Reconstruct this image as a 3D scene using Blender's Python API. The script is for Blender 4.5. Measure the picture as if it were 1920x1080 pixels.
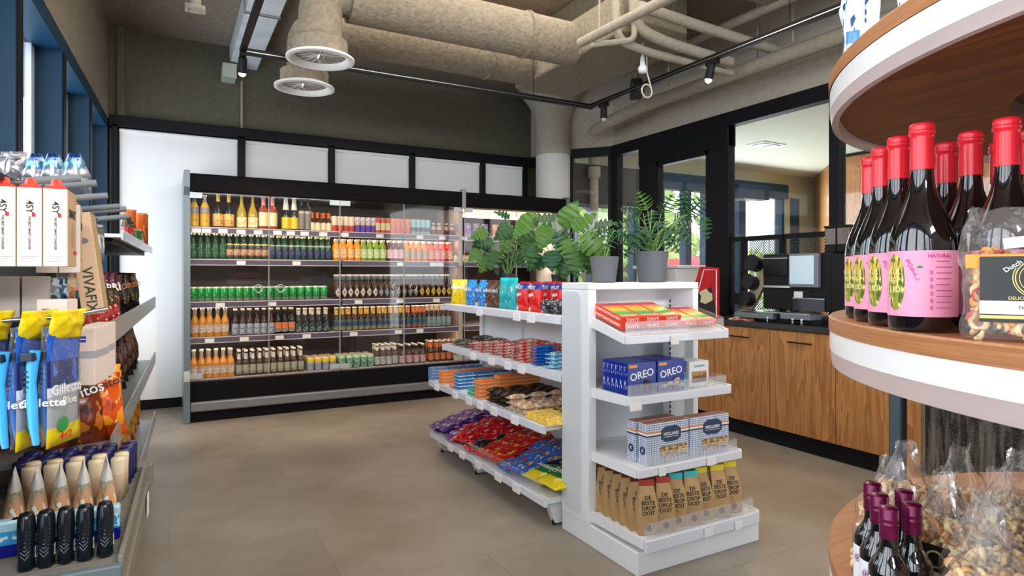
import bpy, bmesh, math, random
from math import pi, sin, cos, radians as R
from mathutils import Vector, Matrix, Euler, noise
SC = bpy.context.scene
COL = SC.collection
for o in list(bpy.data.objects): bpy.data.objects.remove(o)
rnd = random.Random(7)
# ---------------------------------------------------------------- camera
FPX, TH, EYE, HY = 1163.0, R(28.9), 1.21, 514.0
CT, ST = cos(TH), sin(TH)
cam = bpy.data.objects.new('camera', bpy.data.cameras.new('camera')); COL.objects.link(cam)
cam.location = (0, 0, EYE); cam.rotation_euler = (R(90), 0, -TH)
cam.data.sensor_width = 36; cam.data.lens = 36 * FPX / 1920; cam.data.shift_y = -(540 - HY) / 1920
cam.data.clip_start = .05; cam.data.clip_end = 200
SC.camera = cam
SC.view_settings.view_transform = 'Standard'; SC.view_settings.look = 'None'
SC.view_settings.gamma = 1; SC.view_settings.use_curve_mapping = False
SC.view_settings.exposure = 0.5
try:
    SC.cycles.max_bounces = 9; SC.cycles.transparent_max_bounces = 24; SC.cycles.diffuse_bounces = 4
    SC.cycles.caustics_reflective = False; SC.cycles.caustics_refractive = False
    SC.cycles.sample_clamp_indirect = 5
except Exception: pass
# ---------------------------------------------------------------- sky
w = bpy.data.worlds.new('sky'); SC.world = w; w.use_nodes = True
nt = w.node_tree; nt.nodes.clear()
out = nt.nodes.new('ShaderNodeOutputWorld'); bg = nt.nodes.new('ShaderNodeBackground')
tc = nt.nodes.new('ShaderNodeTexCoord'); nz = nt.nodes.new('ShaderNodeTexNoise'); nz.inputs['Scale'].default_value = 2.5
rp = nt.nodes.new('ShaderNodeValToRGB'); rp.color_ramp.elements[0].color = (.62, .80, 1, 1); rp.color_ramp.elements[1].color = (1, 1, 1, 1)
rp.color_ramp.elements[0].position = .35; rp.color_ramp.elements[1].position = .6
nt.links.new(tc.outputs['Generated'], nz.inputs['Vector']); nt.links.new(nz.outputs['Fac'], rp.inputs['Fac'])
nt.links.new(rp.outputs['Color'], bg.inputs['Color']); bg.inputs['Strength'].default_value = 3.0
nt.links.new(bg.outputs[0], out.inputs['Surface'])
# ---------------------------------------------------------------- lights
def area(name, loc, rot, sx, sy, power, color=(1, 1, 1), spread=180):
    l = bpy.data.lights.new(name, 'AREA'); l.shape = 'RECTANGLE'; l.size = sx; l.size_y = sy
    l.energy = power; l.color = color; l.spread = R(spread)
    o = bpy.data.objects.new(name, l); COL.objects.link(o); o.location = loc; o.rotation_euler = rot
    return o
def spot(name, loc, target, power, color, ang=60, blend=.6, size=.03):
    l = bpy.data.lights.new(name, 'SPOT'); l.energy = power; l.color = color; l.spot_size = R(ang); l.spot_blend = blend; l.shadow_soft_size = size
    o = bpy.data.objects.new(name, l); COL.objects.link(o); o.location = loc
    d = Vector(target) - Vector(loc); o.rotation_euler = d.to_track_quat('-Z', 'Y').to_euler()
    return o
# daylight through the left and far windows, with added fill in front and above
area('front_fill', (1.2, -2.45, 3.08), (R(66), 0, 0), 5.0, .5, 150, (.93, .96, 1))  # added fill lamp high before the closed front wall, no window there
area('daylight_left', (-1.15, 2.6, 1.5), (0, R(-90), 0), 2.2, 6.5, 42, (.82, .89, 1))
area('ceiling_fill', (1.6, 2.9, 3.2), (0, 0, 0), 2.6, 3.6, 62, (1, .92, .80))  # unseen area lamp added to brighten the room from above
area('ceiling_fill', (1.6, -1.0, 3.2), (0, 0, 0), 3.0, 2.0, 40, (1, .95, .88))  # second added overhead lamp, behind the camera
area('far_daylight', (6.6, 6.1, 1.6), (R(-90), 0, 0), 3.8, 1.9, 55, (.90, .97, 1))
area('far_ceiling_wash', (6.2, 4.2, 2.7), (0, 0, 0), 2.4, 2.4, 16, (1, .97, .85))
# ---------------------------------------------------------------- helpers
def cw(xr, zc): return (CT * xr + ST * zc, -ST * xr + CT * zc)
def onY(px, Y):
    d = (px - 960) / FPX; zc = Y / (CT - d * ST); return zc * (d * CT + ST)
def onX(px, X):
    d = (px - 960) / FPX; zc = X / (d * CT + ST); return zc * (CT - d * ST)
def zat(py, x, y): return EYE + (HY - py) / FPX * (ST * x + CT * y)
LA = -math.atan(.0315)
def LW(xl, y, z=0):   # frame of the slightly turned left facade: xl = distance from it
    return (-.46 + xl + (y - 6.45) * .0315, y - xl * .0315, z)

MATS = {}
def nodes(name):
    m = bpy.data.materials.new(name); m.use_nodes = True; t = m.node_tree
    return m, t, t.nodes['Principled BSDF']
def mat(name, c, rough=.5, metal=0, bump=0, bscale=60, var=0, vscale=8, spec=.5, emit=0, ecol=None, alpha=1, coat=0, trans=0, ior=1.45, sub=0):
    if name in MATS: return MATS[name]
    m, t, b = nodes(name)
    b.inputs['Base Color'].default_value = (*c, 1); b.inputs['Roughness'].default_value = rough; b.inputs['Metallic'].default_value = metal
    b.inputs['Specular IOR Level'].default_value = spec; b.inputs['Alpha'].default_value = alpha; b.inputs['IOR'].default_value = ior
    b.inputs['Coat Weight'].default_value = coat; b.inputs['Transmission Weight'].default_value = trans
    if sub: b.inputs['Subsurface Weight'].default_value = sub; b.inputs['Subsurface Scale'].default_value = .02
    if emit: b.inputs['Emission Color'].default_value = (*(ecol or c), 1); b.inputs['Emission Strength'].default_value = emit
    if bump or var:
        co = t.nodes.new('ShaderNodeTexCoord')
    if bump:
        n = t.nodes.new('ShaderNodeTexNoise'); n.inputs['Scale'].default_value = bscale; n.inputs['Detail'].default_value = 4
        bp = t.nodes.new('ShaderNodeBump'); bp.inputs['Strength'].default_value = bump; bp.inputs['Distance'].default_value = .01
        t.links.new(co.outputs['Object'], n.inputs['Vector']); t.links.new(n.outputs['Fac'], bp.inputs['Height']); t.links.new(bp.outputs[0], b.inputs['Normal'])
    if var:
        n = t.nodes.new('ShaderNodeTexNoise'); n.inputs['Scale'].default_value = vscale; n.inputs['Detail'].default_value = 6
        r = t.nodes.new('ShaderNodeValToRGB'); e = r.color_ramp.elements
        e[0].position = .3; e[1].position = .7
        e[0].color = (*[x * (1 - var) for x in c], 1); e[1].color = (*[min(1, x * (1 + var)) for x in c], 1)
        t.links.new(co.outputs['Object'], n.inputs['Vector']); t.links.new(n.outputs['Fac'], r.inputs['Fac']); t.links.new(r.outputs[0], b.inputs['Base Color'])
    MATS[name] = m; return m
def hexc(h):
    h = h.lstrip('#'); v = [int(h[i:i + 2], 16) / 255 for i in (0, 2, 4)]
    return tuple(x / 12.92 if x <= .04045 else ((x + .055) / 1.055) ** 2.4 for x in v)
def pm(name, bands, blobs=None, rough=.32, axis='Z', blobz=None, metal=0, bump=0, sheen=0):
    """printed packaging: bands = [(from, colour)] along a Generated axis, blobs = (colour, scale, cut)"""
    if name in MATS: return MATS[name]
    m, t, b = nodes(name); b.inputs['Roughness'].default_value = rough; b.inputs['Metallic'].default_value = metal
    co = t.nodes.new('ShaderNodeTexCoord'); sp = t.nodes.new('ShaderNodeSeparateXYZ'); t.links.new(co.outputs['Generated'], sp.inputs[0])
    r = t.nodes.new('ShaderNodeValToRGB'); cr = r.color_ramp; cr.interpolation = 'CONSTANT'
    bands = [(p, hexc(c) if isinstance(c, str) else c) for p, c in bands]
    cr.elements[0].position = 0; cr.elements[0].color = (*bands[0][1], 1)
    if len(bands) == 1: cr.elements[1].color = (*bands[0][1], 1)
    else:
        cr.elements[1].position = bands[1][0]; cr.elements[1].color = (*bands[1][1], 1)
        for p, c in bands[2:]:
            e = cr.elements.new(p); e.color = (*c, 1)
    t.links.new(sp.outputs[axis], r.inputs['Fac']); last = r.outputs[0]
    for bi, bl in enumerate(blobs or []):
        c, s, cut = bl[:3]; z0, z1 = bl[3] if len(bl) > 3 else (0, 1)
        c = hexc(c) if isinstance(c, str) else c
        v = t.nodes.new('ShaderNodeTexNoise'); v.inputs['Scale'].default_value = s; v.inputs['Detail'].default_value = 1.5
        mp = t.nodes.new('ShaderNodeMapping'); mp.inputs['Location'].default_value = (bi * 3.3, bi * 1.7, bi)
        t.links.new(co.outputs['Generated'], mp.inputs[0]); t.links.new(mp.outputs[0], v.inputs['Vector'])
        g = t.nodes.new('ShaderNodeMath'); g.operation = 'GREATER_THAN'; g.inputs[1].default_value = cut
        t.links.new(v.outputs['Fac'], g.inputs[0]); fac = g.outputs[0]
        if (z0, z1) != (0, 1):
            a = t.nodes.new('ShaderNodeMath'); a.operation = 'GREATER_THAN'; a.inputs[1].default_value = z0; t.links.new(sp.outputs[axis], a.inputs[0])
            d = t.nodes.new('ShaderNodeMath'); d.operation = 'LESS_THAN'; d.inputs[1].default_value = z1; t.links.new(sp.outputs[axis], d.inputs[0])
            e = t.nodes.new('ShaderNodeMath'); e.operation = 'MULTIPLY'; t.links.new(a.outputs[0], e.inputs[0]); t.links.new(d.outputs[0], e.inputs[1])
            f = t.nodes.new('ShaderNodeMath'); f.operation = 'MULTIPLY'; t.links.new(e.outputs[0], f.inputs[0]); t.links.new(fac, f.inputs[1]); fac = f.outputs[0]
        mx = t.nodes.new('ShaderNodeMix'); mx.data_type = 'RGBA'; t.links.new(fac, mx.inputs['Factor']); t.links.new(last, mx.inputs['A'])
        mx.inputs['B'].default_value = (*c, 1); last = mx.outputs['Result']
    t.links.new(last, b.inputs['Base Color'])
    if bump:
        n = t.nodes.new('ShaderNodeTexNoise'); n.inputs['Scale'].default_value = 6; n.inputs['Detail'].default_value = 2
        bp = t.nodes.new('ShaderNodeBump'); bp.inputs['Strength'].default_value = bump; bp.inputs['Distance'].default_value = .02
        t.links.new(co.outputs['Generated'], n.inputs['Vector']); t.links.new(n.outputs['Fac'], bp.inputs['Height']); t.links.new(bp.outputs[0], b.inputs['Normal'])
    MATS[name] = m; return m
def wood(name, c1, c2, axis=2, scale=1.0, rough=.42):
    if name in MATS: return MATS[name]
    m, t, b = nodes(name); b.inputs['Roughness'].default_value = rough
    co = t.nodes.new('ShaderNodeTexCoord'); mp = t.nodes.new('ShaderNodeMapping')
    s = [7 * scale] * 3; s[axis] = .55 * scale; mp.inputs['Scale'].default_value = s
    t.links.new(co.outputs['Object'], mp.inputs[0])
    n = t.nodes.new('ShaderNodeTexNoise'); n.inputs['Scale'].default_value = 1.1; n.inputs['Detail'].default_value = 3; n.inputs['Distortion'].default_value = .6
    t.links.new(mp.outputs[0], n.inputs['Vector'])
    ml = t.nodes.new('ShaderNodeMath'); ml.operation = 'MULTIPLY'; ml.inputs[1].default_value = 9
    sn = t.nodes.new('ShaderNodeMath'); sn.operation = 'FRACT'
    t.links.new(n.outputs['Fac'], ml.inputs[0]); t.links.new(ml.outputs[0], sn.inputs[0])
    f = t.nodes.new('ShaderNodeTexNoise'); f.inputs['Scale'].default_value = 14; f.inputs['Detail'].default_value = 5
    mp2 = t.nodes.new('ShaderNodeMapping'); s2 = [14.] * 3; s2[axis] = .6; mp2.inputs['Scale'].default_value = s2
    t.links.new(co.outputs['Object'], mp2.inputs[0]); t.links.new(mp2.outputs[0], f.inputs['Vector'])
    ad = t.nodes.new('ShaderNodeMath'); ad.operation = 'MULTIPLY_ADD'; ad.inputs[1].default_value = .45; t.links.new(sn.outputs[0], ad.inputs[0])
    m3 = t.nodes.new('ShaderNodeMath'); m3.operation = 'MULTIPLY'; m3.inputs[1].default_value = .75; t.links.new(f.outputs['Fac'], m3.inputs[0]); t.links.new(m3.outputs[0], ad.inputs[2])
    r = t.nodes.new('ShaderNodeValToRGB'); e = r.color_ramp.elements; e[0].position = .2; e[1].position = .85
    e[0].color = (*c1, 1); e[1].color = (*c2, 1)
    t.links.new(ad.outputs[0], r.inputs['Fac']); t.links.new(r.outputs[0], b.inputs['Base Color'])
    MATS[name] = m; return m
def film(name, tint=(1, 1, 1), opac=.12, rough=.03, ior=1.45, bump=0, bscale=30, tintc=(1, 1, 1)):
    """clear sheet: see-through with a fresnel reflection"""
    if name in MATS: return MATS[name]
    m = bpy.data.materials.new(name); m.use_nodes = True; t = m.node_tree; t.nodes.clear()
    o = t.nodes.new('ShaderNodeOutputMaterial'); tr = t.nodes.new('ShaderNodeBsdfTransparent'); tr.inputs[0].default_value = (*tintc, 1)
    gl = t.nodes.new('ShaderNodeBsdfGlossy'); gl.inputs['Roughness'].default_value = rough; gl.inputs['Color'].default_value = (1, 1, 1, 1)
    lw = t.nodes.new('ShaderNodeLayerWeight'); lw.inputs['Blend'].default_value = .5
    pw = t.nodes.new('ShaderNodeMath'); pw.operation = 'POWER'; pw.inputs[1].default_value = 4.5; t.links.new(lw.outputs['Facing'], pw.inputs[0])
    fr = t.nodes.new('ShaderNodeMath'); fr.operation = 'MULTIPLY_ADD'; fr.inputs[1].default_value = .9; fr.inputs[2].default_value = ((ior - 1) / (ior + 1)) ** 2
    t.links.new(pw.outputs[0], fr.inputs[0])
    mx = t.nodes.new('ShaderNodeMixShader'); t.links.new(fr.outputs[0], mx.inputs[0]); t.links.new(tr.outputs[0], mx.inputs[1]); t.links.new(gl.outputs[0], mx.inputs[2])
    df = t.nodes.new('ShaderNodeBsdfDiffuse'); df.inputs[0].default_value = (*tint, 1)
    m2 = t.nodes.new('ShaderNodeMixShader'); m2.inputs[0].default_value = opac
    t.links.new(mx.outputs[0], m2.inputs[1]); t.links.new(df.outputs[0], m2.inputs[2]); t.links.new(m2.outputs[0], o.inputs[0])
    if bump:
        co = t.nodes.new('ShaderNodeTexCoord'); n = t.nodes.new('ShaderNodeTexNoise'); n.inputs['Scale'].default_value = bscale; n.inputs['Detail'].default_value = 3
        bp = t.nodes.new('ShaderNodeBump'); bp.inputs['Strength'].default_value = bump; bp.inputs['Distance'].default_value = .01
        t.links.new(co.outputs['Object'], n.inputs['Vector']); t.links.new(n.outputs['Fac'], bp.inputs['Height'])
        t.links.new(bp.outputs[0], gl.inputs['Normal']); t.links.new(bp.outputs[0], lw.inputs['Normal'])
    MATS[name] = m; return m

class MB:
    def __init__(s): s.v = []; s.f = []; s.m = []; s.s = []
    def add(s, vs, fs, mi=0, sm=False, M=None):
        b = len(s.v)
        s.v += [tuple(M @ Vector(p)) if M else tuple(p) for p in vs]
        for f in fs: s.f.append([b + i for i in f]); s.m.append(mi); s.s.append(sm)
        return s
    def box(s, x0, x1, y0, y1, z0, z1, mi=0, M=None):
        v = [(x0, y0, z0), (x1, y0, z0), (x1, y1, z0), (x0, y1, z0), (x0, y0, z1), (x1, y0, z1), (x1, y1, z1), (x0, y1, z1)]
        f = [(0, 3, 2, 1), (4, 5, 6, 7), (0, 1, 5, 4), (1, 2, 6, 5), (2, 3, 7, 6), (3, 0, 4, 7)]
        return s.add(v, f, mi, False, M)
    def lathe(s, prof, seg=24, mi=0, M=None, sm=True):
        vs = []; fs = []; n = len(prof)
        for i in range(seg):
            a = 2 * pi * i / seg
            for r, z in prof: vs.append((r * cos(a), r * sin(a), z))
        for i in range(seg):
            j = (i + 1) % seg
            for k in range(n - 1):
                if prof[k][0] == 0 and prof[k + 1][0] == 0: continue
                fs.append((i * n + k, j * n + k, j * n + k + 1, i * n + k + 1))
        return s.add(vs, fs, mi, sm, M)
    def disc(s, r, z, seg=24, mi=0, up=True, M=None):
        vs = [(r * cos(2 * pi * i / seg), r * sin(2 * pi * i / seg), z) for i in range(seg)]
        return s.add(vs, [list(range(seg)) if up else list(range(seg))[::-1]], mi, False, M)
    def prism(s, poly, z0, z1, mi=0, M=None, sm=False):
        n = len(poly)
        a = sum(poly[i][0] * poly[(i + 1) % n][1] - poly[(i + 1) % n][0] * poly[i][1] for i in range(n))
        if a < 0: poly = poly[::-1]
        s.add([(x, y, z0) for x, y in poly] + [(x, y, z1) for x, y in poly],
              [list(range(n))[::-1], [n + i for i in range(n)]], mi, False, M)
        s.add([(x, y, z0) for x, y in poly] + [(x, y, z1) for x, y in poly],
              [(i, (i + 1) % n, n + (i + 1) % n, n + i) for i in range(n)], mi, sm, M)
        return s
    def tube(s, pts, r, seg=10, mi=0, M=None, cap=True):
        pts = [Vector(p) for p in pts]; n = len(pts); vs = []; fs = []
        rr = r if isinstance(r, (list, tuple)) else [r] * n
        prev = None
        for i, p in enumerate(pts):
            d = (pts[min(i + 1, n - 1)] - pts[max(i - 1, 0)]).normalized()
            if prev is None:
                u = d.orthogonal().normalized()
            else:
                u = (prev - d * prev.dot(d)); u = u.normalized() if u.length > 1e-6 else d.orthogonal().normalized()
            prev = u; w_ = d.cross(u)
            for k in range(seg):
                a = 2 * pi * k / seg; vs.append(p + (u * cos(a) + w_ * sin(a)) * rr[i])
        for i in range(n - 1):
            for k in range(seg):
                k2 = (k + 1) % seg; fs.append((i * seg + k, i * seg + k2, (i + 1) * seg + k2, (i + 1) * seg + k))
        s.add(vs, fs, mi, True, M)
        if cap:
            s.add(vs[:seg], [list(range(seg))[::-1]], mi, False, M); s.add(vs[-seg:], [list(range(seg))], mi, False, M)
        return s
    def ball(s, c, r, seg=10, rings=6, mi=0, sq=(1, 1, 1), M=None):
        vs = []; fs = []
        for i in range(rings + 1):
            p = pi * i / rings
            for k in range(seg):
                a = 2 * pi * k / seg
                vs.append((c[0] + r * sq[0] * sin(p) * cos(a), c[1] + r * sq[1] * sin(p) * sin(a), c[2] + r * sq[2] * cos(p)))
        for i in range(rings):
            for k in range(seg):
                k2 = (k + 1) % seg; fs.append((i * seg + k, (i + 1) * seg + k, (i + 1) * seg + k2, i * seg + k2))
        return s.add(vs, fs, mi, True, M)
    def build(s, name, mats, parent=None, loc=(0, 0, 0), rot=(0, 0, 0), bevel=0, bseg=2, kind=None, weld=False):
        me = bpy.data.meshes.new(name); me.from_pydata(s.v, [], s.f)
        if not isinstance(mats, (list, tuple)): mats = [mats]
        for m in mats: me.materials.append(m)
        me.polygons.foreach_set('material_index', s.m); me.polygons.foreach_set('use_smooth', s.s)
        if weld:
            bm = bmesh.new(); bm.from_mesh(me); bmesh.ops.remove_doubles(bm, verts=bm.verts, dist=1e-5); bm.to_mesh(me); bm.free()
        me.update()
        o = bpy.data.objects.new(name, me); COL.objects.link(o); o.location = loc; o.rotation_euler = rot
        if parent: o.parent = parent
        if bevel:
            b = o.modifiers.new('b', 'BEVEL'); b.width = bevel; b.segments = bseg; b.limit_method = 'ANGLE'; b.angle_limit = R(40)
        if kind: o['kind'] = kind
        return o
def tag(o, label, cat, group=None):
    o['label'] = label; o['category'] = cat
    if group: o['group'] = group
    return o
def thing(name, label, cat, loc=(0, 0, 0), rz=0, group=None, rot=None):
    o = bpy.data.objects.new(name, None); COL.objects.link(o); o.empty_display_size = .05
    o.location = loc; o.rotation_euler = rot or (0, 0, rz)
    return tag(o, label, cat, group)
def struct(name, mb, m, **k): return mb.build(name, m, kind='structure', **k)
KIDS = {}
def dup(root, loc, rot=None, label=None, group=None, parent=None):
    c = root.copy(); COL.objects.link(c)
    if parent is not None: c.parent = parent; c.matrix_parent_inverse = root.matrix_parent_inverse.copy()
    if loc is not None: c.location = loc
    if rot is not None: c.rotation_euler = rot
    if label: c['label'] = label
    if group: c['group'] = group
    if root.name not in KIDS: KIDS[root.name] = list(root.children)
    for ch in KIDS[root.name]: dup(ch, None, parent=c)
    return c
class Proto:
    """a thing built once, moved on its first use and copied afterwards"""
    def __init__(s, make): s.make = make; s.o = None; s.used = False; s.sc = None
    def place(s, loc, rot=(0, 0, 0), label='', group=None, scale=None):
        if s.o is None: s.o = s.make(); KIDS[s.o.name] = list(s.o.children)
        if not s.used:
            s.used = True; o = s.o; o.location = loc; o.rotation_euler = rot; o['label'] = label
            if group: o['group'] = group
            elif 'group' in o: del o['group']
        else:
            o = dup(s.o, loc, rot, label, group)
        if scale: o.scale = scale
        return o
W20 = 'first second third fourth fifth sixth seventh eighth ninth tenth eleventh twelfth thirteenth fourteenth fifteenth sixteenth seventeenth eighteenth nineteenth twentieth'.split()
TENS = ['', '', 'twenty', 'thirty', 'forty', 'fifty', 'sixty']
def ordn(n):
    if n <= 20: return W20[n - 1]
    t, u = divmod(n, 10)
    return (TENS[t][:-1] + 'ieth') if u == 0 else TENS[t] + '-' + W20[u - 1]
CUR = {}
def text(s, size, m, parent, loc, rot=(0, 0, 0), name='lettering', ext=.0002, sx=1, align='CENTER', sp=1):
    key = (s, size, m.name, ext, align, sp)
    if key not in CUR:
        c = bpy.data.curves.new('lettering', 'FONT'); c.body = s; c.size = size; c.extrude = ext; c.align_x = align; c.align_y = 'CENTER'
        c.space_line = .85; c.space_character = sp; c.offset = size * .012; c.resolution_u = 3; 
        tmp = bpy.data.objects.new('lettering', c); COL.objects.link(tmp); me = bpy.data.meshes.new_from_object(tmp); me.materials.clear(); me.materials.append(m)
        bpy.data.objects.remove(tmp); bpy.data.curves.remove(c); CUR[key] = me
    o = bpy.data.objects.new(name, CUR[key]); COL.objects.link(o); o.parent = parent; o.location = loc; o.rotation_euler = rot; o.scale = (sx, 1, 1)
    return o
FACE = (R(90), 0, 0)       # text facing -Y
# ---------------------------------------------------------------- materials
M_black = mat('black_metal', (.008, .0085, .009), .45, spec=.22)
M_frame = mat('black_frame', (.0065, .007, .009), .5, spec=.2)
M_navy = mat('navy_frame', (.006, .040, .085), .4, spec=.3)
M_fin = mat('blue_fin', (.004, .028, .058), .5, spec=.3)
M_white = mat('white_enamel', (.78, .79, .80), .35)
M_whitep = mat('white_side_panel', (.62, .65, .68), .45)
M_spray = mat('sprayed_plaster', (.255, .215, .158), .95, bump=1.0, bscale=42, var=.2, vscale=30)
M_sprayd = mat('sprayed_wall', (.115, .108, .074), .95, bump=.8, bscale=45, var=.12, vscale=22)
M_pipe = mat('painted_pipe', (.34, .30, .235), .85, bump=.6, bscale=60, var=.1, vscale=30)
M_alu = mat('aluminium_rail', (.55, .57, .6), .32, 1)
M_steel = mat('steel', (.5, .5, .5), .25, 1)
M_galv = mat('galvanised_duct', (.72, .79, .83), .45, .1, var=.12, vscale=6)
M_strip = mat('clear_price_strip', (.72, .73, .80), .18, coat=.4)
M_stripd = mat('smoky_price_strip', (.10, .085, .13), .2)
M_tag = mat('paper_price_tag', (.85, .83, .82), .6)
M_glass = film('window_glass', opac=.004, tint=(.7, .8, .8))
M_door = film('cooler_door_glass', opac=0, ior=1.38, tint=(.5, .6, .6))
M_clear = film('clear_acrylic', opac=.06, tint=(.9, .92, .95), rough=.06)
M_oak = wood('oak_door', hexc('#7d4f28'), hexc('#b9824c'), 2)
M_oakx = wood('oak_ring', hexc('#a2693f'), hexc('#b98155'), 0, 1.2)
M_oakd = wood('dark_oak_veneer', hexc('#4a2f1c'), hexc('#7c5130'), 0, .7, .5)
M_ink = mat('black_ink', (.02, .02, .02), .5)
M_wink = mat('white_ink', (.9, .9, .9), .5)
M_rink = mat('red_ink', (.7, .02, .03), .5)
M_gold = mat('gold_ink', (.65, .52, .16), .4)
# ================================================================ SETTING
def floor_mat():
    m, t, b = nodes('floor_concrete'); b.inputs['Roughness'].default_value = .36
    co = t.nodes.new('ShaderNodeTexCoord')
    n = t.nodes.new('ShaderNodeTexNoise'); n.inputs['Scale'].default_value = .9; n.inputs['Detail'].default_value = 8; n.inputs['Roughness'].default_value = .62
    t.links.new(co.outputs['Object'], n.inputs['Vector'])
    r = t.nodes.new('ShaderNodeValToRGB'); e = r.color_ramp.elements
    e[0].position = .36; e[0].color = (.205, .160, .115, 1); e[1].position = .64; e[1].color = (.34, .30, .25, 1)
    t.links.new(n.outputs['Fac'], r.inputs['Fac'])
    br = t.nodes.new('ShaderNodeTexBrick'); br.offset = .5; br.inputs['Color1'].default_value = (1, 1, 1, 1); br.inputs['Color2'].default_value = (.93, .93, .93, 1)
    br.inputs['Mortar'].default_value = (.72, .72, .70, 1); br.inputs['Scale'].default_value = 1; br.inputs['Mortar Size'].default_value = .0025
    br.inputs['Brick Width'].default_value = 1.2; br.inputs['Row Height'].default_value = .6
    t.links.new(co.outputs['Object'], br.inputs['Vector'])
    mx = t.nodes.new('ShaderNodeMix'); mx.data_type = 'RGBA'; mx.blend_type = 'MULTIPLY'; mx.inputs['Factor'].default_value = 1
    t.links.new(r.outputs[0], mx.inputs['A']); t.links.new(br.outputs['Color'], mx.inputs['B']); t.links.new(mx.outputs['Result'], b.inputs['Base Color'])
    n2 = t.nodes.new('ShaderNodeTexNoise'); n2.inputs['Scale'].default_value = 5; n2.inputs['Detail'].default_value = 6
    mr = t.nodes.new('ShaderNodeMapRange'); mr.inputs['To Min'].default_value = .26; mr.inputs['To Max'].default_value = .5
    t.links.new(co.outputs['Object'], n2.inputs['Vector']); t.links.new(n2.outputs['Fac'], mr.inputs['Value']); t.links.new(mr.outputs[0], b.inputs['Roughness'])
    return m
M_floor = floor_mat()
BW = 6.45; CZ = 3.37; PX = 4.3; TZ = 2.62   # back wall, ceiling height, partition plane, partition head
struct('floor', MB().box(-1.0, 9.6, -2.6, 6.65, -.1, 0), M_floor)
struct('ceiling', MB().box(-1.0, 4.6, -2.6, 6.65, CZ, CZ + .12), M_spray)
struct('wall_front', MB().box(-1.0, 4.5, -2.75, -2.6, 0, CZ), mat('front_wall_paint', (.25, .25, .24), .7))  # unseen, added to keep the bright sky out of the door reflections
# back wall: sprayed upper part, blinds under a black head rail
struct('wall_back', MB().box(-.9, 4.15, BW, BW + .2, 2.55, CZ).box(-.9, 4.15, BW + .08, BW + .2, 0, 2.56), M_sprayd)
struct('baseboard_back', MB().box(-.4, 3.95, BW - .03, BW + .06, 0, .075), M_frame)
fr = MB(); fr.box(-.46, 3.95, BW - .05, BW + .06, 2.50, 2.60)
cuts = [onY(p, 6.42) for p in (222, 453, 622, 773, 905, 985)]
cuts[0] = -.42
for i, c in enumerate(cuts):
    w_ = .022 if i not in (1, 2, 3, 4) else .03
    fr.box(c - w_, c + w_, BW - .05, BW + .06, 0.0, 2.52)
struct('trim_back', fr, M_frame, bevel=.002)
M_blind = mat('blind_fabric', (.88, .88, .86), .85, bump=.15, bscale=400)
M_bchain = mat('blind_chain', (.8, .8, .8), .4)
pos = ['leftmost and tallest', 'second from left', 'middle', 'fourth from left', 'rightmost']
for i in range(5):
    a, b_ = cuts[i] + .035, cuts[i + 1] - .035
    t_ = thing('roller_blind', 'lowered white roller blind on back wall, ' + pos[i] + ' of five', 'roller blind', ((a + b_) / 2, BW - .012, 0))
    hw = (b_ - a) / 2
    MB().box(-hw, hw, 0, .006, .085, 2.47).build('blind_cloth', M_blind, t_)
    MB().tube([(-hw, 0, 2.475), (hw, 0, 2.475)], .018, 12).build('roller_tube', M_blind, t_)
    MB().tube([(hw - .012, -.022, 2.46), (hw - .012, -.022, 1.5)], .0022, 6).build('pull_chain', M_bchain, t_)
# sprayed pier beside the bulkhead and a thin conduit
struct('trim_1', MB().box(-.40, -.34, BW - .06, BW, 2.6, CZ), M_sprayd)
tag(MB().tube([(onY(454, 6.40), 6.425, 3.05), (onY(454, 6.40), 6.425, 2.02)], .011, 8).build('conduit', mat('conduit_paint', (.34, .32, .26), .6)), 'thin grey conduit running down the back wall beside the tall blind', 'conduit')
# left facade (slightly turned): bulkhead, mullion fins, glass
LM = Matrix.Translation((-.46, 6.45, 0)) @ Matrix.Rotation(LA, 4, 'Z') @ Matrix.Translation((0, -6.45, 0))
struct('wall_left', MB().box(-.5, 0, -2.6, 6.5, 2.56, CZ, 0, LM), M_spray)
struct('trim_2', MB().box(-.22, -.005, -2.6, 6.5, 2.47, 2.56, 0, LM), M_navy)
struct('wall_left_lower', MB().box(-.24, -.10, -2.6, 6.5, 0, .5, 0, LM), M_navy)
M_sill = mat('pale_window_edge', (.55, .62, .68), .4)
k = 0
for yy in (6.36, 5.34, 4.32, 3.30, 2.28, 1.26, .24, -.78, -1.8):
    k += 1
    f = MB().box(-.16, -.10, yy - .02, yy + .05, 0, 2.47, 0, LM)
    root = f.build('window_%d' % k, M_frame, kind='structure')
    MB().box(-.16, -.005, yy - .025, yy, 0, 2.47, 0, LM).build('window_fin', M_fin, root)
    MB().box(-.012, 0, yy, yy + .085, 0, 2.47, 0, LM).build('fin_edge', M_frame, root)
    MB().box(-.16, -.13, yy - .10, yy - .025, 0, 2.47, 0, LM).build('window_frame', M_sill, root)
    MB().box(-.15, -.142, yy + .05, yy + .92, .5, 2.47, 0, LM).build('pane', M_glass, root)
# round column with flared head
M_bulk = mat('bulkhead_plaster', (.40, .365, .295), .92, bump=.5, bscale=40, var=.08, vscale=25)
CX, CY = 3.82, 5.95
prof = [(.20, 0), (.20, 2.90), (.21, 2.98), (.24, 3.06), (.30, 3.15), (.37, 3.25), (.42, 3.37)]
M_colw = mat('column_white', (.66, .66, .63), .7)
mb = MB(); mb.lathe([(.197, 0), (.197, 2.55)], 40, 1).lathe([(.203, 2.55)] + prof[1:], 40, 0).lathe([(.197, 2.55), (.203, 2.55)], 40, 0)
struct('trim_3', mb, [M_bulk, M_colw], loc=(CX, CY, 0))
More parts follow.
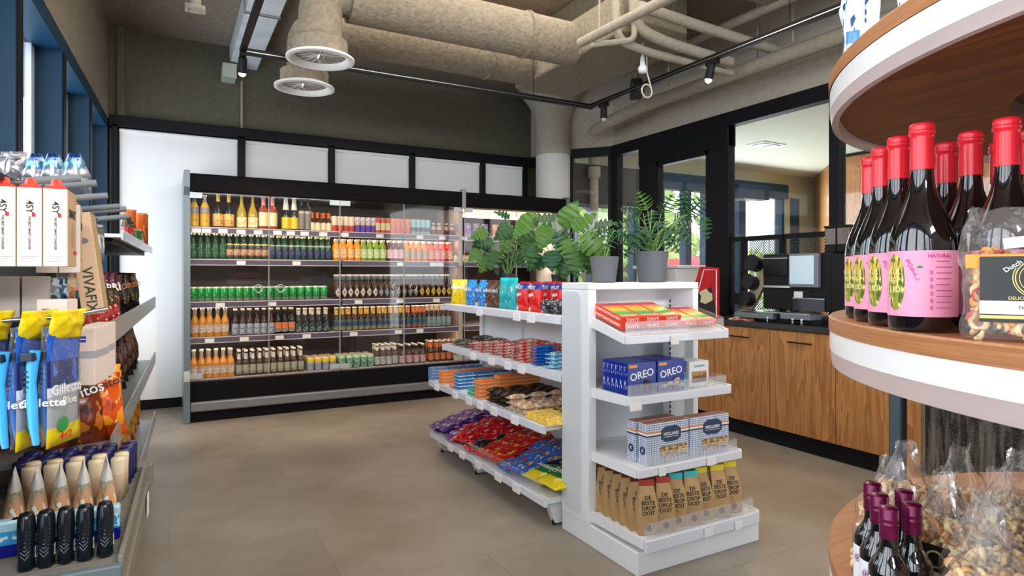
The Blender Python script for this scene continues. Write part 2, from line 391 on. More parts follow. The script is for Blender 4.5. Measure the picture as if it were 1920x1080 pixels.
# right bulkhead above partition and its chamfer
C0, C1 = (PX, 5.46), (3.97, 5.84)
struct('wall_right', MB().prism([(PX, -2.6), (PX + .2, -2.6), (PX + .2, 5.60), (4.1, 6.55), (3.80, 6.55), (3.97, 5.84), (PX, 5.46)], TZ, CZ), M_bulk)
# partition ------------------------------------------------------
def along(px): return onX(px, PX)
YC = 5.46
pb = MB()
def post(y0, y1, z0=0, z1=TZ, d=.04, x=PX): pb.box(x - d, x + d, y0, y1, z0, z1)
pb.box(PX - .05, PX + .05, 1.2, YC, 2.50, TZ)                               # head
post(along(1235), along(1204), 0, 2.52)                                    # door post left
post(along(1372), along(1333), 0, 2.52)
pb.box(PX - .05, PX + .05, along(1372), along(1204), 2.33, 2.50)            # deep transom over the door
post(along(1163), YC + .03, 0)                                             # corner post
post(along(1580), along(1560), 0)
post(1.2, 1.26)
struct('trim_4', pb, M_frame, bevel=.003)
p2 = MB()
dx, dy = C1[0] - C0[0], C1[1] - C0[1]; Ld = math.hypot(dx, dy)
CM = Matrix.Translation((C0[0], C0[1], 0)) @ Matrix.Rotation(math.atan2(dy, dx), 4, 'Z')
p2.box(0, Ld, -.03, .03, 2.52, TZ, 0, CM).box(0, .06, -.03, .03, 0, 2.52, 0, CM).box(Ld - .05, Ld, -.03, .03, 0, 2.52, 0, CM)
struct('trim_5', p2, M_frame, bevel=.002)
def pane(n, y0, y1, z0=.05, z1=2.52):
    struct('window_%d' % n, MB().box(PX - .004, PX + .004, y0, y1, z0, z1), M_glass)
pane(11, along(1204), along(1163)); pane(12, along(1560), along(1372), 1.53, 2.5); pane(13, 1.26, along(1580), .86, 2.5)
struct('window_14', MB().box(.06, Ld - .05, -.004, .004, .05, 2.52, 0, CM), M_glass)
# glass door in the partition
y0, y1 = along(1333), along(1235)
d = MB(); d.box(PX - .035, PX + .035, y0, y0 + .03, .02, 2.33).box(PX - .035, PX + .035, y1 - .03, y1, .02, 2.33).box(PX - .035, PX + .035, y0, y1, .02, .12).box(PX - .035, PX + .035, y0, y1, 2.29, 2.33)
dr = d.build('door_1', M_frame, kind='structure')
MB().box(PX - .004, PX + .004, y0 + .03, y1 - .03, .12, 2.29).build('pane', M_glass, dr)
# low screens below the mid rail, with punched holes
def perf():
    m = bpy.data.materials.new('perforated_screen'); m.use_nodes = True; t = m.node_tree; t.nodes.clear()
    o = t.nodes.new('ShaderNodeOutputMaterial'); tr = t.nodes.new('ShaderNodeBsdfTransparent'); p = t.nodes.new('ShaderNodeBsdfPrincipled')
    p.inputs['Base Color'].default_value = (.04, .05, .055, 1); p.inputs['Roughness'].default_value = .5
    co = t.nodes.new('ShaderNodeTexCoord'); mp = t.nodes.new('ShaderNodeMapping'); mp.inputs['Rotation'].default_value = (R(45), 0, 0)
    t.links.new(co.outputs['Object'], mp.inputs[0])
    v = t.nodes.new('ShaderNodeTexVoronoi'); v.inputs['Scale'].default_value = 62; v.inputs['Randomness'].default_value = 0
    t.links.new(mp.outputs[0], v.inputs['Vector'])
    g = t.nodes.new('ShaderNodeMath'); g.operation = 'GREATER_THAN'; g.inputs[1].default_value = .47; t.links.new(v.outputs['Distance'], g.inputs[0])
    mx = t.nodes.new('ShaderNodeMixShader'); t.links.new(g.outputs[0], mx.inputs[0]); t.links.new(tr.outputs[0], mx.inputs[1]); t.links.new(p.outputs[0], mx.inputs[2]); t.links.new(mx.outputs[0], o.inputs[0])
    return m
M_perf = perf()
for i, (a, b_, nm) in enumerate(((1393, 1372, 'narrow perforated black screen beside the glass door post'), (1465, 1405, 'perforated black screen left of and behind the coffee machine'), (1560, 1473, 'perforated black screen behind the coffee machine touchscreen'))):
    ya, yb = along(a), along(b_)
    t_ = thing('perforated_screen', nm, 'screen', (PX, 0, 0))
    q = MB().box(-.025, .025, ya - .03, ya, .86, 1.53).box(-.02, .02, ya, yb, 1.49, 1.53).box(-.02, .02, ya, yb, .86, .9)
    q.build('frame', M_frame, t_); MB().box(-.002, .002, ya, yb, .9, 1.49).build('mesh_sheet', M_perf, t_)
# ---------------------------------------------------------------- far room
FZ = 2.77
M_fceil = mat('far_ceiling_paint', (.74, .80, .68), .8)
M_fwall = mat('far_wall_paint', (.50, .52, .36), .8)
struct('ceiling_far', MB().box(PX + .2, 9.6, -2.6, 6.6, FZ, FZ + .1), M_fceil)
struct('wall_far_head', MB().box(4.1, 9.6, BW, BW + .2, 2.60, FZ + .1), M_fwall)
struct('wall_far_end', MB().box(8.45, 9.35, BW - .02, BW + .2, 0, 2.61), M_fwall)
XO = 7.70
struct('wall_far_right', MB().prism([(XO, -2.6), (XO + .15, -2.6), (XO + .15, 4.98), (9.35, 6.5), (9.2, 6.5), (XO, 5.05)], 0, FZ), M_oak)
struct('trim_6', MB().box(XO - .01, XO, -2.6, 5.02, FZ - .04, FZ), M_frame)
struct('trim_7', MB().box(4.12, 8.46, BW - .06, BW + .08, 2.38, 2.60), M_navy)
struct('trim_8', MB().box(4.12, 8.46, BW - .03, BW + .08, 0, .12), M_navy)
fpx = (1081, 1112, 1192, 1240, 1290, 1327, 1391, 1467, 1490)
fx = [onY(p, 6.42) for p in fpx]
for i, x in enumerate(fx):
    wd = (.02, .03, .045, .05, .055, .045, .07, .03, .10)[i]
    root = MB().box(x - wd, x + wd, BW - .04, BW + .08, .1, 2.4).build('window_%d' % (20 + i), M_navy, kind='structure')
    nx_ = fx[i + 1] if i < 8 else 8.5
    MB().box(x + wd, nx_ - .02, BW + .02, BW + .028, .12, 2.38).build('pane', M_glass, root)
hb = thing('door_operator', 'dark blue automatic door operator box above the far windows', 'door operator', (onY(1400, 6.3), 6.26, 2.30))
MB().box(-.32, .32, -.10, .12, 0, .2).build('housing', M_navy, hb, bevel=.006)
MB().box(-.2, .1, -.09, .08, -.02, 0).build('sensor_lens', mat('sensor_grey', (.5, .55, .6), .2), hb)
# dark soffit and vertical pipe seen through the chamfer pane
struct('trim_9', MB().box(4.02, 5.2, 6.05, 6.38, 2.05, 2.52), mat('dark_soffit', (.02, .02, .022), .6))
tag(MB().tube([(0, 0, 0), (0, 0, 2.42)], .05, 20).tube([(0, 0, 2.36), (0, 0, 2.48)], .075, 20).tube([(0, 0, 2.5), (0, 0, 2.60)], .065, 20).build('drain_pipe', M_pipe, loc=(onY(1114, 5.98), 5.98, 0)),
    'vertical olive drain pipe with collar behind the narrow corner pane', 'pipe')
# downlight in far ceiling
dl = thing('ceiling_downlight', 'square recessed double downlight in the pale ceiling beyond the partition', 'downlight', (6.28, 5.05, FZ))
MB().box(-.2, .2, -.12, .12, -.012, 0).build('trim_ring', M_white, dl, bevel=.003)
MB().box(-.15, -.02, -.08, .08, -.02, -.012).build('lamp', M_steel, dl); MB().box(.03, .16, -.08, .08, -.02, -.012).build('lamp', M_steel, dl)
tag(MB().box(-.75, .75, -.03, .03, -.008, 0).build('linear_vent', M_black, loc=(5.35, 5.6, FZ)), 'long black slot vent in the pale far ceiling', 'vent')
# outdoors
struct('ground_outside', MB().box(-30, 60, 6.7, 60, -.25, -.05), mat('outdoor_paving', (.42, .42, .41), .9, var=.2, vscale=1))
M_leafo = mat('tree_leaves', (.30, .42, .14), .8, var=.5, vscale=3)
def tree(x, y, h, r, seed, label):
    q = random.Random(seed); t_ = thing('tree', label, 'tree', (x, y, -.05))
    MB().tube([(0, 0, 0), (.05, .02, h * .5), (0, .1, h * .8)], [.12, .09, .04], 8).build('trunk', mat('bark', (.12, .09, .06), .9), t_)
    m = MB()
    for i in range(420):
        a, p, rr = q.uniform(0, 2 * pi), math.acos(q.uniform(-1, 1)), r * q.uniform(.3, 1) ** .5
        c = Vector((rr * sin(p) * cos(a), rr * sin(p) * sin(a), h * .62 + rr * cos(p) * .95))
        e = Matrix.Translation(c) @ Euler((q.uniform(0, 6), q.uniform(0, 6), 0)).to_matrix().to_4x4()
        s = q.uniform(.1, .22); m.add([(-s, 0, 0), (0, -s * .5, 0), (s, 0, 0), (0, s * .5, .02)], [(0, 1, 2, 3)], 0, False, e)
    m.build('crown', M_leafo, t_)
for i, (px, Y, h, r, s) in enumerate(((1100, 10, 3.6, 1.7, 1), (1175, 11, 4.2, 1.6, 2), (1215, 15, 3.2, 1.5, 3), (1270, 16, 2.0, 1.6, 4), (1330, 14.5, 1.9, 1.3, 5), (1060, 14, 5, 2, 6))):
    tree(onY(px, Y), Y, h, r, s, ('leafy green tree outside behind the %s far window' % ('leftmost', 'second', 'third', 'fourth', 'fifth', 'farthest')[i]) if i < 5 else 'tall tree far outside beyond the corner pane')
gl = random.Random(5); hm = MB()
for i in range(1400):
    c = Vector((gl.uniform(onY(1400, 7.6), onY(1560, 7.6)), gl.uniform(7.4, 7.8), gl.uniform(-.02, 1.62))); s = gl.uniform(.03, .07)
    hm.add([(-s, 0, 0), (0, -s * .5, 0), (s, 0, 0), (0, s * .5, .01)], [(0, 1, 2, 3)], 0, False, Matrix.Translation(c) @ Euler((gl.uniform(0, 6), gl.uniform(0, 6), 0)).to_matrix().to_4x4())
tag(hm.build('hedge', mat('hedge_leaves', (.30, .55, .05), .7, var=.3)), 'bright green hedge outside behind the perforated screens', 'hedge')
# outdoor stair railing on the right
sr = thing('outdoor_stair', 'white outdoor staircase with slim balusters climbing to the right', 'staircase', (0, 0, 0))
xs0, xs1 = onY(1402, 9.5), onY(1462, 9.5)
q = MB()
for k in range(7):
    f = k / 6; x = xs0 + (xs1 - xs0) * f; q.tube([(x, 9.5, 0), (x, 9.5, 1.35 + 1.3 * f)], .018, 6)
q.build('baluster', mat('stair_grey', (.35, .4, .42), .5), sr)
MB().tube([(xs0 - .8, 9.5, 1.35 - .75), (xs1 + .3, 9.5, 2.85)], .03, 8).build('handrail', MATS['stair_grey'], sr)
MB().box(-.6, 2.2, 9.7, 10.4, 0, 3.6).build('stair_wall', mat('stair_wall', (.7, .73, .73), .7), sr, loc=(xs1 - .2, 0, 0))
rdc = thing('red_parasol', 'red parasol outside behind the split-leaf plants', 'parasol', (onY(1265, 12), 12, 0))
MB().lathe([(1.15, 1.35), (.6, 1.62), (0, 1.85)], 16).build('canopy', mat('parasol_red', (.75, .03, .05), .7), rdc); MB().tube([(0, 0, -.05), (0, 0, 1.8)], .03, 8).build('pole', M_white, rdc)
# white counter of the next room
wc = thing('service_counter', 'white counter in the next room behind the potted plants', 'counter', (0, 0, 0))
MB().box(4.40, 5.12, 4.60, 5.20, 0, 1.27).build('body', M_white, wc, bevel=.01)
MB().box(4.38, 5.15, 4.56, 5.24, 1.27, 1.30).build('top', mat('counter_top_white', (.82, .8, .76), .15), wc, bevel=.006)
# ================================================================ CEILING SERVICES
def wob(pts, n=10):
    out = []
    for a, b in zip(pts[:-1], pts[1:]):
        a, b = Vector(a), Vector(b)
        for i in range(n): out.append(a.lerp(b, i / n))
    out.append(Vector(pts[-1])); return out
def bend(pts, r=.12, n=5):
    """round the corners of a polyline"""
    pts = [Vector(p) for p in pts]; out = [pts[0]]
    for i in range(1, len(pts) - 1):
        a, b, c = pts[i - 1], pts[i], pts[i + 1]
        rr = min(r, (a - b).length * .45, (c - b).length * .45)
        p, q = b + (a - b).normalized() * rr, b + (c - b).normalized() * rr
        for k in range(n + 1):
            f = k / n; out.append(p.lerp(b, f).lerp(b.lerp(q, f), f))
    out.append(pts[-1]); return out
# two big round ducts along X ending in round diffusers
def diff(x, y, z, rd, label):
    t_ = thing('ceiling_diffuser', label, 'air diffuser', (x, y, z))
    MB().lathe([(rd, 0), (rd, .012), (rd * .93, .018), (rd * .80, .03), (rd * .70, .05), (rd * .70, .08)], 48).build('rim', M_white, t_)
    MB().lathe([(rd * 1.0, .0), (rd * .86, -.006), (rd * .70, .045)], 48).build('cone', mat('diffuser_white', (.8, .79, .77), .4), t_)
    m = MB()
    for k in range(18):
        a = 2 * pi * k / 18; e = Matrix.Rotation(a, 4, 'Z') @ Matrix.Translation((rd * .38, 0, .03)) @ Matrix.Rotation(R(35), 4, 'X')
        m.box(-rd * .32, rd * .30, -.002, .012, -.001, .001, 0, e)
    m.build('swirl_vanes', M_white, t_); MB().lathe([(0, .0), (rd * .1, .005), (rd * .12, .04)], 16).build('hub', M_steel, t_)
    MB().disc(rd * .72, .075, 32).build('dark_throat', mat('throat', (.12, .08, .07), .8), t_)
for px, py, Y, rd, ra, ztop, xe, nm in ((601, 113, 4.08, .212, .125, 3.12, 2.80, 'near'), (571, 166, 4.72, .212, .130, 3.12, 2.80, 'far')):
    x = onY(px, Y); z = zat(py, x, Y)
    diff(x, Y, z, rd, 'round white swirl diffuser, the %s of the two' % ('upper and nearer' if nm == 'near' else 'lower and farther'))
    t_ = thing('air_duct', 'large sprayed round air duct feeding the %s diffuser' % nm, 'duct', (0, 0, 0))
    zd = zat(75 if nm == 'near' else 110, x + .9, Y)
    rdct = .165 if nm == 'near' else .15
    zd = {'near': 3.03, 'far': 3.03}[nm]
    MB().tube(bend([(x, Y, z + .06), (x, Y, zd), (xe, Y, zd)], .16), rdct * .82, 28).build('drop', M_spray, t_)
    MB().tube([(x + .18, Y, zd), (xe, Y, zd)], rdct, 28).build('run', M_spray, t_)
    MB().tube([(x, Y, z + .03), (x, Y, z + .12)], rd * .80, 32).build('collar', M_spray, t_)
    MB().tube([(xe - .45, Y, zd), (xe - .43, Y, zd)], rdct + .012, 28).build('band', M_spray, t_)
# rectangular sprayed plenum at right
tag(MB().box(0, .62, 0, 1.55, 0, .46).build('duct_plenum', M_spray, loc=(2.77, 3.42, 2.905), bevel=.02), 'big boxy sprayed duct on the ceiling where round ducts end', 'duct')
tag(MB().box(0, 1.0, 0, 1.5, 0, .25).build('duct_plenum', M_spray, loc=(2.75, 1.5, 3.11), bevel=.02), 'flat sprayed rectangular duct panel above the lighting track', 'duct')
# galvanised rectangular duct, upper left
gx = onY(478, 4.6)
g = thing('galvanised_duct', 'shiny galvanised rectangular duct running to the back wall', 'duct', (gx, 0, 0))
for i, (a, b) in enumerate(((1.6, 2.75), (2.78, 3.9), (3.93, 5.0), (5.03, 6.42))):
    MB().box(-.02, .22, a, b, 3.17, 3.36).build('section', M_galv, g, bevel=.004)
for y in (2.765, 3.915, 5.015): MB().box(-.03, .23, y - .012, y + .012, 3.16, 3.37).build('flange', M_steel, g)
bx = thing('junction_box', 'small pale green box on the back wall beside the galvanised duct', 'junction box', (onY(430, 6.3), 6.30, 3.02))
MB().box(-.06, .06, -.06, .15, 0, .13).build('housing', mat('pale_green_box', (.50, .52, .44), .5), bx, bevel=.006)
# vertical stub pipe from ceiling at left
px_ = onY(366, 4.3)
sp_ = thing('stub_pipe', 'short sprayed vertical pipe with flange hanging from ceiling at left', 'pipe', (px_, 4.3, 0))
MB().tube([(0, 0, CZ), (0, 0, 2.86)], .033, 14).build('pipe', M_pipe, sp_)
MB().tube([(0, 0, 2.86), (0, 0, 2.84)], .058, 14).tube([(.045, 0, 2.875), (.045, 0, 2.825)], .012, 8).tube([(-.045, 0, 2.875), (-.045, 0, 2.825)], .012, 8).build('flange', M_pipe, sp_)
# pipes at right
def pipe(pts, r, label, rb=.14, extra=None):
    return tag(MB().tube(bend(pts, rb), r, 16).build('pipe', M_pipe), label, 'pipe')
ZP = 2.86
pipe([(3.98, 5.4, 2.74), (3.86, 5.0, 2.74), (3.92, 4.6, 2.80), (4.08, 1.0, 2.86), (4.08, -2.5, 2.86)], .058, 'thick sprayed pipe along the right bulkhead with a turned end')
pipe([(3.72, 4.6, 3.10), (3.75, 1.6, 3.12), (3.75, -2.5, 3.12)], .036, 'thin sprayed pipe parallel to the thick pipe at right')
pipe([(2.55, 3.62, 2.85), (2.62, 2.3, 2.85)], .033, 'sprayed pipe sloping up across the boxy duct', .05)
pipe([(2.56, 3.5, 2.80), (2.80, 3.33, 2.82), (2.80, 3.33, 3.3)], .020, 'thin sprayed pipe elbowing up beside the sloping pipe', .05)
pipe([(2.74, 3.20, 2.99), (3.4, 3.20, 2.96), (4.2, 3.20, 2.93)], .037, 'sprayed cross pipe between ceiling duct and bulkhead', .1)
pipe([(2.78, 3.32, 3.3), (2.80, 3.32, 2.90), (3.1, 3.32, 2.85), (3.75, 3.34, 2.83)], .038, 'double bent sprayed pipe under the boxy duct', .12)
pipe([(2.69, 3.39, 3.3), (2.69, 3.39, 2.82), (3.0, 3.40, 2.79), (3.85, 3.42, 2.785)], .029, 'lower bent sprayed pipe under the boxy duct', .12)
for (x, y, z0) in ((2.555, 3.4, 2.86), (2.60, 2.75, 2.86), (3.92, 4.2, 2.9), (4.0, 3.3, 2.9), (4.02, 3.0, 2.92)):
    tag(MB().tube([(x, y, z0), (x, y, CZ)], .008, 6).build('hanger_rod', M_pipe), {3.4: 'thin hanger rod at the low end of the sloping pipe', 2.75: 'thin hanger rod midway along the sloping pipe', 4.2: 'hanger rod at the far end of the thick pipe', 3.3: 'hanger rod in the middle of the thick pipe', 3.0: 'nearest hanger rod of the thick pipe'}[y], 'hanger rod')
sk = thing('smoke_detector', 'white sensor head hanging among the sprayed pipes', 'smoke detector', (onY(1205, 3.5), 3.5, 2.675))
MB().lathe([(0, 0), (.03, .005), (.035, .04), (.02, .06), (.015, .12), (.006, .125), (.006, .22)], 20).build('head', M_white, sk)
cl = thing('cable_coil', 'loose pale cable coiled below the ceiling pipes', 'cable', (onY(1213, 3.6), 3.6, 2.61))
MB().tube([(0, 0, .30), (0, 0, .12), (.03, 0, .04)] + [(.05 * cos(a * .5), 0, -.02 + .05 * sin(a * .5)) for a in range(14)], .006, 6).build('cable', mat('cable_white', (.7, .66, .58), .5), cl)
fn = thing('fan_disc', 'round black rubber duct end above the lighting track', 'duct fan', (onY(1195, 4.0), 4.0, 2.74))
MB().tube([(0, -.03, 0), (0, .05, 0)], .09, 28).tube([(0, -.05, 0), (0, -.03, 0)], .05, 20).build('rubber_ring', mat('rubber', (.015, .015, .016), .6), fn, rot=(0, 0, R(60)))
# lighting track, L shaped: along the back and along the right
YT = 4.55; TZ2 = 2.86
xa, xb = onY(455, YT), onY(1107, YT)
za, zb = zat(100, xa, YT), zat(197, xb, YT)
ZT = (za + zb) / 2
tr = thing('lighting_track', 'black ceiling lighting track bent at a right angle', 'lighting track', (0, 0, ZT))
MB().box(xa, xb + .02, YT - .018, YT + .018, -.02, .02).build('back_rail', M_black, tr)
MB().box(xb - .018, xb + .018, -2.0, YT + .018, -.02, .02).build('side_rail', M_black, tr)
MB().box(xa - .018, xa + .018, .6, YT + .018, -.02, .02).build('left_rail', M_black, tr)
MB().box(xa, xb + .01, YT - .02, YT - .0175, -.006, 0).box(xb - .02, xb - .0175, -2, YT, -.006, 0).build('copper_line', M_steel, tr)
for x, y in ((onY(1000, YT), YT), (xa + .4, YT), (xb, 2.5), (xb, 3.9)):
    MB().tube([(x, y, 0), (x, y, CZ - ZT)], .003, 6).build('suspension_wire', M_black, tr)
M_bulb = mat('spot_bulb', (1, .8, .5), .3, emit=14, ecol=(1, .62, .28))
def trackspot(x, y, tilt, rz, lit, label, tgt):
    t_ = thing('track_spotlight', label, 'spotlight', (x, y, ZT - .02))
    MB().box(-.02, .02, -.05, .05, -.03, 0).build('adapter', M_black, t_, bevel=.003)
    h = MB().tube([(0, 0, -.03), (0, 0, -.13)], .028, 20).build('lamp_head', M_black, t_, rot=(R(tilt), 0, rz))
    MB().ball((0, 0, -.13), .024, 14, 8).build('bulb', M_bulb if lit else mat('spot_glass', (.5, .42, .32), .2), h)
    if lit: spot('track_light', (x, y, ZT - .2), tgt, 60, (1, .74, .48), 75)
trackspot(xa, YT - .02, 20, 0, True, 'lit black spotlight glowing orange at the left track corner', (.9, 5.6, .8))
trackspot(xb, onX(1336, xb), 12, R(40), True, 'black spotlight with glowing tip on the right-hand track', (2.0, 2.2, .3))
trackspot(xb, onX(1132, xb), 0, 0, False, 'unlit black spotlight near the far track corner', (0, 0, 0))
# ================================================================ COOLER
X0, X1, XM, YF, YB = .10, 3.86, 2.585, 5.70, 6.40
M_cblk = mat('cooler_black', (.008, .007, .008), .6, spec=.06)
M_cgry = mat('cooler_grey_edge', (.16, .19, .21), .35, .3)
M_cin = mat('cooler_inside', (.034, .022, .016), .5)
M_cshelf = mat('cooler_shelf', (.42, .38, .37), .4)
M_led = mat('cooler_led', (1, .9, .75), .3, emit=2.2, ecol=(1, .72, .52))
ck = thing('drinks_cooler', 'long black open-front drinks cooler with glass doors along the back wall', 'refrigerator', (0, 0, 0))
b = MB()
b.box(X0 + .04, X1 - .04, YB - .05, YB, .08, 1.98).box(X0 + .04, X1 - .04, YF + .06, YB, .20, .30)
b.box(X0 + .04, X1 - .04, YF + .10, YB, 1.93, 1.98); b.build('inner_liner', M_cin, ck)
MB().box(X0 + .04, X1 - .04, YF - .02, YB, 1.885, 2.035).build('canopy', M_cblk, ck, bevel=.012)
MB().box(X0 + .045, X1 - .045, YF - .01, YF + .07, .165, .325).build('front_panel', M_cblk, ck, bevel=.006)
MB().box(X0 + .045, X1 - .045, YF - .045, YF + .07, .085, .165).build('bumper', mat('bumper_grey', (.20, .20, .20), .4, .4), ck, bevel=.012)
gv = MB()
for i in range(60): gv.box(.55 + i * .017, .556 + i * .017, YF - .03, YF - .022, .066, .086)
for i in range(40): gv.box(2.0 + i * .017, 2.006 + i * .017, YF - .03, YF - .022, .066, .086)
gv.box(X0 + .05, X1 - .05, YF - .02, YF + .06, .0, .086); gv.build('kick_grille', M_cblk, ck)
sidep = [(YF - .05, 0), (YF - .05, .34), (YF + .0, .42), (YF + .02, 1.86), (YF - .03, 1.92), (YF - .03, 2.055), (YB, 2.055), (YB, 0)]
for x in (X0, X1 - .045):
    m = MB(); m.prism([(y, z) for y, z in sidep], 0, .045, 0, Matrix(((0, 0, 1, x), (1, 0, 0, 0), (0, 1, 0, 0), (0, 0, 0, 1))))
    m.build('side_panel', M_cgry, ck, bevel=.006)
MB().box(XM - .022, XM + .022, YF + .06, YB, .3, 1.93).build('centre_partition', mat('cooler_beige', (.50, .40, .33), .5), ck)
MB().box(XM - .02, XM + .02, YF - .035, YF + .05, 1.87, 2.065).build('joint_bracket', mat('joint_grey', (.30, .31, .31), .4), ck, bevel=.008)
SH = [1.60, 1.335, .98, .685, .335]
for i, z in enumerate(SH):
    for (a, c, nm) in ((X0 + .05, 1.37, 'a'), (1.39, XM - .03, 'b'), (XM + .03, X1 - .05, 'c')):
        s = MB().box(a, c, YF + (.06 if i < 4 else .04), YB - .05, z - .022, z - .002).build('shelf', M_cshelf, ck)
        MB().box(a, c, YF + .045, YF + .06, z - .048, z - .002).build('price_strip', M_stripd, s)
        MB().box(a, c, YF + .040, YF + .046, z - .006, z + .002).build('strip_edge', mat('strip_edge', (.65, .52, .50), .3), s)
        MB().box(a, c, YF + .040, YF + .046, z - .052, z - .046).build('strip_edge', MATS['strip_edge'], s)
tgs = {0: (368, 387, 418, 452, 484, 520, 545, 571, 606, 646, 712, 787, 829, 870, 905), 1: (452, 556, 751, 812, 825, 900), 2: (413, 510, 672, 750, 818), 3: (393, 458, 524, 575, 663, 747, 787), 4: (480, 594, 680, 771, 820)}
for i, l in tgs.items():
    for px in l:
        x = onY(px, YF + .04); MB().box(x - .035, x + .035, YF + .034, YF + .039, SH[i] - .046, SH[i] - .012).build('price_tag', M_tag, ck)
MB().box(X0 + .06, X1 - .06, YF + .10, YF + .13, 1.90, 1.925).build('led_tube', M_led, ck)
MB().box(XM + .05, X1 - .08, YF + .16, YF + .20, 1.80, 1.83).build('led_tube', M_led, ck)
MB().box(XM + .05, X1 - .08, YF + .14, YF + .24, 1.83, 1.90).build('led_housing', mat('led_housing', (.55, .5, .46), .4), ck)
for xc_, wx_ in ((1.34, 2.4), (3.2, 1.15)):
    area('cooler_light', (xc_, YF + .12, 1.885), (R(12), 0, 0), wx_, .05, 5.5 * wx_ / 2.4, (1, .68, .42))
    for i in (0, 1, 2, 3):
        area('cooler_shelf_fill', (xc_, YF + .10, SH[i] - .05), (R(14), 0, 0), wx_, .03, (3.2, 1.8, 1.8, 1.8)[i] * wx_ / 2.4, (1, .70, .46))  # weak fill added below each shelf, no tube fitted here
# doors
wd = (XM - X0 - .05) / 4
for k in range(6):
    a = X0 + .045 + k * wd if k < 4 else XM + .02 + (k - 4) * (X1 - XM - .065) / 2
    c = a + (wd if k < 4 else (X1 - XM - .065) / 2) - .004
    dz = MB().box(a, c, YF + .012, YF + .018, .345, 1.885).build('door', M_door, ck)
    MB().box(a, a + .003, YF + .009, YF + .021, .345, 1.885).box(c - .003, c, YF + .009, YF + .021, .345, 1.885).build('door_edge', film('glass_edge', opac=.45, tint=(.55, .6, .58)), dz)
    hx = c - .06 if k % 2 == 0 else a + .06
    if k in (0, 1, 2, 3):
        hx = {0: c - .085, 1: a + .09, 2: c - .085, 3: a + .09}[k]
    MB().tube([(hx + .033 * cos(t * pi / 10), YF - .002, 1.085 + .033 * sin(t * pi / 10)) for t in range(21)], .006, 8).build('ring_handle', M_steel, dz)
    for cx_ in ((a + .045,) if k % 2 == 0 else (c - .045,)):
        for cz_ in (1.86, .375):
            MB().box(cx_ - .045, cx_ + .045, YF + .005, YF + .012, cz_ - .025, cz_ + .02).build('hinge_plate', mat('hinge_plate', (.45, .5, .48), .35, .3), dz)

# ---------------------------------------------------------------- bottles and cans
def bprof(h, r, rn, zs, ze):   # radius, neck radius, shoulder start/end (fractions)
    p = [(0, 0), (r * .92, 0), (r, .006)]
    p += [(r, h * zs)]
    for k in range(1, 6):
        f = k / 6; s = (1 + cos(pi * f)) / 2; p.append((rn + (r - rn) * s, h * (zs + (ze - zs) * f)))
    p += [(rn, h * ze), (rn * .96, h * .965), (rn * 1.12, h * .97), (rn * 1.12, h), (0, h)]
    return p
def rad_at(p, z):
    for (r0, z0), (r1, z1) in zip(p[:-1], p[1:]):
        if z0 <= z <= z1 and z1 > z0: return r0 + (r1 - r0) * (z - z0) / (z1 - z0)
    return p[-1][0]
def bottle(name, cat, h, r, rn, zs, ze, body, lab=None, cap=None, neck=None, seg=14, lab2=None):
    """lab=(z0,z1,mat) body label; cap=(z0,mat) foil from z0 up; neck=(z0,z1,mat); fractions of h"""
    p = bprof(h, r, rn, zs, ze)
    def make():
        o = MB().lathe(p, seg).build(name, body); tag(o, name, cat)
        if seg < 20:
            def sleeve(z0, z1, m, nm, e=.0008):
                zz = [h * z0] + [z for _, z in p if h * z0 < z < h * z1] + [h * z1]
                MB().lathe([(rad_at(p, z) + e, z) for z in sorted(zz)], seg).build(nm, m, o)
        else:
            def sleeve(z0, z1, m, nm, e=.0006):
                zz = sorted([h * z0] + [z for _, z in p if h * z0 < z < h * z1] + [h * z1])
                MB().lathe([(rad_at(p, z) + e, z) for z in zz], seg).build(nm, m, o)
        if lab: sleeve(lab[0], lab[1], lab[2], 'label')
        if lab2: sleeve(lab2[0], lab2[1], lab2[2], 'label')
        if neck: sleeve(neck[0], neck[1], neck[2], 'neck_label')
        if cap:
            z0 = h * cap[0]; MB().lathe([(rad_at(p, z0) + .0012, z0), (rad_at(p, h * .96) + .0012, h * .955), (rn * 1.12 + .0018, h * .965), (rn * 1.12 + .0018, h + .0015), (0, h + .0015)], seg).build('cap', cap[1], o)
        return o
    return Proto(make)
def can(name, h, r, m, top=None, cat='can'):
    def make():
        o = MB().lathe([(0, 0), (r * .82, 0), (r, h * .06), (r, h * .92), (r * .86, h * .985)], 16).build(name, m); tag(o, name, cat)
        MB().lathe([(r * .86, h * .985), (r * .88, h), (r * .80, h), (r * .78, h * .985), (0, h * .985)], 16).build('lid', top or M_steel, o)
        return o
    return Proto(make)
def gl(name, c, rough=.08, sub=0): return mat(name, c, rough, spec=.6, coat=.3)
G_green = gl('green_bottle_glass', (.010, .075, .025)); G_brown = gl('brown_bottle_glass', (.045, .014, .005)); G_dark = gl('dark_bottle_glass', (.008, .008, .008))
G_yel = gl('golden_wine_glass', (.42, .30, .03)); G_rose = gl('rose_wine_glass', (.33, .05, .02)); G_cider = gl('golden_cider_glass', (.60, .24, .02)); G_bgr = gl('bright_green_glass', (.02, .30, .08))
J_or = gl('orange_juice', (.85, .30, .01)); J_gr = gl('green_juice', (.22, .36, .03)); J_dk = gl('berry_juice', (.10, .01, .02)); J_rd = gl('red_juice', (.75, .06, .03))
C_wh = mat('white_cap', (.80, .76, .70), .4); C_gold = mat('gold_foil', (.80, .50, .10), .35, .4); C_red = mat('red_cap', (.72, .16, .04), .4); C_pink = mat('pink_foil', (.80, .35, .36), .35)
C_sil = mat('silver_cap', (.7, .66, .6), .3, .7); C_lg = mat('lightgreen_cap', (.65, .75, .45), .4)
P = {}
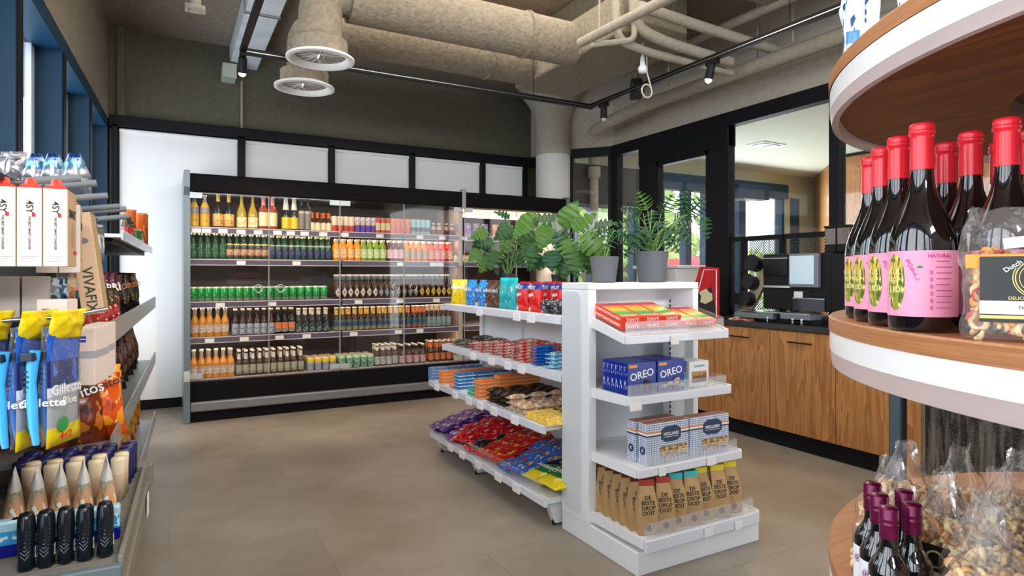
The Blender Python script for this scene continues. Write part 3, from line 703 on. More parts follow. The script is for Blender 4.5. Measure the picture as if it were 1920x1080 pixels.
P['cider'] = bottle('cider_bottle', 'bottle', .268, .036, .013, .55, .86, mat('grey_frosted', (.36, .34, .33), .3), lab=(.04, .46, pm('cider_lbl', [(0, '#e8b020'), (.9, '#c88a18')], [('#5b3a28', 7, .62, (.3, .8))])), lab2=(.62, .78, pm('cider_lbl2', [(0, '#f0c040')])), cap=(.90, C_sil))
P['sparkling'] = bottle('sparkling_wine_bottle', 'bottle', .295, .042, .013, .42, .80, G_dark, lab=(.05, .40, pm('spk_lbl', [(0, '#dfa050'), (.5, '#e8b860')], [('#70803a', 6, .62)])), cap=(.76, C_gold))
P['white_wine'] = bottle('white_wine_bottle', 'bottle', .290, .040, .013, .42, .78, G_yel, lab=(.05, .34, pm('ww_lbl', [(0, '#e6c060')], [('#f6ead0', 4, .5)])))
P['rose'] = bottle('rose_wine_bottle', 'bottle', .285, .040, .014, .58, .76, G_rose, lab=(.10, .52, pm('rose_lbl', [(0, '#ecd9a8')], [('#4a3c2a', 5, .68, (.35, .6))])), cap=(.74, C_pink))
P['cava'] = bottle('cava_bottle', 'bottle', .300, .036, .013, .42, .80, G_dark, lab=(.04, .38, pm('cava_lbl', [(0, '#e8c41a')])), cap=(.60, C_wh))
P['grey_wine'] = bottle('red_wine_bottle', 'bottle', .285, .031, .012, .66, .80, G_dark, lab=(.04, .62, pm('gw_lbl', [(0, '#7c7468'), (.85, '#b8ab98')])))
P['mini'] = bottle('small_liquor_bottle', 'bottle', .168, .025, .010, .5, .72, G_brown, lab=(.05, .46, pm('mini_lbl', [(0, '#e8d6a8')], [('#8a7a50', 8, .62)])), cap=(.72, C_red))
P['lager'] = bottle('lager_bottle', 'bottle', .215, .029, .0125, .52, .76, G_green, lab=(.10, .46, pm('lag_lbl', [(0, '#0c4a26'), (.3, '#1b5a30'), (.55, '#0c4a26')], [('#c8d8b0', 9, .66)])), cap=(.94, C_lg), neck=(.70, .80, pm('lag_nk', [(0, '#184c2c')])))
P['pilsner'] = bottle('pilsner_bottle', 'bottle', .212, .029, .0125, .52, .76, G_green, lab=(.10, .48, pm('pil_lbl', [(0, '#4a3020'), (.18, '#c89a70'), (.82, '#4a3020')], [('#6b3a28', 7, .58)])), cap=(.94, C_wh), neck=(.58, .64, pm('pil_nk', [(0, '#d8b070')])))
P['navy_lager'] = bottle('navy_label_beer_bottle', 'bottle', .208, .028, .012, .52, .76, G_green, lab=(.10, .46, pm('nvl_lbl', [(0, '#16204a')], [('#8fa0b0', 9, .63)])), cap=(.94, C_lg), neck=(.57, .64, pm('nv_nk', [(0, '#98a0a0')])))
for nm, j, c1, c2 in (('orange', J_or, '#f0a850', '#f6d8a0'), ('green', J_gr, '#b8cc80', '#dce8b0'), ('berry', J_dk, '#e0a8a8', '#f0c8c8'), ('mango', J_or, '#e8a070', '#a8b8a8'), ('red', J_rd, '#f08060', '#f8c0a8')):
    P['j_' + nm] = bottle('juice_bottle', 'bottle', .198, .030, .016, .62, .84, j, lab=(.14, .56, pm('j_%s_lbl' % nm, [(0, c1)], [(c2, 5, .5)])), cap=(.90, C_wh))
P['green_can'] = can('beer_can', .125, .032, pm('gcan', [(0, '#8a9a80'), (.22, '#1f9a45'), (.9, '#c8d8b8')], [('#c8e0c0', 6, .66, (.3, .7)), ('#0f6a30', 5, .6, (.3, .85))], rough=.25, metal=.3))
def diamond(name, c, ring):
    pr = bottle(name, 'bottle', .225, .029, .0115, .50, .72, G_brown, cap=(.93, C_wh), neck=(.80, .93, mat('blue_neck', (.10, .16, .20), .4)))
    mk = pr.make
    def make():
        o = mk(); pts = [(-.026, .062), (0, .018), (.026, .062), (0, .106)]
        m = MB(); n = 6; r = .0298
        vs = []; fs = []
        for i in range(n + 1):
            x = -.026 + .052 * i / n; hh = .044 * (1 - abs(x) / .027)
            a = x / r; vs += [(r * sin(a), -r * cos(a), .062 - hh), (r * sin(a), -r * cos(a), .062 + hh)]
        for i in range(n): fs.append((2 * i, 2 * i + 2, 2 * i + 3, 2 * i + 1))
        m.add(vs, fs, 0, True); m.build('label', c, o)
        MB().lathe([(0, 0), (.009, 0)], 12).build('emblem', ring, o, loc=(0, -.0305, .062), rot=(R(90), 0, 0))
        return o
    return Proto(make)
P['dia_w'] = diamond('abbey_beer_bottle', mat('dl_w', (.62, .56, .46), .5), mat('dl_k', (.15, .10, .07), .5))
P['dia_g'] = diamond('abbey_beer_bottle', mat('dl_g', (.20, .20, .20), .5), mat('dl_s', (.4, .4, .4), .5))
P['dia_y'] = diamond('abbey_beer_bottle', mat('dl_y', (.66, .42, .06), .5), MATS['dl_k'])
P['cider_o'] = bottle('golden_beer_bottle', 'bottle', .238, .031, .0135, .50, .78, G_cider, lab=(.16, .42, pm('co_lbl', [(0, '#b8a090')], [('#e8d8c8', 5, .55)])), cap=(.93, C_wh), neck=(.80, .92, mat('clear_neck', (.42, .36, .28), .15)))
P['silver_l'] = bottle('silver_label_beer_bottle', 'bottle', .225, .029, .0125, .50, .74, G_brown, lab=(.04, .45, pm('sl_lbl', [(0, '#a8aeb4')], [('#5c6874', 5, .56)])), cap=(.94, C_wh))
P['orange_l'] = bottle('orange_label_beer_bottle', 'bottle', .225, .029, .0125, .50, .74, G_dark, lab=(.08, .45, pm('ol_lbl', [(0, '#7a7470'), (.4, '#e07a40')], [('#f0b890', 6, .62)])), cap=(.94, C_wh))
P['black_l'] = bottle('black_label_beer_bottle', 'bottle', .215, .028, .0125, .50, .74, G_dark, lab=(.04, .48, pm('bl_lbl', [(0, '#20383c'), (.7, '#101c20')], [('#c8d0cc', 7, .6)])), cap=(.95, C_wh), neck=(.74, .93, mat('cream_neck', (.72, .62, .48), .45)))
P['gold_n'] = bottle('gold_neck_beer_bottle', 'bottle', .215, .028, .013, .50, .74, G_brown, lab=(.04, .48, pm('gn_lbl', [(0, '#7a7648'), (.35, '#2a4068'), (.8, '#5a6a58')], [('#9aa890', 7, .62)])), cap=(.95, C_wh), neck=(.70, .93, mat('gold_neck', (.70, .42, .08), .35, .3)))
P['orange_n'] = bottle('orange_neck_beer_bottle', 'bottle', .215, .028, .013, .50, .74, G_brown, lab=(.04, .48, pm('on_lbl', [(0, '#8a4a38'), (.3, '#28506a'), (.8, '#4a5a60')], [('#9aa890', 7, .62)])), cap=(.95, C_wh), neck=(.70, .93, mat('orange_neck', (.70, .20, .06), .35, .3)))
P['white_n'] = bottle('pale_neck_beer_bottle', 'bottle', .218, .028, .013, .50, .74, G_brown, lab=(.04, .48, pm('wn_lbl', [(0, '#50706c'), (.35, '#7c9490')], [('#b8c8c0', 7, .6)])), cap=(.95, C_wh), neck=(.74, .93, mat('pale_neck', (.60, .48, .36), .45)))
P['cream_l'] = bottle('cream_label_beer_bottle', 'bottle', .215, .027, .0125, .48, .72, G_brown, lab=(.08, .44, pm('cl_lbl', [(0, '#8c8878'), (.3, '#a8a48c')], [('#707060', 8, .6)])), cap=(.94, C_wh), neck=(.66, .88, mat('white_neck', (.66, .62, .56), .45)))
P['white_l'] = bottle('white_label_beer_bottle', 'bottle', .20, .027, .0125, .48, .72, G_brown, lab=(.06, .44, pm('wl_lbl', [(0, '#9aa09c')], [('#c4c8c4', 6, .55)])), cap=(.94, C_wh), neck=(.72, .9, MATS['white_neck']))
P['pink_l'] = bottle('pink_label_beer_bottle', 'bottle', .185, .028, .0125, .48, .72, G_brown, lab=(.06, .44, pm('pl_lbl', [(0, '#b08888')], [('#e0c0bc', 6, .55)])), cap=(.93, C_wh))
P['amber_l'] = bottle('orange_label_ale_bottle', 'bottle', .205, .027, .0125, .48, .72, G_brown, lab=(.10, .42, pm('al_lbl', [(0, '#b86838')], [('#e09060', 6, .6)])), cap=(.94, C_wh), neck=(.68, .9, mat('amber_neck', (.60, .18, .05), .4)))
P['yellow_can'] = can('soft_drink_can', .115, .031, pm('ycan', [(0, '#98a8c0'), (.35, '#8894a8'), (.62, '#d8b820'), (.93, '#d8c890')], [('#c8b0a0', 5, .6, (.1, .6))], rough=.3), mat('pale_lid', (.75, .62, .45), .35, .4))
P['mint_can'] = can('mint_green_can', .115, .031, pm('mcan', [(0, '#4c8c68'), (.8, '#a8c8a0')], [('#a8d0b4', 5, .56)], rough=.3), MATS['pale_lid'])
def cancol(key, nm, bands, blobs=None, h=.145, r=.0262): P[key] = can(nm, h, r, pm('c_' + key, bands, blobs, rough=.35), mat('cream_lid', (.8, .7, .55), .35, .3))
cancol('c_cream', 'cocktail_can', [(0, '#c84a34'), (.42, '#f0ddc0')], [('#e8a088', 9, .62, (0, .4))])
cancol('c_purple', 'cocktail_can', [(0, '#5a3aa0'), (.48, '#f0c890'), (.66, '#e8dcd8')], [('#8a60c0', 7, .56)])
cancol('c_orange', 'cocktail_can', [(0, '#d05a30'), (.2, '#f0d8a8'), (.68, '#d86040')], [('#f0c8a0', 8, .66)])
cancol('c_red', 'cocktail_can', [(0, '#e4604a'), (.5, '#e07a50')], [('#f0a080', 6, .6)])
cancol('c_blue', 'cocktail_can', [(0, '#88b8c0'), (.2, '#5a6870'), (.48, '#98c8cc')], [('#e8a0a0', 8, .68)])
cancol('c_lilac', 'cocktail_can', [(0, '#8a70c8')], [('#f0d080', 3.5, .58), ('#c8b0e8', 7, .6)], .13, .033)
cancol('c_peach', 'cocktail_can', [(0, '#e88a48')], [('#f8d0a8', 4, .55)], .13, .033)
P['redmini'] = bottle('small_red_drink_bottle', 'bottle', .118, .024, .013, .55, .8, mat('dark_red_drink', (.16, .01, .02), .15), lab=(.45, .75, pm('rm_lbl', [(0, '#c8a088')])), cap=(.88, C_wh))
P['gbottle'] = bottle('green_water_bottle', 'bottle', .26, .038, .013, .50, .80, G_bgr, lab=(.15, .42, pm('gb_lbl', [(0, '#c8e0a0')], [('#60a040', 5, .55)])), cap=(.92, C_wh))

shn = ['top', 'second', 'middle', 'fourth', 'bottom']
def row(shelf, key, pxs, desc, group, rows=1, y0=.10, dy=.066, cat=None):
    n = len(pxs)
    for r_ in range(rows):
        for i, px in enumerate(pxs):
            x = onY(px, YF + y0); y = YF + y0 + r_ * dy
            if r_: x += (.004 if (i * 7 + r_) % 3 else -.004)
            which = (ordn(i + 1) + ' from left') if n > 1 else 'alone'
            if r_ == 0: lb = '%s, %s, %s cooler shelf' % (desc, which, shn[shelf])
            else: lb = '%s, %s in %s row, %s cooler shelf' % (desc, which, ordn(r_ + 1), shn[shelf])
            P[key].place((x, y, SH[shelf]), (0, 0, rnd.uniform(-.12, .12)), lb, group)
row(0, 'cider', (364, 384), 'orange and grey cider bottle', 'orange and grey cider bottles')
row(0, 'sparkling', (409, 429), 'gold-foiled dark bottle with peach label', 'gold-foiled sparkling wines')
row(0, 'white_wine', (453, 474), 'golden white wine bottle, cream label', 'golden white wines')
row(0, 'rose', (494, 511), 'red-amber wine bottle with pink foil', 'pink-foiled wines')
row(0, 'cava', (536, 551.5), 'dark cava bottle with yellow label', 'yellow label cava bottles')
row(0, 'grey_wine', (565.5, 577), 'slim dark bottle with grey label', 'grey label bottles')
row(0, 'mini', (586, 596, 607, 616.5), 'small orange-capped liquor bottle', 'small orange-capped bottles', 2)
row(0, 'c_cream', (627, 638, 649, 659), 'cream and red slim can', 'cream and red cans', 2)
row(0, 'c_purple', (670, 680, 690, 699.5), 'purple slim can', 'purple slim cans', 2)
row(0, 'c_orange', (708, 718, 727), 'orange and cream slim can', 'orange and cream cans', 2)
row(0, 'c_red', (737, 746, 755, 764.5), 'coral red slim can', 'coral slim cans', 2)
row(0, 'c_blue', (775, 784, 793, 802), 'pale blue slim can', 'pale blue cans', 2)
row(0, 'redmini', (812.5, 823, 837, 847), 'little dark red drink bottle', 'little dark red bottles')
row(0, 'c_lilac', (861, 877, 893, 909), 'lilac can with yellow picture', 'lilac cans')
row(0, 'c_peach', (929, 942, 956), 'orange can behind the monstera', 'orange cans behind the monstera')
row(0, 'c_blue', (990, 1002), 'pale can seen between monstera leaves', 'pale cans between the leaves')
row(0, 'gbottle', (1018, 1029, 1051), 'bright green water bottle', 'bright green bottles')
row(1, 'lager', (362, 376, 390, 404, 418), 'green lager bottle with green label', 'green label lagers', 2)
row(1, 'pilsner', (431, 444, 457.5, 471, 484, 496.5), 'green bottle with brown oval label', 'brown label pilsners', 2)
row(1, 'navy_lager', (510, 522.5, 534.5, 546.5, 558, 569.5, 582, 594, 605, 615.5), 'green bottle with navy label', 'navy label beers', 2)
row(1, 'j_orange', (631, 644.5, 657.5, 670.5), 'bright orange juice bottle', 'orange juice bottles', 2)
row(1, 'j_green', (682.5, 694, 706, 718), 'green juice bottle', 'green juice bottles', 2)
row(1, 'j_berry', (731, 742, 752.5), 'dark berry juice bottle, pink label', 'berry juice bottles', 2)
row(1, 'j_mango', (762.5, 774, 785, 796.5), 'mango juice bottle, peach label', 'mango juice bottles', 2)
row(1, 'j_red', (808, 819.5, 831.5, 842.5), 'red juice bottle', 'red juice bottles', 2)
row(2, 'green_can', [362 + i * 14.4 for i in range(18)], 'green beer can', 'green beer cans', 2, dy=.07)
row(2, 'dia_w', (633, 645.5, 657, 668.5, 679.5, 691, 702.5), 'brown bottle with white diamond label', 'white diamond label bottles', 3, dy=.062)
row(2, 'dia_g', (714, 724.5, 735, 746, 757.5, 768.5, 779), 'brown bottle with grey diamond label', 'grey diamond label bottles', 3, dy=.062)
row(2, 'dia_y', (790, 800.5, 811, 821.5, 831, 840.5), 'brown bottle with yellow diamond label', 'yellow diamond label bottles', 3, dy=.062)
row(3, 'cider_o', (365, 379.5, 393.5, 408, 422), 'golden bottle with pale label', 'golden bottles on fourth shelf', 2)
row(3, 'silver_l', (441, 455, 468.5, 482, 495, 508.5), 'brown bottle with silver label', 'silver label beers', 2)
row(3, 'orange_l', (521.5, 534, 547), 'dark bottle with orange label', 'orange label beers', 2)
row(3, 'black_l', (560, 572.5, 585.5, 598, 611.5), 'cream-necked bottle with black label', 'black label beers', 2)
row(3, 'gold_n', (631.5, 643, 654.5, 666, 677.5, 689, 700.5, 712, 722.5, 733, 744, 755), 'gold-necked bottle with blue label', 'gold-necked beers', 2)
row(3, 'orange_n', (766, 777, 786.5, 795), 'orange-necked bottle with blue label', 'orange-necked beers', 2)
row(3, 'white_n', (804, 813, 822, 831, 840.5), 'pale-necked bottle, grey-green label', 'pale-necked beers', 2)
row(4, 'cider_o', (363, 377.5, 391.5, 405, 418.5, 432.5), 'golden bottle with pale label', 'golden bottles on bottom shelf', 2, y0=.13)
row(4, 'cream_l', (448, 461, 474, 487, 500, 513, 526, 538.5, 551, 564), 'white-necked bottle with olive-cream label', 'cream label beers', 3, y0=.13)
row(4, 'yellow_can', (582, 596.5, 610.5, 624), 'yellow and blue soft drink can', 'yellow and blue cans', 4, y0=.13)
row(4, 'mint_can', (641, 655, 668.5, 682, 695), 'mint green can', 'mint green cans', 4, y0=.13)
row(4, 'white_l', (707, 718, 729, 740.5), 'brown bottle with white label', 'white label beers', 3, y0=.13)
row(4, 'pink_l', (754, 767.5, 780.5, 793), 'brown bottle with pink label', 'pink label beers', 3, y0=.13)
row(4, 'amber_l', (808, 819.5, 830.5, 841.5, 852.5), 'orange-necked ale bottle', 'orange-necked ales', 3, y0=.13)
# cartons and boxes in the right-hand module
def carton(px0, px1, y, shelf, h, m, nm, label, cat, dpt=.08):
    a, c = onY(px0, YF + y), onY(px1, YF + y)
    return tag(MB().box(-(c - a) / 2, (c - a) / 2, 0, dpt, 0, h).build(nm, m, loc=((a + c) / 2, YF + y, SH[shelf]), bevel=.003), label, cat)
MJ = pm('grey_juice_carton', [(0, '#8a7a90'), (.25, '#e0a060'), (.45, '#a8a098'), (.85, '#c8c4b8')], [('#d87020', 4, .58, (.1, .5))])
for i, (a, b_) in enumerate(((861, 874), (876, 889))): carton(a, b_, .09, 2, .15, MJ, 'juice_carton', 'grey carton with orange picture, %s of two, middle cooler shelf' % ('left' if i == 0 else 'right'), 'juice carton')
MJr = pm('red_jar', [(0, '#c84a28'), (.35, '#e8c0a0'), (.7, '#c84a28')], [('#8a2a18', 5, .6)])
for i, (a, b_) in enumerate(((892, 901), (903, 912), (914, 923))): carton(a, b_, .09, 2, .085, MJr, 'dessert_pot', 'little red and cream pot, %s of three, behind the snack bags' % ordn(i + 1), 'dessert pot')
carton(926, 938, .09, 2, .065, mat('cream_pack', (.55, .48, .40), .5), 'cream_pack', 'small beige pack beside the black plant pot', 'pack')
carton(965, 1012, .10, 2, .13, pm('yellow_case', [(0, '#c89a40'), (.8, '#e0b850')], [('#a07020', 4, .58), ('#e8d090', 6, .62)]), 'yellow_case', 'yellow display case of food behind the plants', 'box', .2)
carton(1015, 1034, .10, 2, .14, pm('teal_pack', [(0, '#3a7080')], [('#c8d8d0', 5, .6), ('#d09050', 6, .66)]), 'teal_pack', 'teal pack behind the right monstera stems', 'pack')
MT = pm('yellow_tray', [(0, '#c8a860'), (.3, '#e8d490'), (.8, '#b88a48')], [('#88a040', 6, .6), ('#f0e8b0', 4, .55)])
for i, (a, b_) in enumerate(((851, 866), (868, 886), (888, 905), (925, 945), (985, 1003))): carton(a, b_, .08, 1, .072, MT, 'sandwich_pack', 'yellow chilled food pack, %s from left, second cooler shelf' % ordn(i + 1), 'food pack', .12)
# ================================================================ bags
def bagmesh(w_, h, t, seed, nx=9, nz=12, seal=.08, wr=.12, top=1.0):
    """pillow bag standing on z=0, facing -Y; returns MB"""
    q = random.Random(seed); off = Vector((q.uniform(0, 50), q.uniform(0, 50), q.uniform(0, 50)))
    m = MB(); vs = []
    for side in (-1, 1):
        for j in range(nz + 1):
            v = j / nz
            for i in range(nx + 1):
                u = 2 * i / nx - 1
                if v < seal or v > 1 - seal: th = .0015
                else:
                    vv = (v - seal) / (1 - 2 * seal); th = t / 2 * max(0, 1 - abs(2 * vv - 1) ** 3) ** .6 * max(0, 1 - abs(u) ** 3.2) ** .6 + .0012
                nn = noise.noise(Vector((u * 1.3, side * .7, v * 2.2)) * 1.7 + off)
                n2 = noise.noise(Vector((u * 3, side, v * 4)) * 1.9 + off)
                th *= 1 + wr * 2.2 * nn; wid = w_ / 2 * (1 - .07 * (1 - abs(2 * v - 1) ** 2)) * (1 if v < .5 else 1 - (1 - top) * (v - .5) * 2)
                x = u * wid + wr * .05 * w_ * n2; z = v * h + wr * .04 * h * nn * (1 if .05 < v < .95 else .4)
                vs.append((x, side * th + (wr * .25 * t * n2 if th > .004 else wr * .12 * t * sin(u * 9 + seed)), z))
    n = (nx + 1) * (nz + 1); fs = []
    for s_ in (0, 1):
        for j in range(nz):
            for i in range(nx):
                a = s_ * n + j * (nx + 1) + i; f = (a, a + 1, a + nx + 2, a + nx + 1); fs.append(f if s_ == 0 else f[::-1])
    for j in range(nz):
        for i in (0, nx):
            a = j * (nx + 1) + i; f = (a, a + nx + 1, n + a + nx + 1, n + a); fs.append(f if i == 0 else f[::-1])
    for i in range(nx):
        fs.append((i, n + i, n + i + 1, i + 1)); a = nz * (nx + 1) + i; fs.append((a, a + 1, n + a + 1, n + a))
    m.add(vs, fs, 0, True); return m
def bag(name, cat, w_, h, t, m, seed, txt=None, **k):
    """txt = list of (string, size, material, height, rot, sx)"""
    def make():
        o = bagmesh(w_, h, t, seed, **k).build(name, m); tag(o, name, cat)
        for q in txt or []:
            s_, sz, tm, z = q[:4]; rz = q[4] if len(q) > 4 else 0; sx = q[5] if len(q) > 5 else 1
            text(s_, sz, tm, o, (0, -t / 2 * 1.28 - .001, z), (R(90), rz, 0), sx=sx)
        return o
    return Proto(make)
# ================================================================ CENTRE GONDOLA
SPX = 1.95
gd = thing('gondola_shelving', 'white shelving unit full of sweets in the middle of the shop', 'shelving unit', (0, 0, 0))
GY0, GYM, GY1 = 2.47, 3.37, 3.95
g = MB(); g.box(SPX - .012, SPX + .012, GY0, GY1, .12, 1.145)
g.build('back_panel', M_white, gd)
for y in (GY0 + .02, GYM, GY1 - .03):
    MB().box(SPX - .035, SPX + .035, y - .02, y + .025, 0, 1.15).build('upright', M_white, gd, bevel=.003)
MB().box(SPX - .005 - .012, SPX - .012, 2.86, 2.864, .16, 1.14).build('panel_seam', mat('seam_grey', (.3, .31, .32), .6), gd)
for y in (2.53, 3.39, 3.93):
    f = MB(); f.prism([(1.625, 0.012), (1.585, .108), (SPX - .03, .12), (SPX - .03, .012)], y - .02, y + .02, 0, Matrix(((1, 0, 0, 0), (0, 0, 1, 0), (0, 1, 0, 0), (0, 0, 0, 1))))
    f.build('foot', M_white, gd, bevel=.002)
    MB().tube([(1.63, y, 0), (1.63, y, .03)], .012, 10).build('foot_screw', M_black, gd)
GS = [(1.545, .150), (1.535, .498), (1.632, .735), (1.632, 1.010)]
for i, (xf, z) in enumerate(GS):
    for (a, c) in ((GY0 + .01, GYM - .002), (GYM + .002, GY1)):
        s = MB().box(xf + .02, SPX - .012, a, c, z - .028, z).build('shelf', M_white, gd, bevel=.002)
        MB().box(xf, xf + .02, a, c, z - .042, z - .002).build('price_strip', M_strip, s, bevel=.003)
for (i, ys) in ((0, (3.6, 3.42, 3.2, 2.95, 2.75)), (1, (3.8, 3.5, 3.3, 3.15, 2.98, 2.75)), (2, (3.45, 3.2, 3.0, 2.85)), (3, (3.36, 2.75, 2.9))):
    for y in ys:
        xf, z = GS[i]; MB().box(xf - .006, xf, y - .035, y + .035, z - .05, z - .012).build('price_tag', M_tag, gd)
# clear dividers on the bottom shelf
for a, c in ((2.55, 3.36),):
    tag(MB().box(1.562, 1.565, a, c, .15, .21).build('shelf_riser', M_clear), 'clear plastic riser along the bottom gondola shelf front', 'shelf riser')
G = {}
def txt_(s, c): return s
G['yel'] = bag('candy_bag', 'snack bag', .115, .165, .05, pm('b_yel', [(0, '#e8c810'), (.6, '#f0d840')], [('#d8e8e0', 4, .62, (.45, .9)), ('#6a9a30', 6, .66, (.3, .6)), ('#c88030', 7, .64)]), 1, [("m&m's", .034, M_wink, .11)])
G['blu'] = bag('candy_bag', 'snack bag', .105, .165, .05, pm('b_blu', [(0, '#1478c8'), (.7, '#1a90e0')], [('#d84040', 8, .68, (.2, .6)), ('#88c8f0', 7, .62)]), 2, [("m&m's", .034, M_wink, .10)])
G['brn'] = bag('candy_bag', 'snack bag', .105, .165, .05, pm('b_brn', [(0, '#4a2c20'), (.7, '#5c382a')], [('#d8b040', 9, .66, (0, .5)), ('#d05040', 8, .66, (.2, .7)), ('#88a050', 9, .7)]), 3, [("m&m's", .034, M_wink, .10)])
G['teal'] = bag('candy_bag', 'snack bag', .105, .180, .05, pm('b_teal', [(0, '#12a8b0'), (.9, '#20c8cc')], [('#d8e0c0', 5, .68, (.1, .8)), ('#a06848', 7, .70, (.1, .7))]), 4)
G['red'] = bag('candy_bag', 'snack bag', .11, .190, .05, pm('b_red', [(0, '#d81414'), (.62, '#c82428'), (.74, '#2a3a98'), (.93, '#c81828')], [('#f08030', 7, .68, (.1, .4))]), 5, [('FRUIT', .030, M_wink, .150), ('Mix', .034, M_wink, .105, R(-18))])
G['foil'] = bag('candy_bag', 'snack bag', .11, .075, .08, pm('b_foil', [(0, '#181a1c')], [('#a8b0b8', 7, .56), ('#584048', 9, .62)], rough=.2), 6)
def put(k, x, y, z, rot, label, grp=None): return G[k].place((x, y, z), rot, label, grp, (1, 1, .84) if k == 'red' else None)
z = GS[3][1]; FX = (0, 0, R(-90))
def gx_(px, x=1.70): return onX(px, x)
put('yel', 1.70, gx_(860), z, (R(-6), 0, R(-48)), 'yellow candy bag at the far end of the top gondola shelf')
put('blu', 1.70, gx_(882), z, (R(-6), 0, R(-84)), 'bright blue candy bag beside the yellow bag, left one')
put('blu', 1.70, gx_(903), z, (R(-5), 0, R(-92)), 'bright blue candy bag next to the brown bags, right one')
put('brn', 1.70, gx_(920), z, (R(-5), 0, R(-86)), 'brown candy bag on top gondola shelf, left of two')
put('brn', 1.70, gx_(935), z, (R(-4), 0, R(-95)), 'brown candy bag on top gondola shelf, right of two')
put('teal', 1.70, gx_(948), z, (R(-4), 0, R(-70)), 'turquoise candy bag turned sideways, left of two')
put('teal', 1.69, gx_(962), z, (R(-4), 0, R(-90)), 'turquoise candy bag facing the aisle, right of two')
put('red', 1.69, gx_(984), z, (R(-4), 0, R(-90)), 'red and blue candy bag, frontmost left beside the turquoise bags')
put('red', 1.69, gx_(1007), z, (R(-4), 0, R(-92)), 'red and blue candy bag, second from the turquoise bags')
put('red', 1.79, gx_(1028, 1.79), z, (R(-4), 0, R(-90)), 'red and blue candy bag set back behind foil packs, left')
put('red', 1.79, gx_(1048, 1.79), z, (R(-4), 0, R(-90)), 'red and blue candy bag set back, nearest the end panel')
put('foil', 1.70, gx_(1030), z, FX, 'dark crinkled foil candy pack below the red bags, left')
put('foil', 1.70, gx_(1050), z, (0, 0, R(-80)), 'dark crinkled foil candy pack below the red bags, right')
# chocolate bars: boxes lying flat in stacks
def bar(name, dx_, dy_, dz_, m, cat='chocolate bar', bev=.003):
    def make():
        o = MB().box(-dx_ / 2, dx_ / 2, -dy_ / 2, dy_ / 2, 0, dz_).build(name, m, bevel=bev); return tag(o, name, cat)
    return Proto(make)
def flow(name, L, w_, t, m, seed, cat='chocolate bar'):
    """flow-wrapped bar, long axis X, lying flat"""
    def make():
        mb = bagmesh(w_, L, t, seed, nx=6, nz=12, seal=.07, wr=.06)
        mb.v = [(z_ - L / 2, x_, -y_ + t / 2) for x_, y_, z_ in mb.v]
        o = mb.build(name, m); return tag(o, name, cat)
    return Proto(make)
def hstack(pr, x, y, z, n, dz, label, grp, jit=.004, xs=(0,), rz=0):
    for j, xo in enumerate(xs):
        for k_ in range(n):
            lv = 'topmost' if k_ == n - 1 else ('bottommost' if k_ == 0 else ordn(k_ + 1) + ' up')
            bk = '' if len(xs) == 1 else (', front stack' if j == 0 else ', %s stack back' % ordn(j + 1))
            pr.place((x + xo + rnd.uniform(-jit, jit), y + rnd.uniform(-jit, jit), z + k_ * dz), (0, 0, rz + rnd.uniform(-.05, .05)), '%s, %s%s' % (label, lv, bk), grp)
z = GS[2][1]
B = {}
B['foilgrey'] = flow('candy_bar', .15, .05, .022, pm('f_gry', [(0, '#5a5a54')], [('#b8b8a8', 6, .58), ('#803830', 7, .62)], rough=.25), 11)
B['redwhite'] = flow('candy_bar', .15, .046, .018, pm('f_rw', [(0, '#e8dcd0')], [('#c81818', 6, .49), ('#701818', 7, .66)], rough=.25, axis='X'), 12)
B['redor'] = flow('candy_bar', .15, .048, .018, pm('f_ro', [(0, '#e0d8d0')], [('#e0401c', 5, .47), ('#8a7040', 7, .64)], rough=.25, axis='X'), 13)
B['blue'] = flow('candy_bar', .13, .055, .018, pm('f_bl', [(0, '#1a62b8')], [('#88b8e8', 8, .66)], rough=.25), 14)
B['lblue'] = flow('candy_bar', .13, .06, .022, pm('f_lb', [(0, '#50b0d8')], [('#e8f4f8', 5, .52)], rough=.25), 15)
xs2 = (1.72, 1.87)
for i, (px, k_, n, dz, d_) in enumerate(((862, 'foilgrey', 2, .018, 'grey foil candy bar at far end'), (878, 'foilgrey', 2, .018, 'grey foil candy bar beside the red ones'), (896, 'redwhite', 3, .016, 'red and cream wrapped bar, farthest stack'), (915, 'redwhite', 4, .016, 'red and cream wrapped bar, second stack'), (934, 'redwhite', 5, .016, 'red and cream wrapped bar, third stack'), (955, 'redwhite', 5, .016, 'red and cream wrapped bar, fourth stack'),
        (976, 'redwhite', 5, .016, 'red and cream wrapped bar, fifth stack'), (992, 'redor', 7, .017, 'orange-red wrapped bar in tall stack'), (1015, 'blue', 6, .017, 'blue wrapped bar in neat stack'), (1041, 'lblue', 4, .020, 'pale blue wrapped bar nearest the end panel'))):
    hstack(B[k_], 1.72, onX(px, 1.70), z, n, dz, d_, d_.split(',')[0] + 's')
for i, px in enumerate((905, 930, 960, 990, 1010, 1030)):
    k_ = 'redor' if i > 2 else 'foilgrey'
    hstack(B[k_], 1.87, onX(px, 1.87), z, 5 if i > 2 else 3, .018, '%s candy bar at the back of second shelf, %s from left' % ('red' if i > 2 else 'grey', ordn(i + 1)), 'candy bars at the back of the second shelf')
z = GS[1][1]
B['bluebar'] = bar('chocolate_tablet', .12, .075, .020, pm('t_bl', [(0, '#d8e8f0'), (.35, '#2a78b0'), (.7, '#1c5c98')], [('#88b8d8', 7, .6)], rough=.3))
B['blcorn'] = bar('chocolate_tablet', .12, .075, .020, pm('t_bc', [(0, '#a8c8e0'), (.4, '#6888b8')], [('#3060a0', 7, .56)], rough=.3))
B['orbar'] = bar('chocolate_tablet', .14, .075, .020, pm('t_or', [(0, '#f0b890'), (.4, '#e87830')], [('#f09850', 7, .6)], rough=.3))
B['pink'] = bar('chocolate_tablet', .12, .075, .018, pm('t_pk', [(0, '#e88878')], [('#f0b8a8', 7, .6)]))
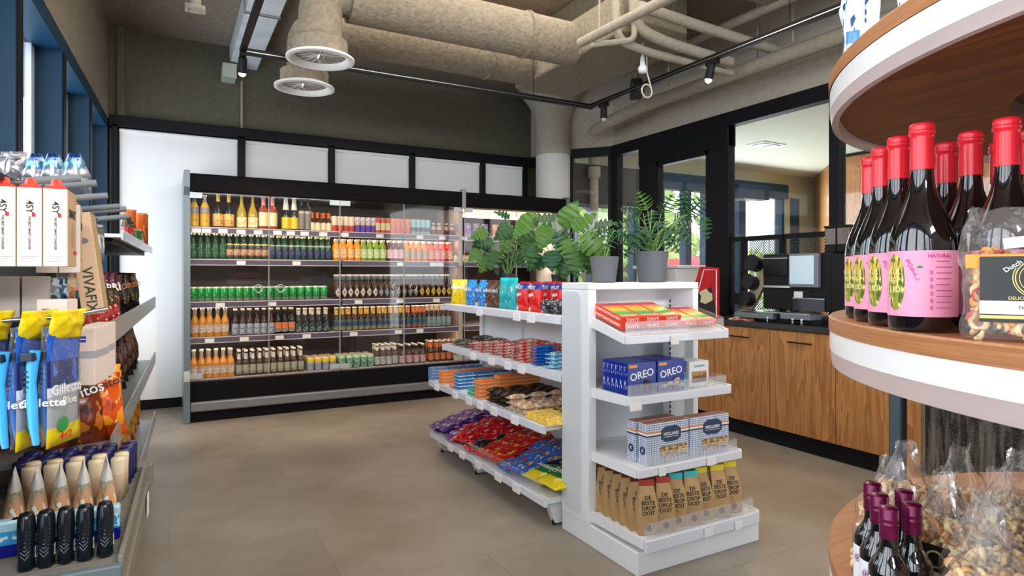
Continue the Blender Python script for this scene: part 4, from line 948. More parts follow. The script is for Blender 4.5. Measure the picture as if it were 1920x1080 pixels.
B['grn'] = bar('chocolate_tablet', .12, .075, .020, pm('t_gn', [(0, '#a8e8d0'), (.4, '#28a078')], [('#70d0b0', 7, .6)]))
B['brnbar'] = flow('chocolate_bar', .12, .048, .030, pm('t_br', [(0, '#2c1a14')], [('#6a4a38', 6, .62), ('#c8b090', 9, .70)], rough=.25, axis='X'), 21)
B['creambar'] = flow('chocolate_bar', .12, .048, .030, pm('t_cr', [(0, '#b89878')], [('#e8dcd0', 5, .55), ('#c87828', 7, .62), ('#8090a8', 7, .66)], rough=.25, axis='X'), 22)
def tri(name, m):
    def make():
        o = MB().prism([(-.022, 0), (.022, 0), (0, .036)], -.075, .075, 0, Matrix(((0, 0, 1, 0), (1, 0, 0, 0), (0, 1, 0, 0), (0, 0, 0, 1)))).build(name, m, bevel=.003)
        return tag(o, name, 'chocolate bar')
    return Proto(make)
B['tri'] = tri('triangular_chocolate_bar', pm('t_tr', [(0, '#e8c040')], [('#f4e4a0', 5, .55), ('#d87820', 6, .62)], rough=.35, axis='X'))
sx_ = (1.60, 1.73, 1.86)
for j, xo in enumerate(sx_[:3]):
    bk = ('front', 'middle', 'back')[j]
    for (px, k_, n, dz, d_) in ((822, 'blcorn', 4, .020, 'pale blue chocolate tablet, %s far-end stack'), (842, 'orbar', 4, .020, 'orange chocolate tablet, %s far stack'), (872, 'bluebar', 5, .021, 'blue chocolate tablet, %s stack'), (912, 'orbar', 5 if j == 0 else 6, .021, 'orange chocolate tablet, %s stack beside the brown bars')):
        x = xo + (.0 if k_ != 'orbar' else .01)
        y = onX(px, 1.60)
        hstack(B[k_], x, y, z, n, dz, d_ % bk, (d_ % bk).replace('tablet', 'tablets'), .002)
hstack(B['pink'], 1.60, onX(857, 1.58), z, 1, .02, 'single salmon pink tablet in front between stacks', None)
hstack(B['grn'], 1.60, onX(893, 1.58), z, 2, .02, 'mint green tablet in the low front stack', None)
for j in range(3):
    for i, px in enumerate((932, 946, 958)):
        hstack(B['brnbar'], sx_[j], onX(px, 1.60), z, 3, .026, 'dark brown wrapped bar, column %s, row %s' % (ordn(i + 1), ordn(j + 1)), 'dark brown wrapped bars', .002)
    for i, px in enumerate((970, 983, 995)):
        hstack(B['creambar'], sx_[j] , onX(px, 1.60), z, (3, 2, 2)[i], .026, 'beige and silver wrapped bar, column %s, row %s' % (ordn(i + 1), ordn(j + 1)), 'beige wrapped bars', .002)
    for i, px in enumerate((1006, 1018, 1030, 1042)):
        if j == 2 and i > 2: continue
        B['tri'].place((sx_[j] + .02, onX(px, 1.60), z), (0, 0, rnd.uniform(-.05, .05)), 'yellow triangular chocolate bar, %s from left, row %s' % (ordn(i + 1), ordn(j + 1)), 'yellow triangular bars')
        if i < 3: B['tri'].place((sx_[j] + .03, (onX(px, 1.60) + onX(px + 12, 1.60)) / 2, z + .036), (R(180), 0, rnd.uniform(-.04, .04)), 'inverted yellow triangular bar, %s from left, row %s' % (ordn(i + 1), ordn(j + 1)), 'yellow triangular bars')
        if i < 3: KK = None
# fix for inverted triangular bars: they hang point down between two others
# bags lying on the bottom shelf
G['purp'] = bag('sweet_bag', 'sweet bag', .15, .20, .05, pm('s_pu', [(0, '#4a2080'), (.5, '#6a30a8')], [('#d8b0c8', 6, .62), ('#301850', 5, .6), ('#a88040', 8, .68)], rough=.2), 31, wr=.3)
G['redl'] = bag('sweet_bag', 'sweet bag', .15, .20, .05, pm('s_rd', [(0, '#d01020')], [('#e8b8b0', 7, .64), ('#8a0818', 5, .60)], rough=.2), 32, wr=.3)
G['redy'] = bag('sweet_bag', 'sweet bag', .16, .22, .055, pm('s_ry', [(0, '#c01818'), (.5, '#b82018')], [('#e0a830', 5, .58, (.15, .8)), ('#700c10', 6, .62)], rough=.2), 33, wr=.25)
G['bluel'] = bag('sweet_bag', 'sweet bag', .16, .22, .055, pm('s_bl', [(0, '#1860b0'), (.6, '#2040a0')], [('#e0b040', 6, .60, (.1, .7)), ('#b82838', 7, .62), ('#98c8e8', 8, .66)], rough=.2), 34, wr=.25)
G['grnl'] = bag('sweet_bag', 'sweet bag', .19, .24, .055, pm('s_gr', [(0, '#e0c818'), (.26, '#107838'), (.9, '#0c6030')], [('#f0e060', 5, .58, (0, .5)), ('#d89020', 6, .62, (.05, .3)), ('#d8c020', 4, .62, (.5, .9))], rough=.25), 35, [('HARIBO', .042, M_wink, .105)], wr=.16)
G['blk'] = bag('sweet_bag', 'sweet bag', .14, .20, .04, pm('s_bk', [(0, '#141416')], [('#707078', 7, .6)], rough=.2), 36, wr=.3)
z = GS[0][1]
def lie(k, x, y, dz, rz, label, tilt=-86, grp=None): G[k].place((x - .036, y, z + dz - .012), (R(tilt), 0, R(rz)), label, grp)
q_ = random.Random(3)
# rot: face up, bottom edge toward the aisle (-X)
for i, px in enumerate((822, 836, 850)):
    for j in range(3):
        lie('purp', 1.58 + .11 * j, onX(px + 6, 1.62), .035 + .028 * j + .02 * (i % 2), -90 + q_.uniform(-14, 14), 'purple sweet bag, %s from far end, %s row' % (ordn(i + 1), ('front', 'middle', 'back')[j]))
for i, px in enumerate((862, 878, 894)):
    for j in range(3):
        lie('redl', 1.58 + .11 * j, onX(px, 1.62), .035 + .03 * j + .02 * (i % 2), -90 + q_.uniform(-14, 14), 'glossy red sweet bag, %s from far end, %s row' % (ordn(i + 1), ('front', 'middle', 'back')[j]))
for j in range(2): lie('blk', 1.60 + .14 * j, onX(896, 1.62), .05 + .02 * j, -90, 'black sweet bag between red bags, %s' % ('front' if j == 0 else 'back'))
for i, px in enumerate((916, 938)):
    for j in range(3):
        lie('redy', 1.585 + .11 * j, onX(px, 1.62), .035 + .03 * j + .02 * i, -90 + q_.uniform(-12, 12), 'red and yellow sweet bag, %s column, %s row' % (('far', 'near')[i], ('front', 'middle', 'back')[j]))
for i, px in enumerate((960, 982)):
    for j in range(3):
        lie('bluel', 1.585 + .11 * j, onX(px, 1.62), .035 + .032 * j + .02 * i, -90 + q_.uniform(-18, 18), 'blue mixed sweet bag, %s column, %s row' % (('far', 'near')[i], ('front', 'middle', 'back')[j]))
for i, px in enumerate((1007, 1034)):
    for j in range(2):
        lie('grnl', 1.60 + .14 * j, onX(px, 1.60), .058 - .015 * j + .012 * i, -90 + q_.uniform(-8, 8), 'green and yellow gummy bag, %s column, %s row' % (('far', 'near')[i], ('front', 'back')[j]))
# ================================================================ END CAP
EX0, EX1, EYF, EYB = 1.63, 2.30, 2.25, 2.465
ec = thing('endcap_display', 'white end display unit with four shelves facing the camera', 'display unit', (0, 0, 0))
MB().box(1.635, 2.345, 1.925, 2.47, 0, .095).build('plinth', M_white, ec, bevel=.004)
MB().box(EX0, EX0 + .045, EYF, EYB, .095, 1.1395).build('side_panel', M_white, ec, bevel=.004)
rp_ = MB(); n = 6; pl = []
y0, y1, z0, z1, rr = EYF + .055, EYB - .012, .12, 1.13, .035
for cx_, cz_, a0 in ((y1 - rr, z1 - rr, 0), (y0 + rr, z1 - rr, 90), (y0 + rr, z0 + rr, 180), (y1 - rr, z0 + rr, 270)):
    for k_ in range(n + 1): a = R(a0 + 90 * k_ / n); pl.append((cx_ + rr * cos(a), cz_ + rr * sin(a)))
rp_.prism(pl, -.004, .002, 0, Matrix(((0, 0, 1, EX0), (1, 0, 0, 0), (0, 1, 0, 0), (0, 0, 0, 1)))); rp_.build('side_inlay', M_whitep, ec, bevel=.001)
MB().box(EX1 - .035, EX1, EYF, EYB, .095, 1.1395).build('side_panel', M_white, ec, bevel=.004)
MB().box(EX0, EX1, EYF, EYB, 1.14, 1.170).build('top_board', M_white, ec, bevel=.003)
bp_ = MB().box(EX0 + .04, EX1 - .03, EYB - .05, EYB - .02, .09, 1.15)
bp_.build('back_board', M_white, ec)
MB().box(EX1 - .14, EX1 - .03, EYF + .05, EYF + .10, .09, 1.05).build('rear_post', M_white, ec, bevel=.002)
sl = MB()
for k_ in range(36): sl.box(EX1 - .145, EX1 - .139, EYF + .046, EYF + .05, .16 + k_ * .026, .176 + k_ * .026)
sl.build('post_slots', M_black, ec)
def eshelf(zf, zb, yf, xl=1.66, xr=2.245, name='shelf', lip=.036, yb=EYB - .05, riser=.055):
    dz_ = zb - zf
    m = MB(); A = [(yf + .012, zf - .002), (yf + .012, zf - .03), (yb, zb - .012), (yb, zb)]
    m.prism(A, xl, xr, 0, Matrix(((0, 0, 1, 0), (1, 0, 0, 0), (0, 1, 0, 0), (0, 0, 0, 1))))
    s = m.build(name, M_white, ec, bevel=.002)
    for x in (xl - .012, xr + .002):
        q = MB(); q.prism([(yf + .006, zf - .034), (yf + .004, zf + .004), (yb, zb + .006), (yb, zb - .045)], x, x + .012, 0, Matrix(((0, 0, 1, 0), (1, 0, 0, 0), (0, 1, 0, 0), (0, 0, 0, 1))))
        q.build('side_bracket', M_white, s, bevel=.0015)
    MB().box(xl - .004, xr + .008, yf - .004, yf + .014, zf - lip, zf).build('price_strip', M_strip, s, bevel=.003)
    return s
def riser(zf, zb, yf, h0, label, x0=1.665, x1=2.24, side=True):
    t_ = thing('wire_riser', label, 'shelf riser', (0, 0, 0))
    m = MB().box(x0, x1, yf + .016, yf + .018, zf, zf + h0); m.build('front_sheet', M_clear, t_)
    r = MB(); k_ = 0; x = x0
    while x < x1: r.box(x, x + .0012, yf + .0145, yf + .016, zf, zf + h0 * .92); x += .0065
    r.build('ribs', film('clear_ribs', opac=.35, tint=(.9, .9, .92)), t_)
    if side:
        MB().prism([(yf + .016, zf), (yf + .016, zf + h0), (EYB - .06, zb + h0 * .8), (EYB - .06, zb)], x1, x1 + .002, 0, Matrix(((0, 0, 1, 0), (1, 0, 0, 0), (0, 1, 0, 0), (0, 0, 0, 1)))).build('side_sheet', M_clear, t_)
    return t_
eshelf(.953, 1.055, 2.02); eshelf(.700, .700, 2.005); eshelf(.418, .418, 1.945); eshelf(.150, .150, 1.895, 1.655, 2.30, 'bottom_shelf', .05)
riser(.955, 1.06, 2.02, .055, 'clear ribbed riser holding the tilted red boxes'); riser(.70, .70, 2.005, .048, 'clear ribbed riser in front of the blue biscuit boxes')
riser(.418, .418, 1.945, .05, 'clear ribbed riser in front of the gingham boxes'); riser(.15, .15, 1.895, .06, 'clear ribbed riser in front of the paper bags', 1.66, 2.29)
for (px, py, yf, w_) in ((1265, 638, 2.012, .045), (1192, 762, 1.997, .06), (1242, 884, 1.937, .035), (1334, 864, 1.937, .05), (1329, 997, 1.887, .05), (1385, 984, 1.887, .045)):
    x = onY(px, yf); zz = zat(py, x, yf)
    t_ = MB().box(x - w_ / 2, x + w_ / 2, yf - .003, yf, zz - .018, zz + .018).build('price_tag', M_tag, ec)
# tilted red chocolate boxes
M_tony = mat('red_carton', hexc('#e0401e'), .4)
M_rain = pm('rainbow_print', [(0, '#c8a080'), (.12, '#4a9a3a'), (.3, '#78b840'), (.42, '#f0b030'), (.68, '#f08040'), (.85, '#5a3a88'), (.93, '#e04828')], [('#e8d8a0', 5, .68)], axis='Y', rough=.35)
tilt = math.atan2(.105, .39)
def tony():
    o = MB().box(-.055, .055, -.10, .10, 0, .026).build('chocolate_box', M_tony, bevel=.002); tag(o, 'x', 'chocolate box')
    MB().box(-.049, .049, -.085, .088, .026, .0266).build('rainbow_label', M_rain, o)
    text("TONY'S CHOCOLONELY", .0155, M_wink, o, (-.0555, 0, .013), (R(90), 0, R(-90)), sx=1.0)
    text("TONY'S", .020, M_wink, o, (0, -.1005, .013), FACE)
    return o
P['tony'] = Proto(tony)
for lay in range(2):
    for i in range(5):
        if lay == 1 and i > 2: continue
        x = 1.725 + i * .1125; y = 2.165
        P['tony'].place((x, y, .962 + (y - 2.02) * .268 + lay * .027), (tilt, 0, R(rnd.uniform(-1, 1))), 'red rainbow-print chocolate box, %s from left, %s layer' % (ordn(i + 1), ('lower', 'upper')[lay]), 'red rainbow chocolate boxes')
# blue biscuit boxes
M_ob = pm('blue_biscuit_carton', [(0, '#0c2c88'), (.5, '#0a2a90')], rough=.25)
M_obs = pm('blue_biscuit_side', [(0, '#0c2c90')], [('#e8ecf4', 5, .60)], rough=.25)
M_cook = mat('cookie_brown', (.10, .045, .02), .6); M_cream = mat('cookie_cream', (.75, .55, .36), .5)
def oreo(dark):
    def make():
        w_, h, d_ = .155, .135, .028
        o = MB().box(-w_ / 2, w_ / 2, -d_ / 2, d_ / 2, 0, h).build('biscuit_box', M_ob, bevel=.0015); tag(o, 'x', 'biscuit box')
        text('OREO', .044, M_wink, o, (0, -d_ / 2 - .001, h * .60), (R(90), R(-9), 0), sx=1.08, name='lettering')
        MB().box(-.070, -.025, -d_ / 2 - .0005, -d_ / 2, h * .84, h * .93).build('yellow_flash', mat('flash_orange', (.85, .35, .05), .4), o)
        m = MB()
        for i, (cx_, cz_) in enumerate(((-.045, .022), (-.012, .030), (.025, .028), (.055, .020), (.03, .045))):
            m.lathe([(0, 0), (.017, 0), (.017, .003), (0, .003)], 16, 0 if i % 2 else 1, Matrix.Translation((cx_, -d_ / 2 - .001, cz_)) @ Matrix.Rotation(R(90), 4, 'X') @ Matrix.Rotation(R(40), 4, 'X'))
        m.build('biscuit_picture', [M_cream if not dark else M_cook, M_cook if dark else M_cream], o)
        m = MB()
        for k_ in range(2): m.box(-w_ / 2 - .0006, -w_ / 2, -.009, .009, .02 + k_ * .06, .06 + k_ * .06)
        m.build('side_print', M_obs, o)
        return o
    return Proto(make)
P['oreo'] = oreo(True); P['oreo2'] = oreo(False)
for r_ in range(6):
    for c_ in range(2):
        p_ = P['oreo' if c_ == 0 else 'oreo2']
        p_.place((1.755 + c_ * .165, 2.052 + r_ * .029, .701), (0, 0, R(rnd.uniform(-.4, .4))), 'blue OREO biscuit box, %s column, %s from front' % (('left', 'right')[c_], ordn(r_ + 1)), 'blue biscuit boxes')
tag(MB().box(-.012, .012, 0, .13, 0, .12).build('biscuit_box', pm('teal_blue_box', [(0, '#2890b8'), (.5, '#0c2c88')], [('#e8d8c0', 5, .62)]), loc=(2.018, 2.06, .701), bevel=.0015), 'narrow teal and blue box at right of the blue biscuit boxes', 'biscuit box')
wb = tag(MB().box(-.06, .06, 0, .15, 0, .115).build('cake_box', M_white, loc=(2.10, 2.05, .701), bevel=.002), 'white window box of cake bars right of the blue biscuits', 'cake box')
MB().box(-.045, .045, -.0012, 0, .02, .07).build('window_print', pm('cake_print', [(0, '#8a5a34'), (.5, '#b88850')], [('#5a3418', 5, .55)]), wb)
text('GRANDPA', .014, mat('grey_ink', (.25, .25, .28), .5), wb, (0, -.001, .093), FACE)
# gingham boxes
def gingham():
    m, t, b = nodes('gingham_print'); b.inputs['Roughness'].default_value = .4
    co = t.nodes.new('ShaderNodeTexCoord'); sp = t.nodes.new('ShaderNodeSeparateXYZ'); t.links.new(co.outputs['Object'], sp.inputs[0])
    def stripe(ax, sc):
        a = t.nodes.new('ShaderNodeMath'); a.operation = 'MULTIPLY'; a.inputs[1].default_value = sc; t.links.new(ax, a.inputs[0])
        f = t.nodes.new('ShaderNodeMath'); f.operation = 'FRACT'; t.links.new(a.outputs[0], f.inputs[0])
        g_ = t.nodes.new('ShaderNodeMath'); g_.operation = 'GREATER_THAN'; g_.inputs[1].default_value = .5; t.links.new(f.outputs[0], g_.inputs[0]); return g_.outputs[0]
    s1 = t.nodes.new('ShaderNodeMath'); s1.operation = 'ADD'; t.links.new(sp.outputs['X'], s1.inputs[0]); t.links.new(sp.outputs['Y'], s1.inputs[1])
    a = stripe(s1.outputs[0], 110); c = stripe(sp.outputs['Z'], 110)
    s = t.nodes.new('ShaderNodeMath'); s.operation = 'ADD'; t.links.new(a, s.inputs[0]); t.links.new(c, s.inputs[1])
    h = t.nodes.new('ShaderNodeMath'); h.operation = 'MULTIPLY'; h.inputs[1].default_value = .5; t.links.new(s.outputs[0], h.inputs[0])
    mx = t.nodes.new('ShaderNodeMix'); mx.data_type = 'RGBA'; mx.inputs['A'].default_value = (.80, .83, .87, 1); mx.inputs['B'].default_value = (.10, .17, .38, 1)
    t.links.new(h.outputs[0], mx.inputs['Factor']); t.links.new(mx.outputs['Result'], b.inputs['Base Color']); return m
M_ging = gingham(); M_hnavy = mat('navy_badge', (.015, .035, .09), .4); M_hor = mat('orange_stripe', (.75, .25, .08), .4); M_hbr = mat('box_lid_brown', (.30, .13, .09), .4)
M_food = pm('pastry_picture', [(0, '#8a6a34')], [('#d8b888', 5, .5), ('#d88830', 6, .6), ('#304018', 7, .62), ('#c84028', 9, .72)], rough=.3)
def holl():
    w_, h, d_ = .232, .168, .055
    o = MB().box(-w_ / 2, w_ / 2, -d_ / 2, d_ / 2, 0, h).build('pastry_box', M_ging, bevel=.002); tag(o, 'x', 'pastry box')
    MB().box(-w_ / 2 + .001, w_ / 2 - .001, -d_ / 2 + .001, d_ / 2 - .001, h, h + .001).build('box_top', M_hbr, o)
    m = MB(); e = .0006
    for z0_, z1_, i in ((.128, .136, 0), (.120, .128, 1), (.113, .120, 2)): m.box(-w_ / 2 - e, w_ / 2 + e, -d_ / 2 - e, d_ / 2 + e, z0_, z1_, i)
    m.build('flag_stripes', [M_hor, M_white, M_hnavy], o)
    MB().box(-w_ / 2 + .07, w_ / 2 - .01, -d_ / 2 - .0008, -d_ / 2, .02, .068).build('pastry_picture', M_food, o)
    b = MB().prism([(-.055, .10), (-.055, .135), (-.03, .150), (.03, .150), (.055, .135), (.055, .10), (.03, .085), (-.03, .085)], 0, .002, 0, Matrix(((1, 0, 0, .015), (0, 0, -1, -d_ / 2), (0, 1, 0, 0), (0, 0, 0, 1)))).build('badge', M_hnavy, o)
    text('HOLLAND', .019, M_wink, b, (.015, -d_ / 2 - .0025, .118), FACE, sx=.95)
    MB().box(-.028, .058, -d_ / 2 - .0026, -d_ / 2 - .002, .105, .1065).build('badge_line', M_wink, b)
    s = MB().tube([(-w_ / 2 - .001, 0, .055), (-w_ / 2, 0, .055)], .017, 20).build('side_seal', M_hnavy, o)
    text('X', .02, M_wink, s, (-w_ / 2 - .0015, 0, .055), (R(90), 0, R(-90)))
    return o
P['holl'] = Proto(holl)
for (x, y, rz, d_) in ((1.842, 2.000, 0, 'front left'), (1.832, 2.062, 0, 'second row left'), (2.085, 2.0, -1, 'front right')):
    P['holl'].place((x, y, .419), (0, 0, R(rz)), 'blue gingham HOLLAND pastry box, ' + d_.split(',')[0], None)
# paper bags
M_kraft = mat('kraft_paper', (.46, .29, .13), .8, bump=.25, bscale=50, var=.12, vscale=20)
def paperbag(hm_, seed):
    def make():
        w_, d_, h = .082, .056, .215; q = random.Random(seed)
        m = MB(); prof = [(0, 1, 1), (.45, 1.0, .95), (.72, .84, .55), (.88, .74, .16), (.90, .73, .10), (1.0, .72, .06)]
        vs = []; fs = []
        for f, a, c in prof:
            ww, dd = w_ / 2 * a, d_ / 2 * c; zz = h * f
            vs += [(-ww, -dd, zz), (0, -dd * 1.04, zz), (ww, -dd, zz), (ww * (.94 if 0 < f < .9 else 1), 0, zz), (ww, dd, zz), (0, dd, zz), (-ww, dd, zz), (-ww * (.94 if 0 < f < .9 else 1), 0, zz)]
        for i in range(len(prof) - 1):
            for k_ in range(8): k2 = (k_ + 1) % 8; fs.append((i * 8 + k_, i * 8 + k2, (i + 1) * 8 + k2, (i + 1) * 8 + k_))
        fs += [[7, 6, 5, 4, 3, 2, 1, 0], [40 + k_ for k_ in range(8)]]
        m.add(vs, fs, 0, False); o = m.build('paper_sweet_bag', M_kraft); tag(o, 'x', 'paper bag')
        ww, dd = w_ / 2 * .74, d_ / 2 * .16
        MB().box(-ww - .0008, ww + .0008, -.0055, .0055, h * .89, h * 1.004).build('colour_fold', hm_, o)
        for i, s_ in enumerate(('DE', 'BESTE', 'DROP', 'OOIT')):
            zz = .146 - i * .0200; a_ = R(-9)
            text(s_, .0225, M_ink, o, (0, -d_ / 2 * (.97 if zz < .097 else .97 - (zz - .097) / (.058) * .42) - .0025, zz), (R(90) + a_ * (1 if zz > .10 else .3), 0, 0), sx=.98)
        MB().tube([(0, -.0005, 0), (0, .0005, 0)], .014, 20).build('product_window', mat('liquorice', (.06, .035, .02), .5), o, loc=(0, -d_ / 2 - .0006, .026))
        return o
    return Proto(make)
HM = {'brown': mat('fold_maroon', (.12, .02, .015), .5), 'red': mat('fold_red', (.42, .05, .04), .5), 'teal': mat('fold_teal', (.06, .48, .50), .5), 'yellow': mat('fold_yellow', (.72, .60, .03), .5)}
for k_, m_ in HM.items(): P['pb_' + k_] = paperbag(m_, 1)
kz = .151
for i in range(7):   # left column, seen from the side
    P['pb_brown' if i > 0 else 'pb_red'].place((1.715, 1.965 + i * .056, kz), (0, 0, R(-25 + rnd.uniform(-4, 4))), 'kraft paper bag with maroon fold, left column, %s from front' % ordn(i + 1), 'maroon-fold paper bags')
cols = [('red', 1.795), ('teal', 1.875), ('teal', 1.952), ('yellow', 2.03), ('yellow', 2.115), ('yellow', 2.205)]
for r_ in range(3):
    for i, (c_, x) in enumerate(cols):
        if r_ == 2 and i > 3: continue
        if r_ == 2 and c_ == 'red': c_ = 'brown'
        P['pb_' + c_].place((x + r_ * .006, 1.950 + r_ * .085 + (.012 if i % 2 else 0), kz), (R(-4 + rnd.uniform(-2, 2)), 0, R(-14 + rnd.uniform(-7, 7))), 'kraft DROP bag with %s fold, %s column, %s row' % (c_ if c_ != 'brown' else 'maroon', ordn(i + 1), ('front', 'middle', 'back')[r_]), 'kraft bags with coloured folds')
# ================================================================ PLANTS
def leaf_mesh(L, W, seed, split=True, nl=7, depth=.75, mode='monstera'):
    """heart/split leaf in XY, base at origin, tip along +Y, gently arched"""
    m = MB(); n = 44 if split else 24
    pts = []
    def half(v):
        return W * .5 * (sin(pi * min(1, v * 1.02) ** .62)) ** .85 if 0 < v < .98 else 0
    def arch(x, y): return -.35 * L * (y / L) ** 2 - .9 * abs(x) ** 1.4 * .6
    vs = []; fs = []
    for i in range(n + 1):
        v = i / n; y = v * L; hw = half(v)
        cut = 1
        if split and .12 < v < .94:
            ph = (v * nl) % 1
            cut = (1 - depth) if ph > (.72 if mode == 'monstera' else .40) else 1
        back = -.12 * L * (1 - v) if mode == 'monstera' else 0
        slant = .10 * L
        for s_ in (-1, 1):
            b = len(vs)
            for k_ in range(4):
                f = k_ / 3; x = s_ * hw * f * cut; yy = y + (slant * f * cut) * (1 - v) + back * f
                vs.append((x, yy, arch(x, yy) + .010 * abs(sin(v * nl * pi)) * f))
    for i in range(n):
        for s_ in range(2):
            for k_ in range(3):
                a = i * 8 + s_ * 4 + k_; b = a + 8
                fs.append((a, a + 1, b + 1, b) if s_ else (a, b, b + 1, a + 1))
    m.add(vs, fs, 0, True); return m
def leafmat(name, c, c2):
    m, t, b = nodes(name); b.inputs['Roughness'].default_value = .35
    co = t.nodes.new('ShaderNodeTexCoord'); w_ = t.nodes.new('ShaderNodeTexWave'); w_.inputs['Scale'].default_value = 14; w_.inputs['Distortion'].default_value = 1.5; w_.bands_direction = 'Y'
    r = t.nodes.new('ShaderNodeValToRGB'); e = r.color_ramp.elements; e[0].color = (*c, 1); e[1].color = (*c2, 1); e[0].position = .35; e[1].position = 1
    t.links.new(co.outputs['Object'], w_.inputs['Vector']); t.links.new(w_.outputs['Fac'], r.inputs['Fac']); t.links.new(r.outputs[0], b.inputs['Base Color'])
    b.inputs['Transmission Weight'].default_value = 0
    o = t.nodes['Material Output']; tl = t.nodes.new('ShaderNodeBsdfTranslucent'); t.links.new(r.outputs[0], tl.inputs[0])
    mx = t.nodes.new('ShaderNodeMixShader'); mx.inputs[0].default_value = .18; t.links.new(b.outputs[0], mx.inputs[1]); t.links.new(tl.outputs[0], mx.inputs[2]); t.links.new(mx.outputs[0], o.inputs[0])
    return m
ML = [leafmat('monstera_leaf', (.018, .085, .007), (.024, .105, .010)), leafmat('monstera_leaf_light', (.055, .15, .010), (.068, .18, .014)), leafmat('split_leaf', (.008, .065, .016), (.011, .082, .02))]
M_stem = mat('green_stem', (.14, .26, .06), .5); M_soil = mat('potting_soil', (.03, .02, .015), .9)
def pot(name, r0, r1, h, m, parent):
    MB().lathe([(0, 0), (r0, 0), (r0, .003), (r1, h), (r1 - .004, h), (r1 - .006, h - .012), (0, h - .012)], 36).build(name, m, parent)
    MB().lathe([(0, h - .011), (r1 - .007, h - .011)], 24).build('soil', M_soil, parent)
M_blkpot = mat('black_plastic_pot', (.012, .012, .014), .45); M_gpot = mat('grey_pot', (.10, .105, .12), .65)
RV, UV, FV = Vector((CT, -ST, 0)), Vector((0, 0, 1)), Vector((-ST, -CT, 0))
def plant2(nm, label, loc, ptop, leaves, kind, potargs, seed):
    """leaves = (dx, dy, dz, length, width, direction, lean, material)"""
    t_ = thing(nm, label, 'potted plant', loc); pot('pot', *potargs, t_); q = random.Random(seed)
    for i, (dx_, dy_, dz_, L, W, ang, lean, mi) in enumerate(leaves):
        tip = Vector((dx_, dy_, dz_)); b = Vector((q.uniform(-.02, .02), q.uniform(-.02, .02), ptop))
        ya = (RV * cos(R(ang)) + UV * sin(R(ang)) + FV * q.uniform(-.1, .55)).normalized()
        za = (FV * cos(R(lean)) + UV * sin(R(lean)) + RV * q.uniform(-.35, .35)); za = (za - ya * za.dot(ya)).normalized(); xa_ = ya.cross(za)
        mid = b.lerp(tip, .55) + Vector((0, 0, .035)); 
        MB().tube([b, b.lerp(mid, .5) + Vector((0, 0, .015)), mid, mid.lerp(tip, .55) + Vector((0, 0, .006)), tip], [.0035, .003, .0028, .0024, .002], 6).build('stem', M_stem, t_)
        M3 = Matrix((xa_, ya, za)).transposed()
        lm = leaf_mesh(L * (.84 if kind == 'monstera' else 1.1), W * (.80 if kind == 'monstera' else 1.15), i, kind == 'split' or i % 3 != 2, 6 if kind == 'split' else 5, .90 if kind == 'split' else .42, kind)
        lm.build('leaf', ML[mi], t_, loc=tip, rot=M3.to_euler())
def LVX(base, X, L_):
    out = []
    for (px, py, dX, L, W, ang, lean, mi) in L_:
        y = onX(px, X + dX); z = zat(py, X + dX, y); out.append((X + dX - base[0], y - base[1], z - base[2], L, W, ang, lean, mi))
    return out
def LVY(base, Y, L_):
    out = []
    for (px, py, dY, L, W, ang, lean, mi) in L_:
        x = onY(px, Y + dY); z = zat(py, x, Y + dY); out.append((x - base[0], Y + dY - base[1], z - base[2], L, W, ang, lean, mi))
    return out
b1 = (1.93, onX(953, 1.93), 1.147)
plant2('monstera_plant', 'large-leaved monstera in a black pot, left one on the gondola', b1, .055, LVX(b1, 1.90, [
    (912, 432, -.02, .14, .15, 200, 30, 1), (905, 448, .03, .15, .13, 235, 10, 2), (900, 470, -.04, .13, .12, 220, 20, 1), (905, 478, .04, .15, .15, 265, 35, 0), (915, 485, -.06, .13, .14, 240, 15, 1),
    (1004, 404, -.03, .22, .15, 218, 30, 1), (985, 412, .03, .12, .14, 30, 40, 1), (955, 408, .04, .13, .10, 150, 40, 2), (960, 425, -.05, .16, .15, 215, 20, 0), (958, 445, .05, .17, .15, 235, 20, 1),
    (930, 470, -.05, .16, .16, 250, 25, 0), (945, 480, .02, .15, .15, 290, 15, 2), (925, 455, .06, .15, .14, 180, 35, 2), (975, 440, -.02, .16, .15, 320, 25, 0), (965, 470, .06, .14, .13, 300, 10, 2)]),
    'monstera', (.040, .047, .065, M_blkpot), 3)
b2 = (1.93, onX(1049, 1.93), 1.147)
plant2('monstera_plant', 'large-leaved monstera in a black pot, right one beside the end unit', b2, .055, LVX(b2, 1.90, [
    (1000, 455, -.04, .18, .17, 255, 25, 0), (1010, 440, .04, .18, .17, 215, 30, 0), (1030, 425, 0, .17, .17, 240, 35, 1), (1045, 435, -.05, .18, .16, 300, 10, 2), (1060, 450, -.03, .16, .14, 290, 20, 1),
    (1055, 425, .05, .20, .16, 60, 25, 1), (1075, 430, .03, .18, .14, 40, 30, 1), (1095, 440, -.02, .22, .19, 320, 30, 1), (1100, 455, .04, .20, .17, 295, 20, 0), (1080, 470, -.05, .17, .17, 275, 25, 0),
    (1090, 480, .05, .17, .15, 310, 10, 2), (1035, 470, -.06, .14, .14, 265, 20, 2), (1020, 485, .05, .15, .13, 210, 25, 2), (1115, 425, .05, .15, .11, 20, 45, 2), (1065, 485, .02, .14, .14, 250, 15, 0), (1040, 410, .04, .15, .13, 170, 45, 2)]),
    'monstera', (.040, .048, .062, M_blkpot), 4)
b3 = (onY(1133, 2.36), 2.36, 1.171)
plant2('philodendron_plant', 'small split-leaf plant in the smaller dark grey pot', b3, .11, LVY(b3, 2.36, [
    (1150, 428, 0, .11, .10, 260, 20, 2), (1155, 432, -.03, .10, .08, 330, 30, 2), (1142, 430, .03, .09, .08, 200, 30, 2), (1165, 440, .02, .07, .05, 350, 20, 2)]),
    'split', (.054, .068, .122, M_gpot), 5)
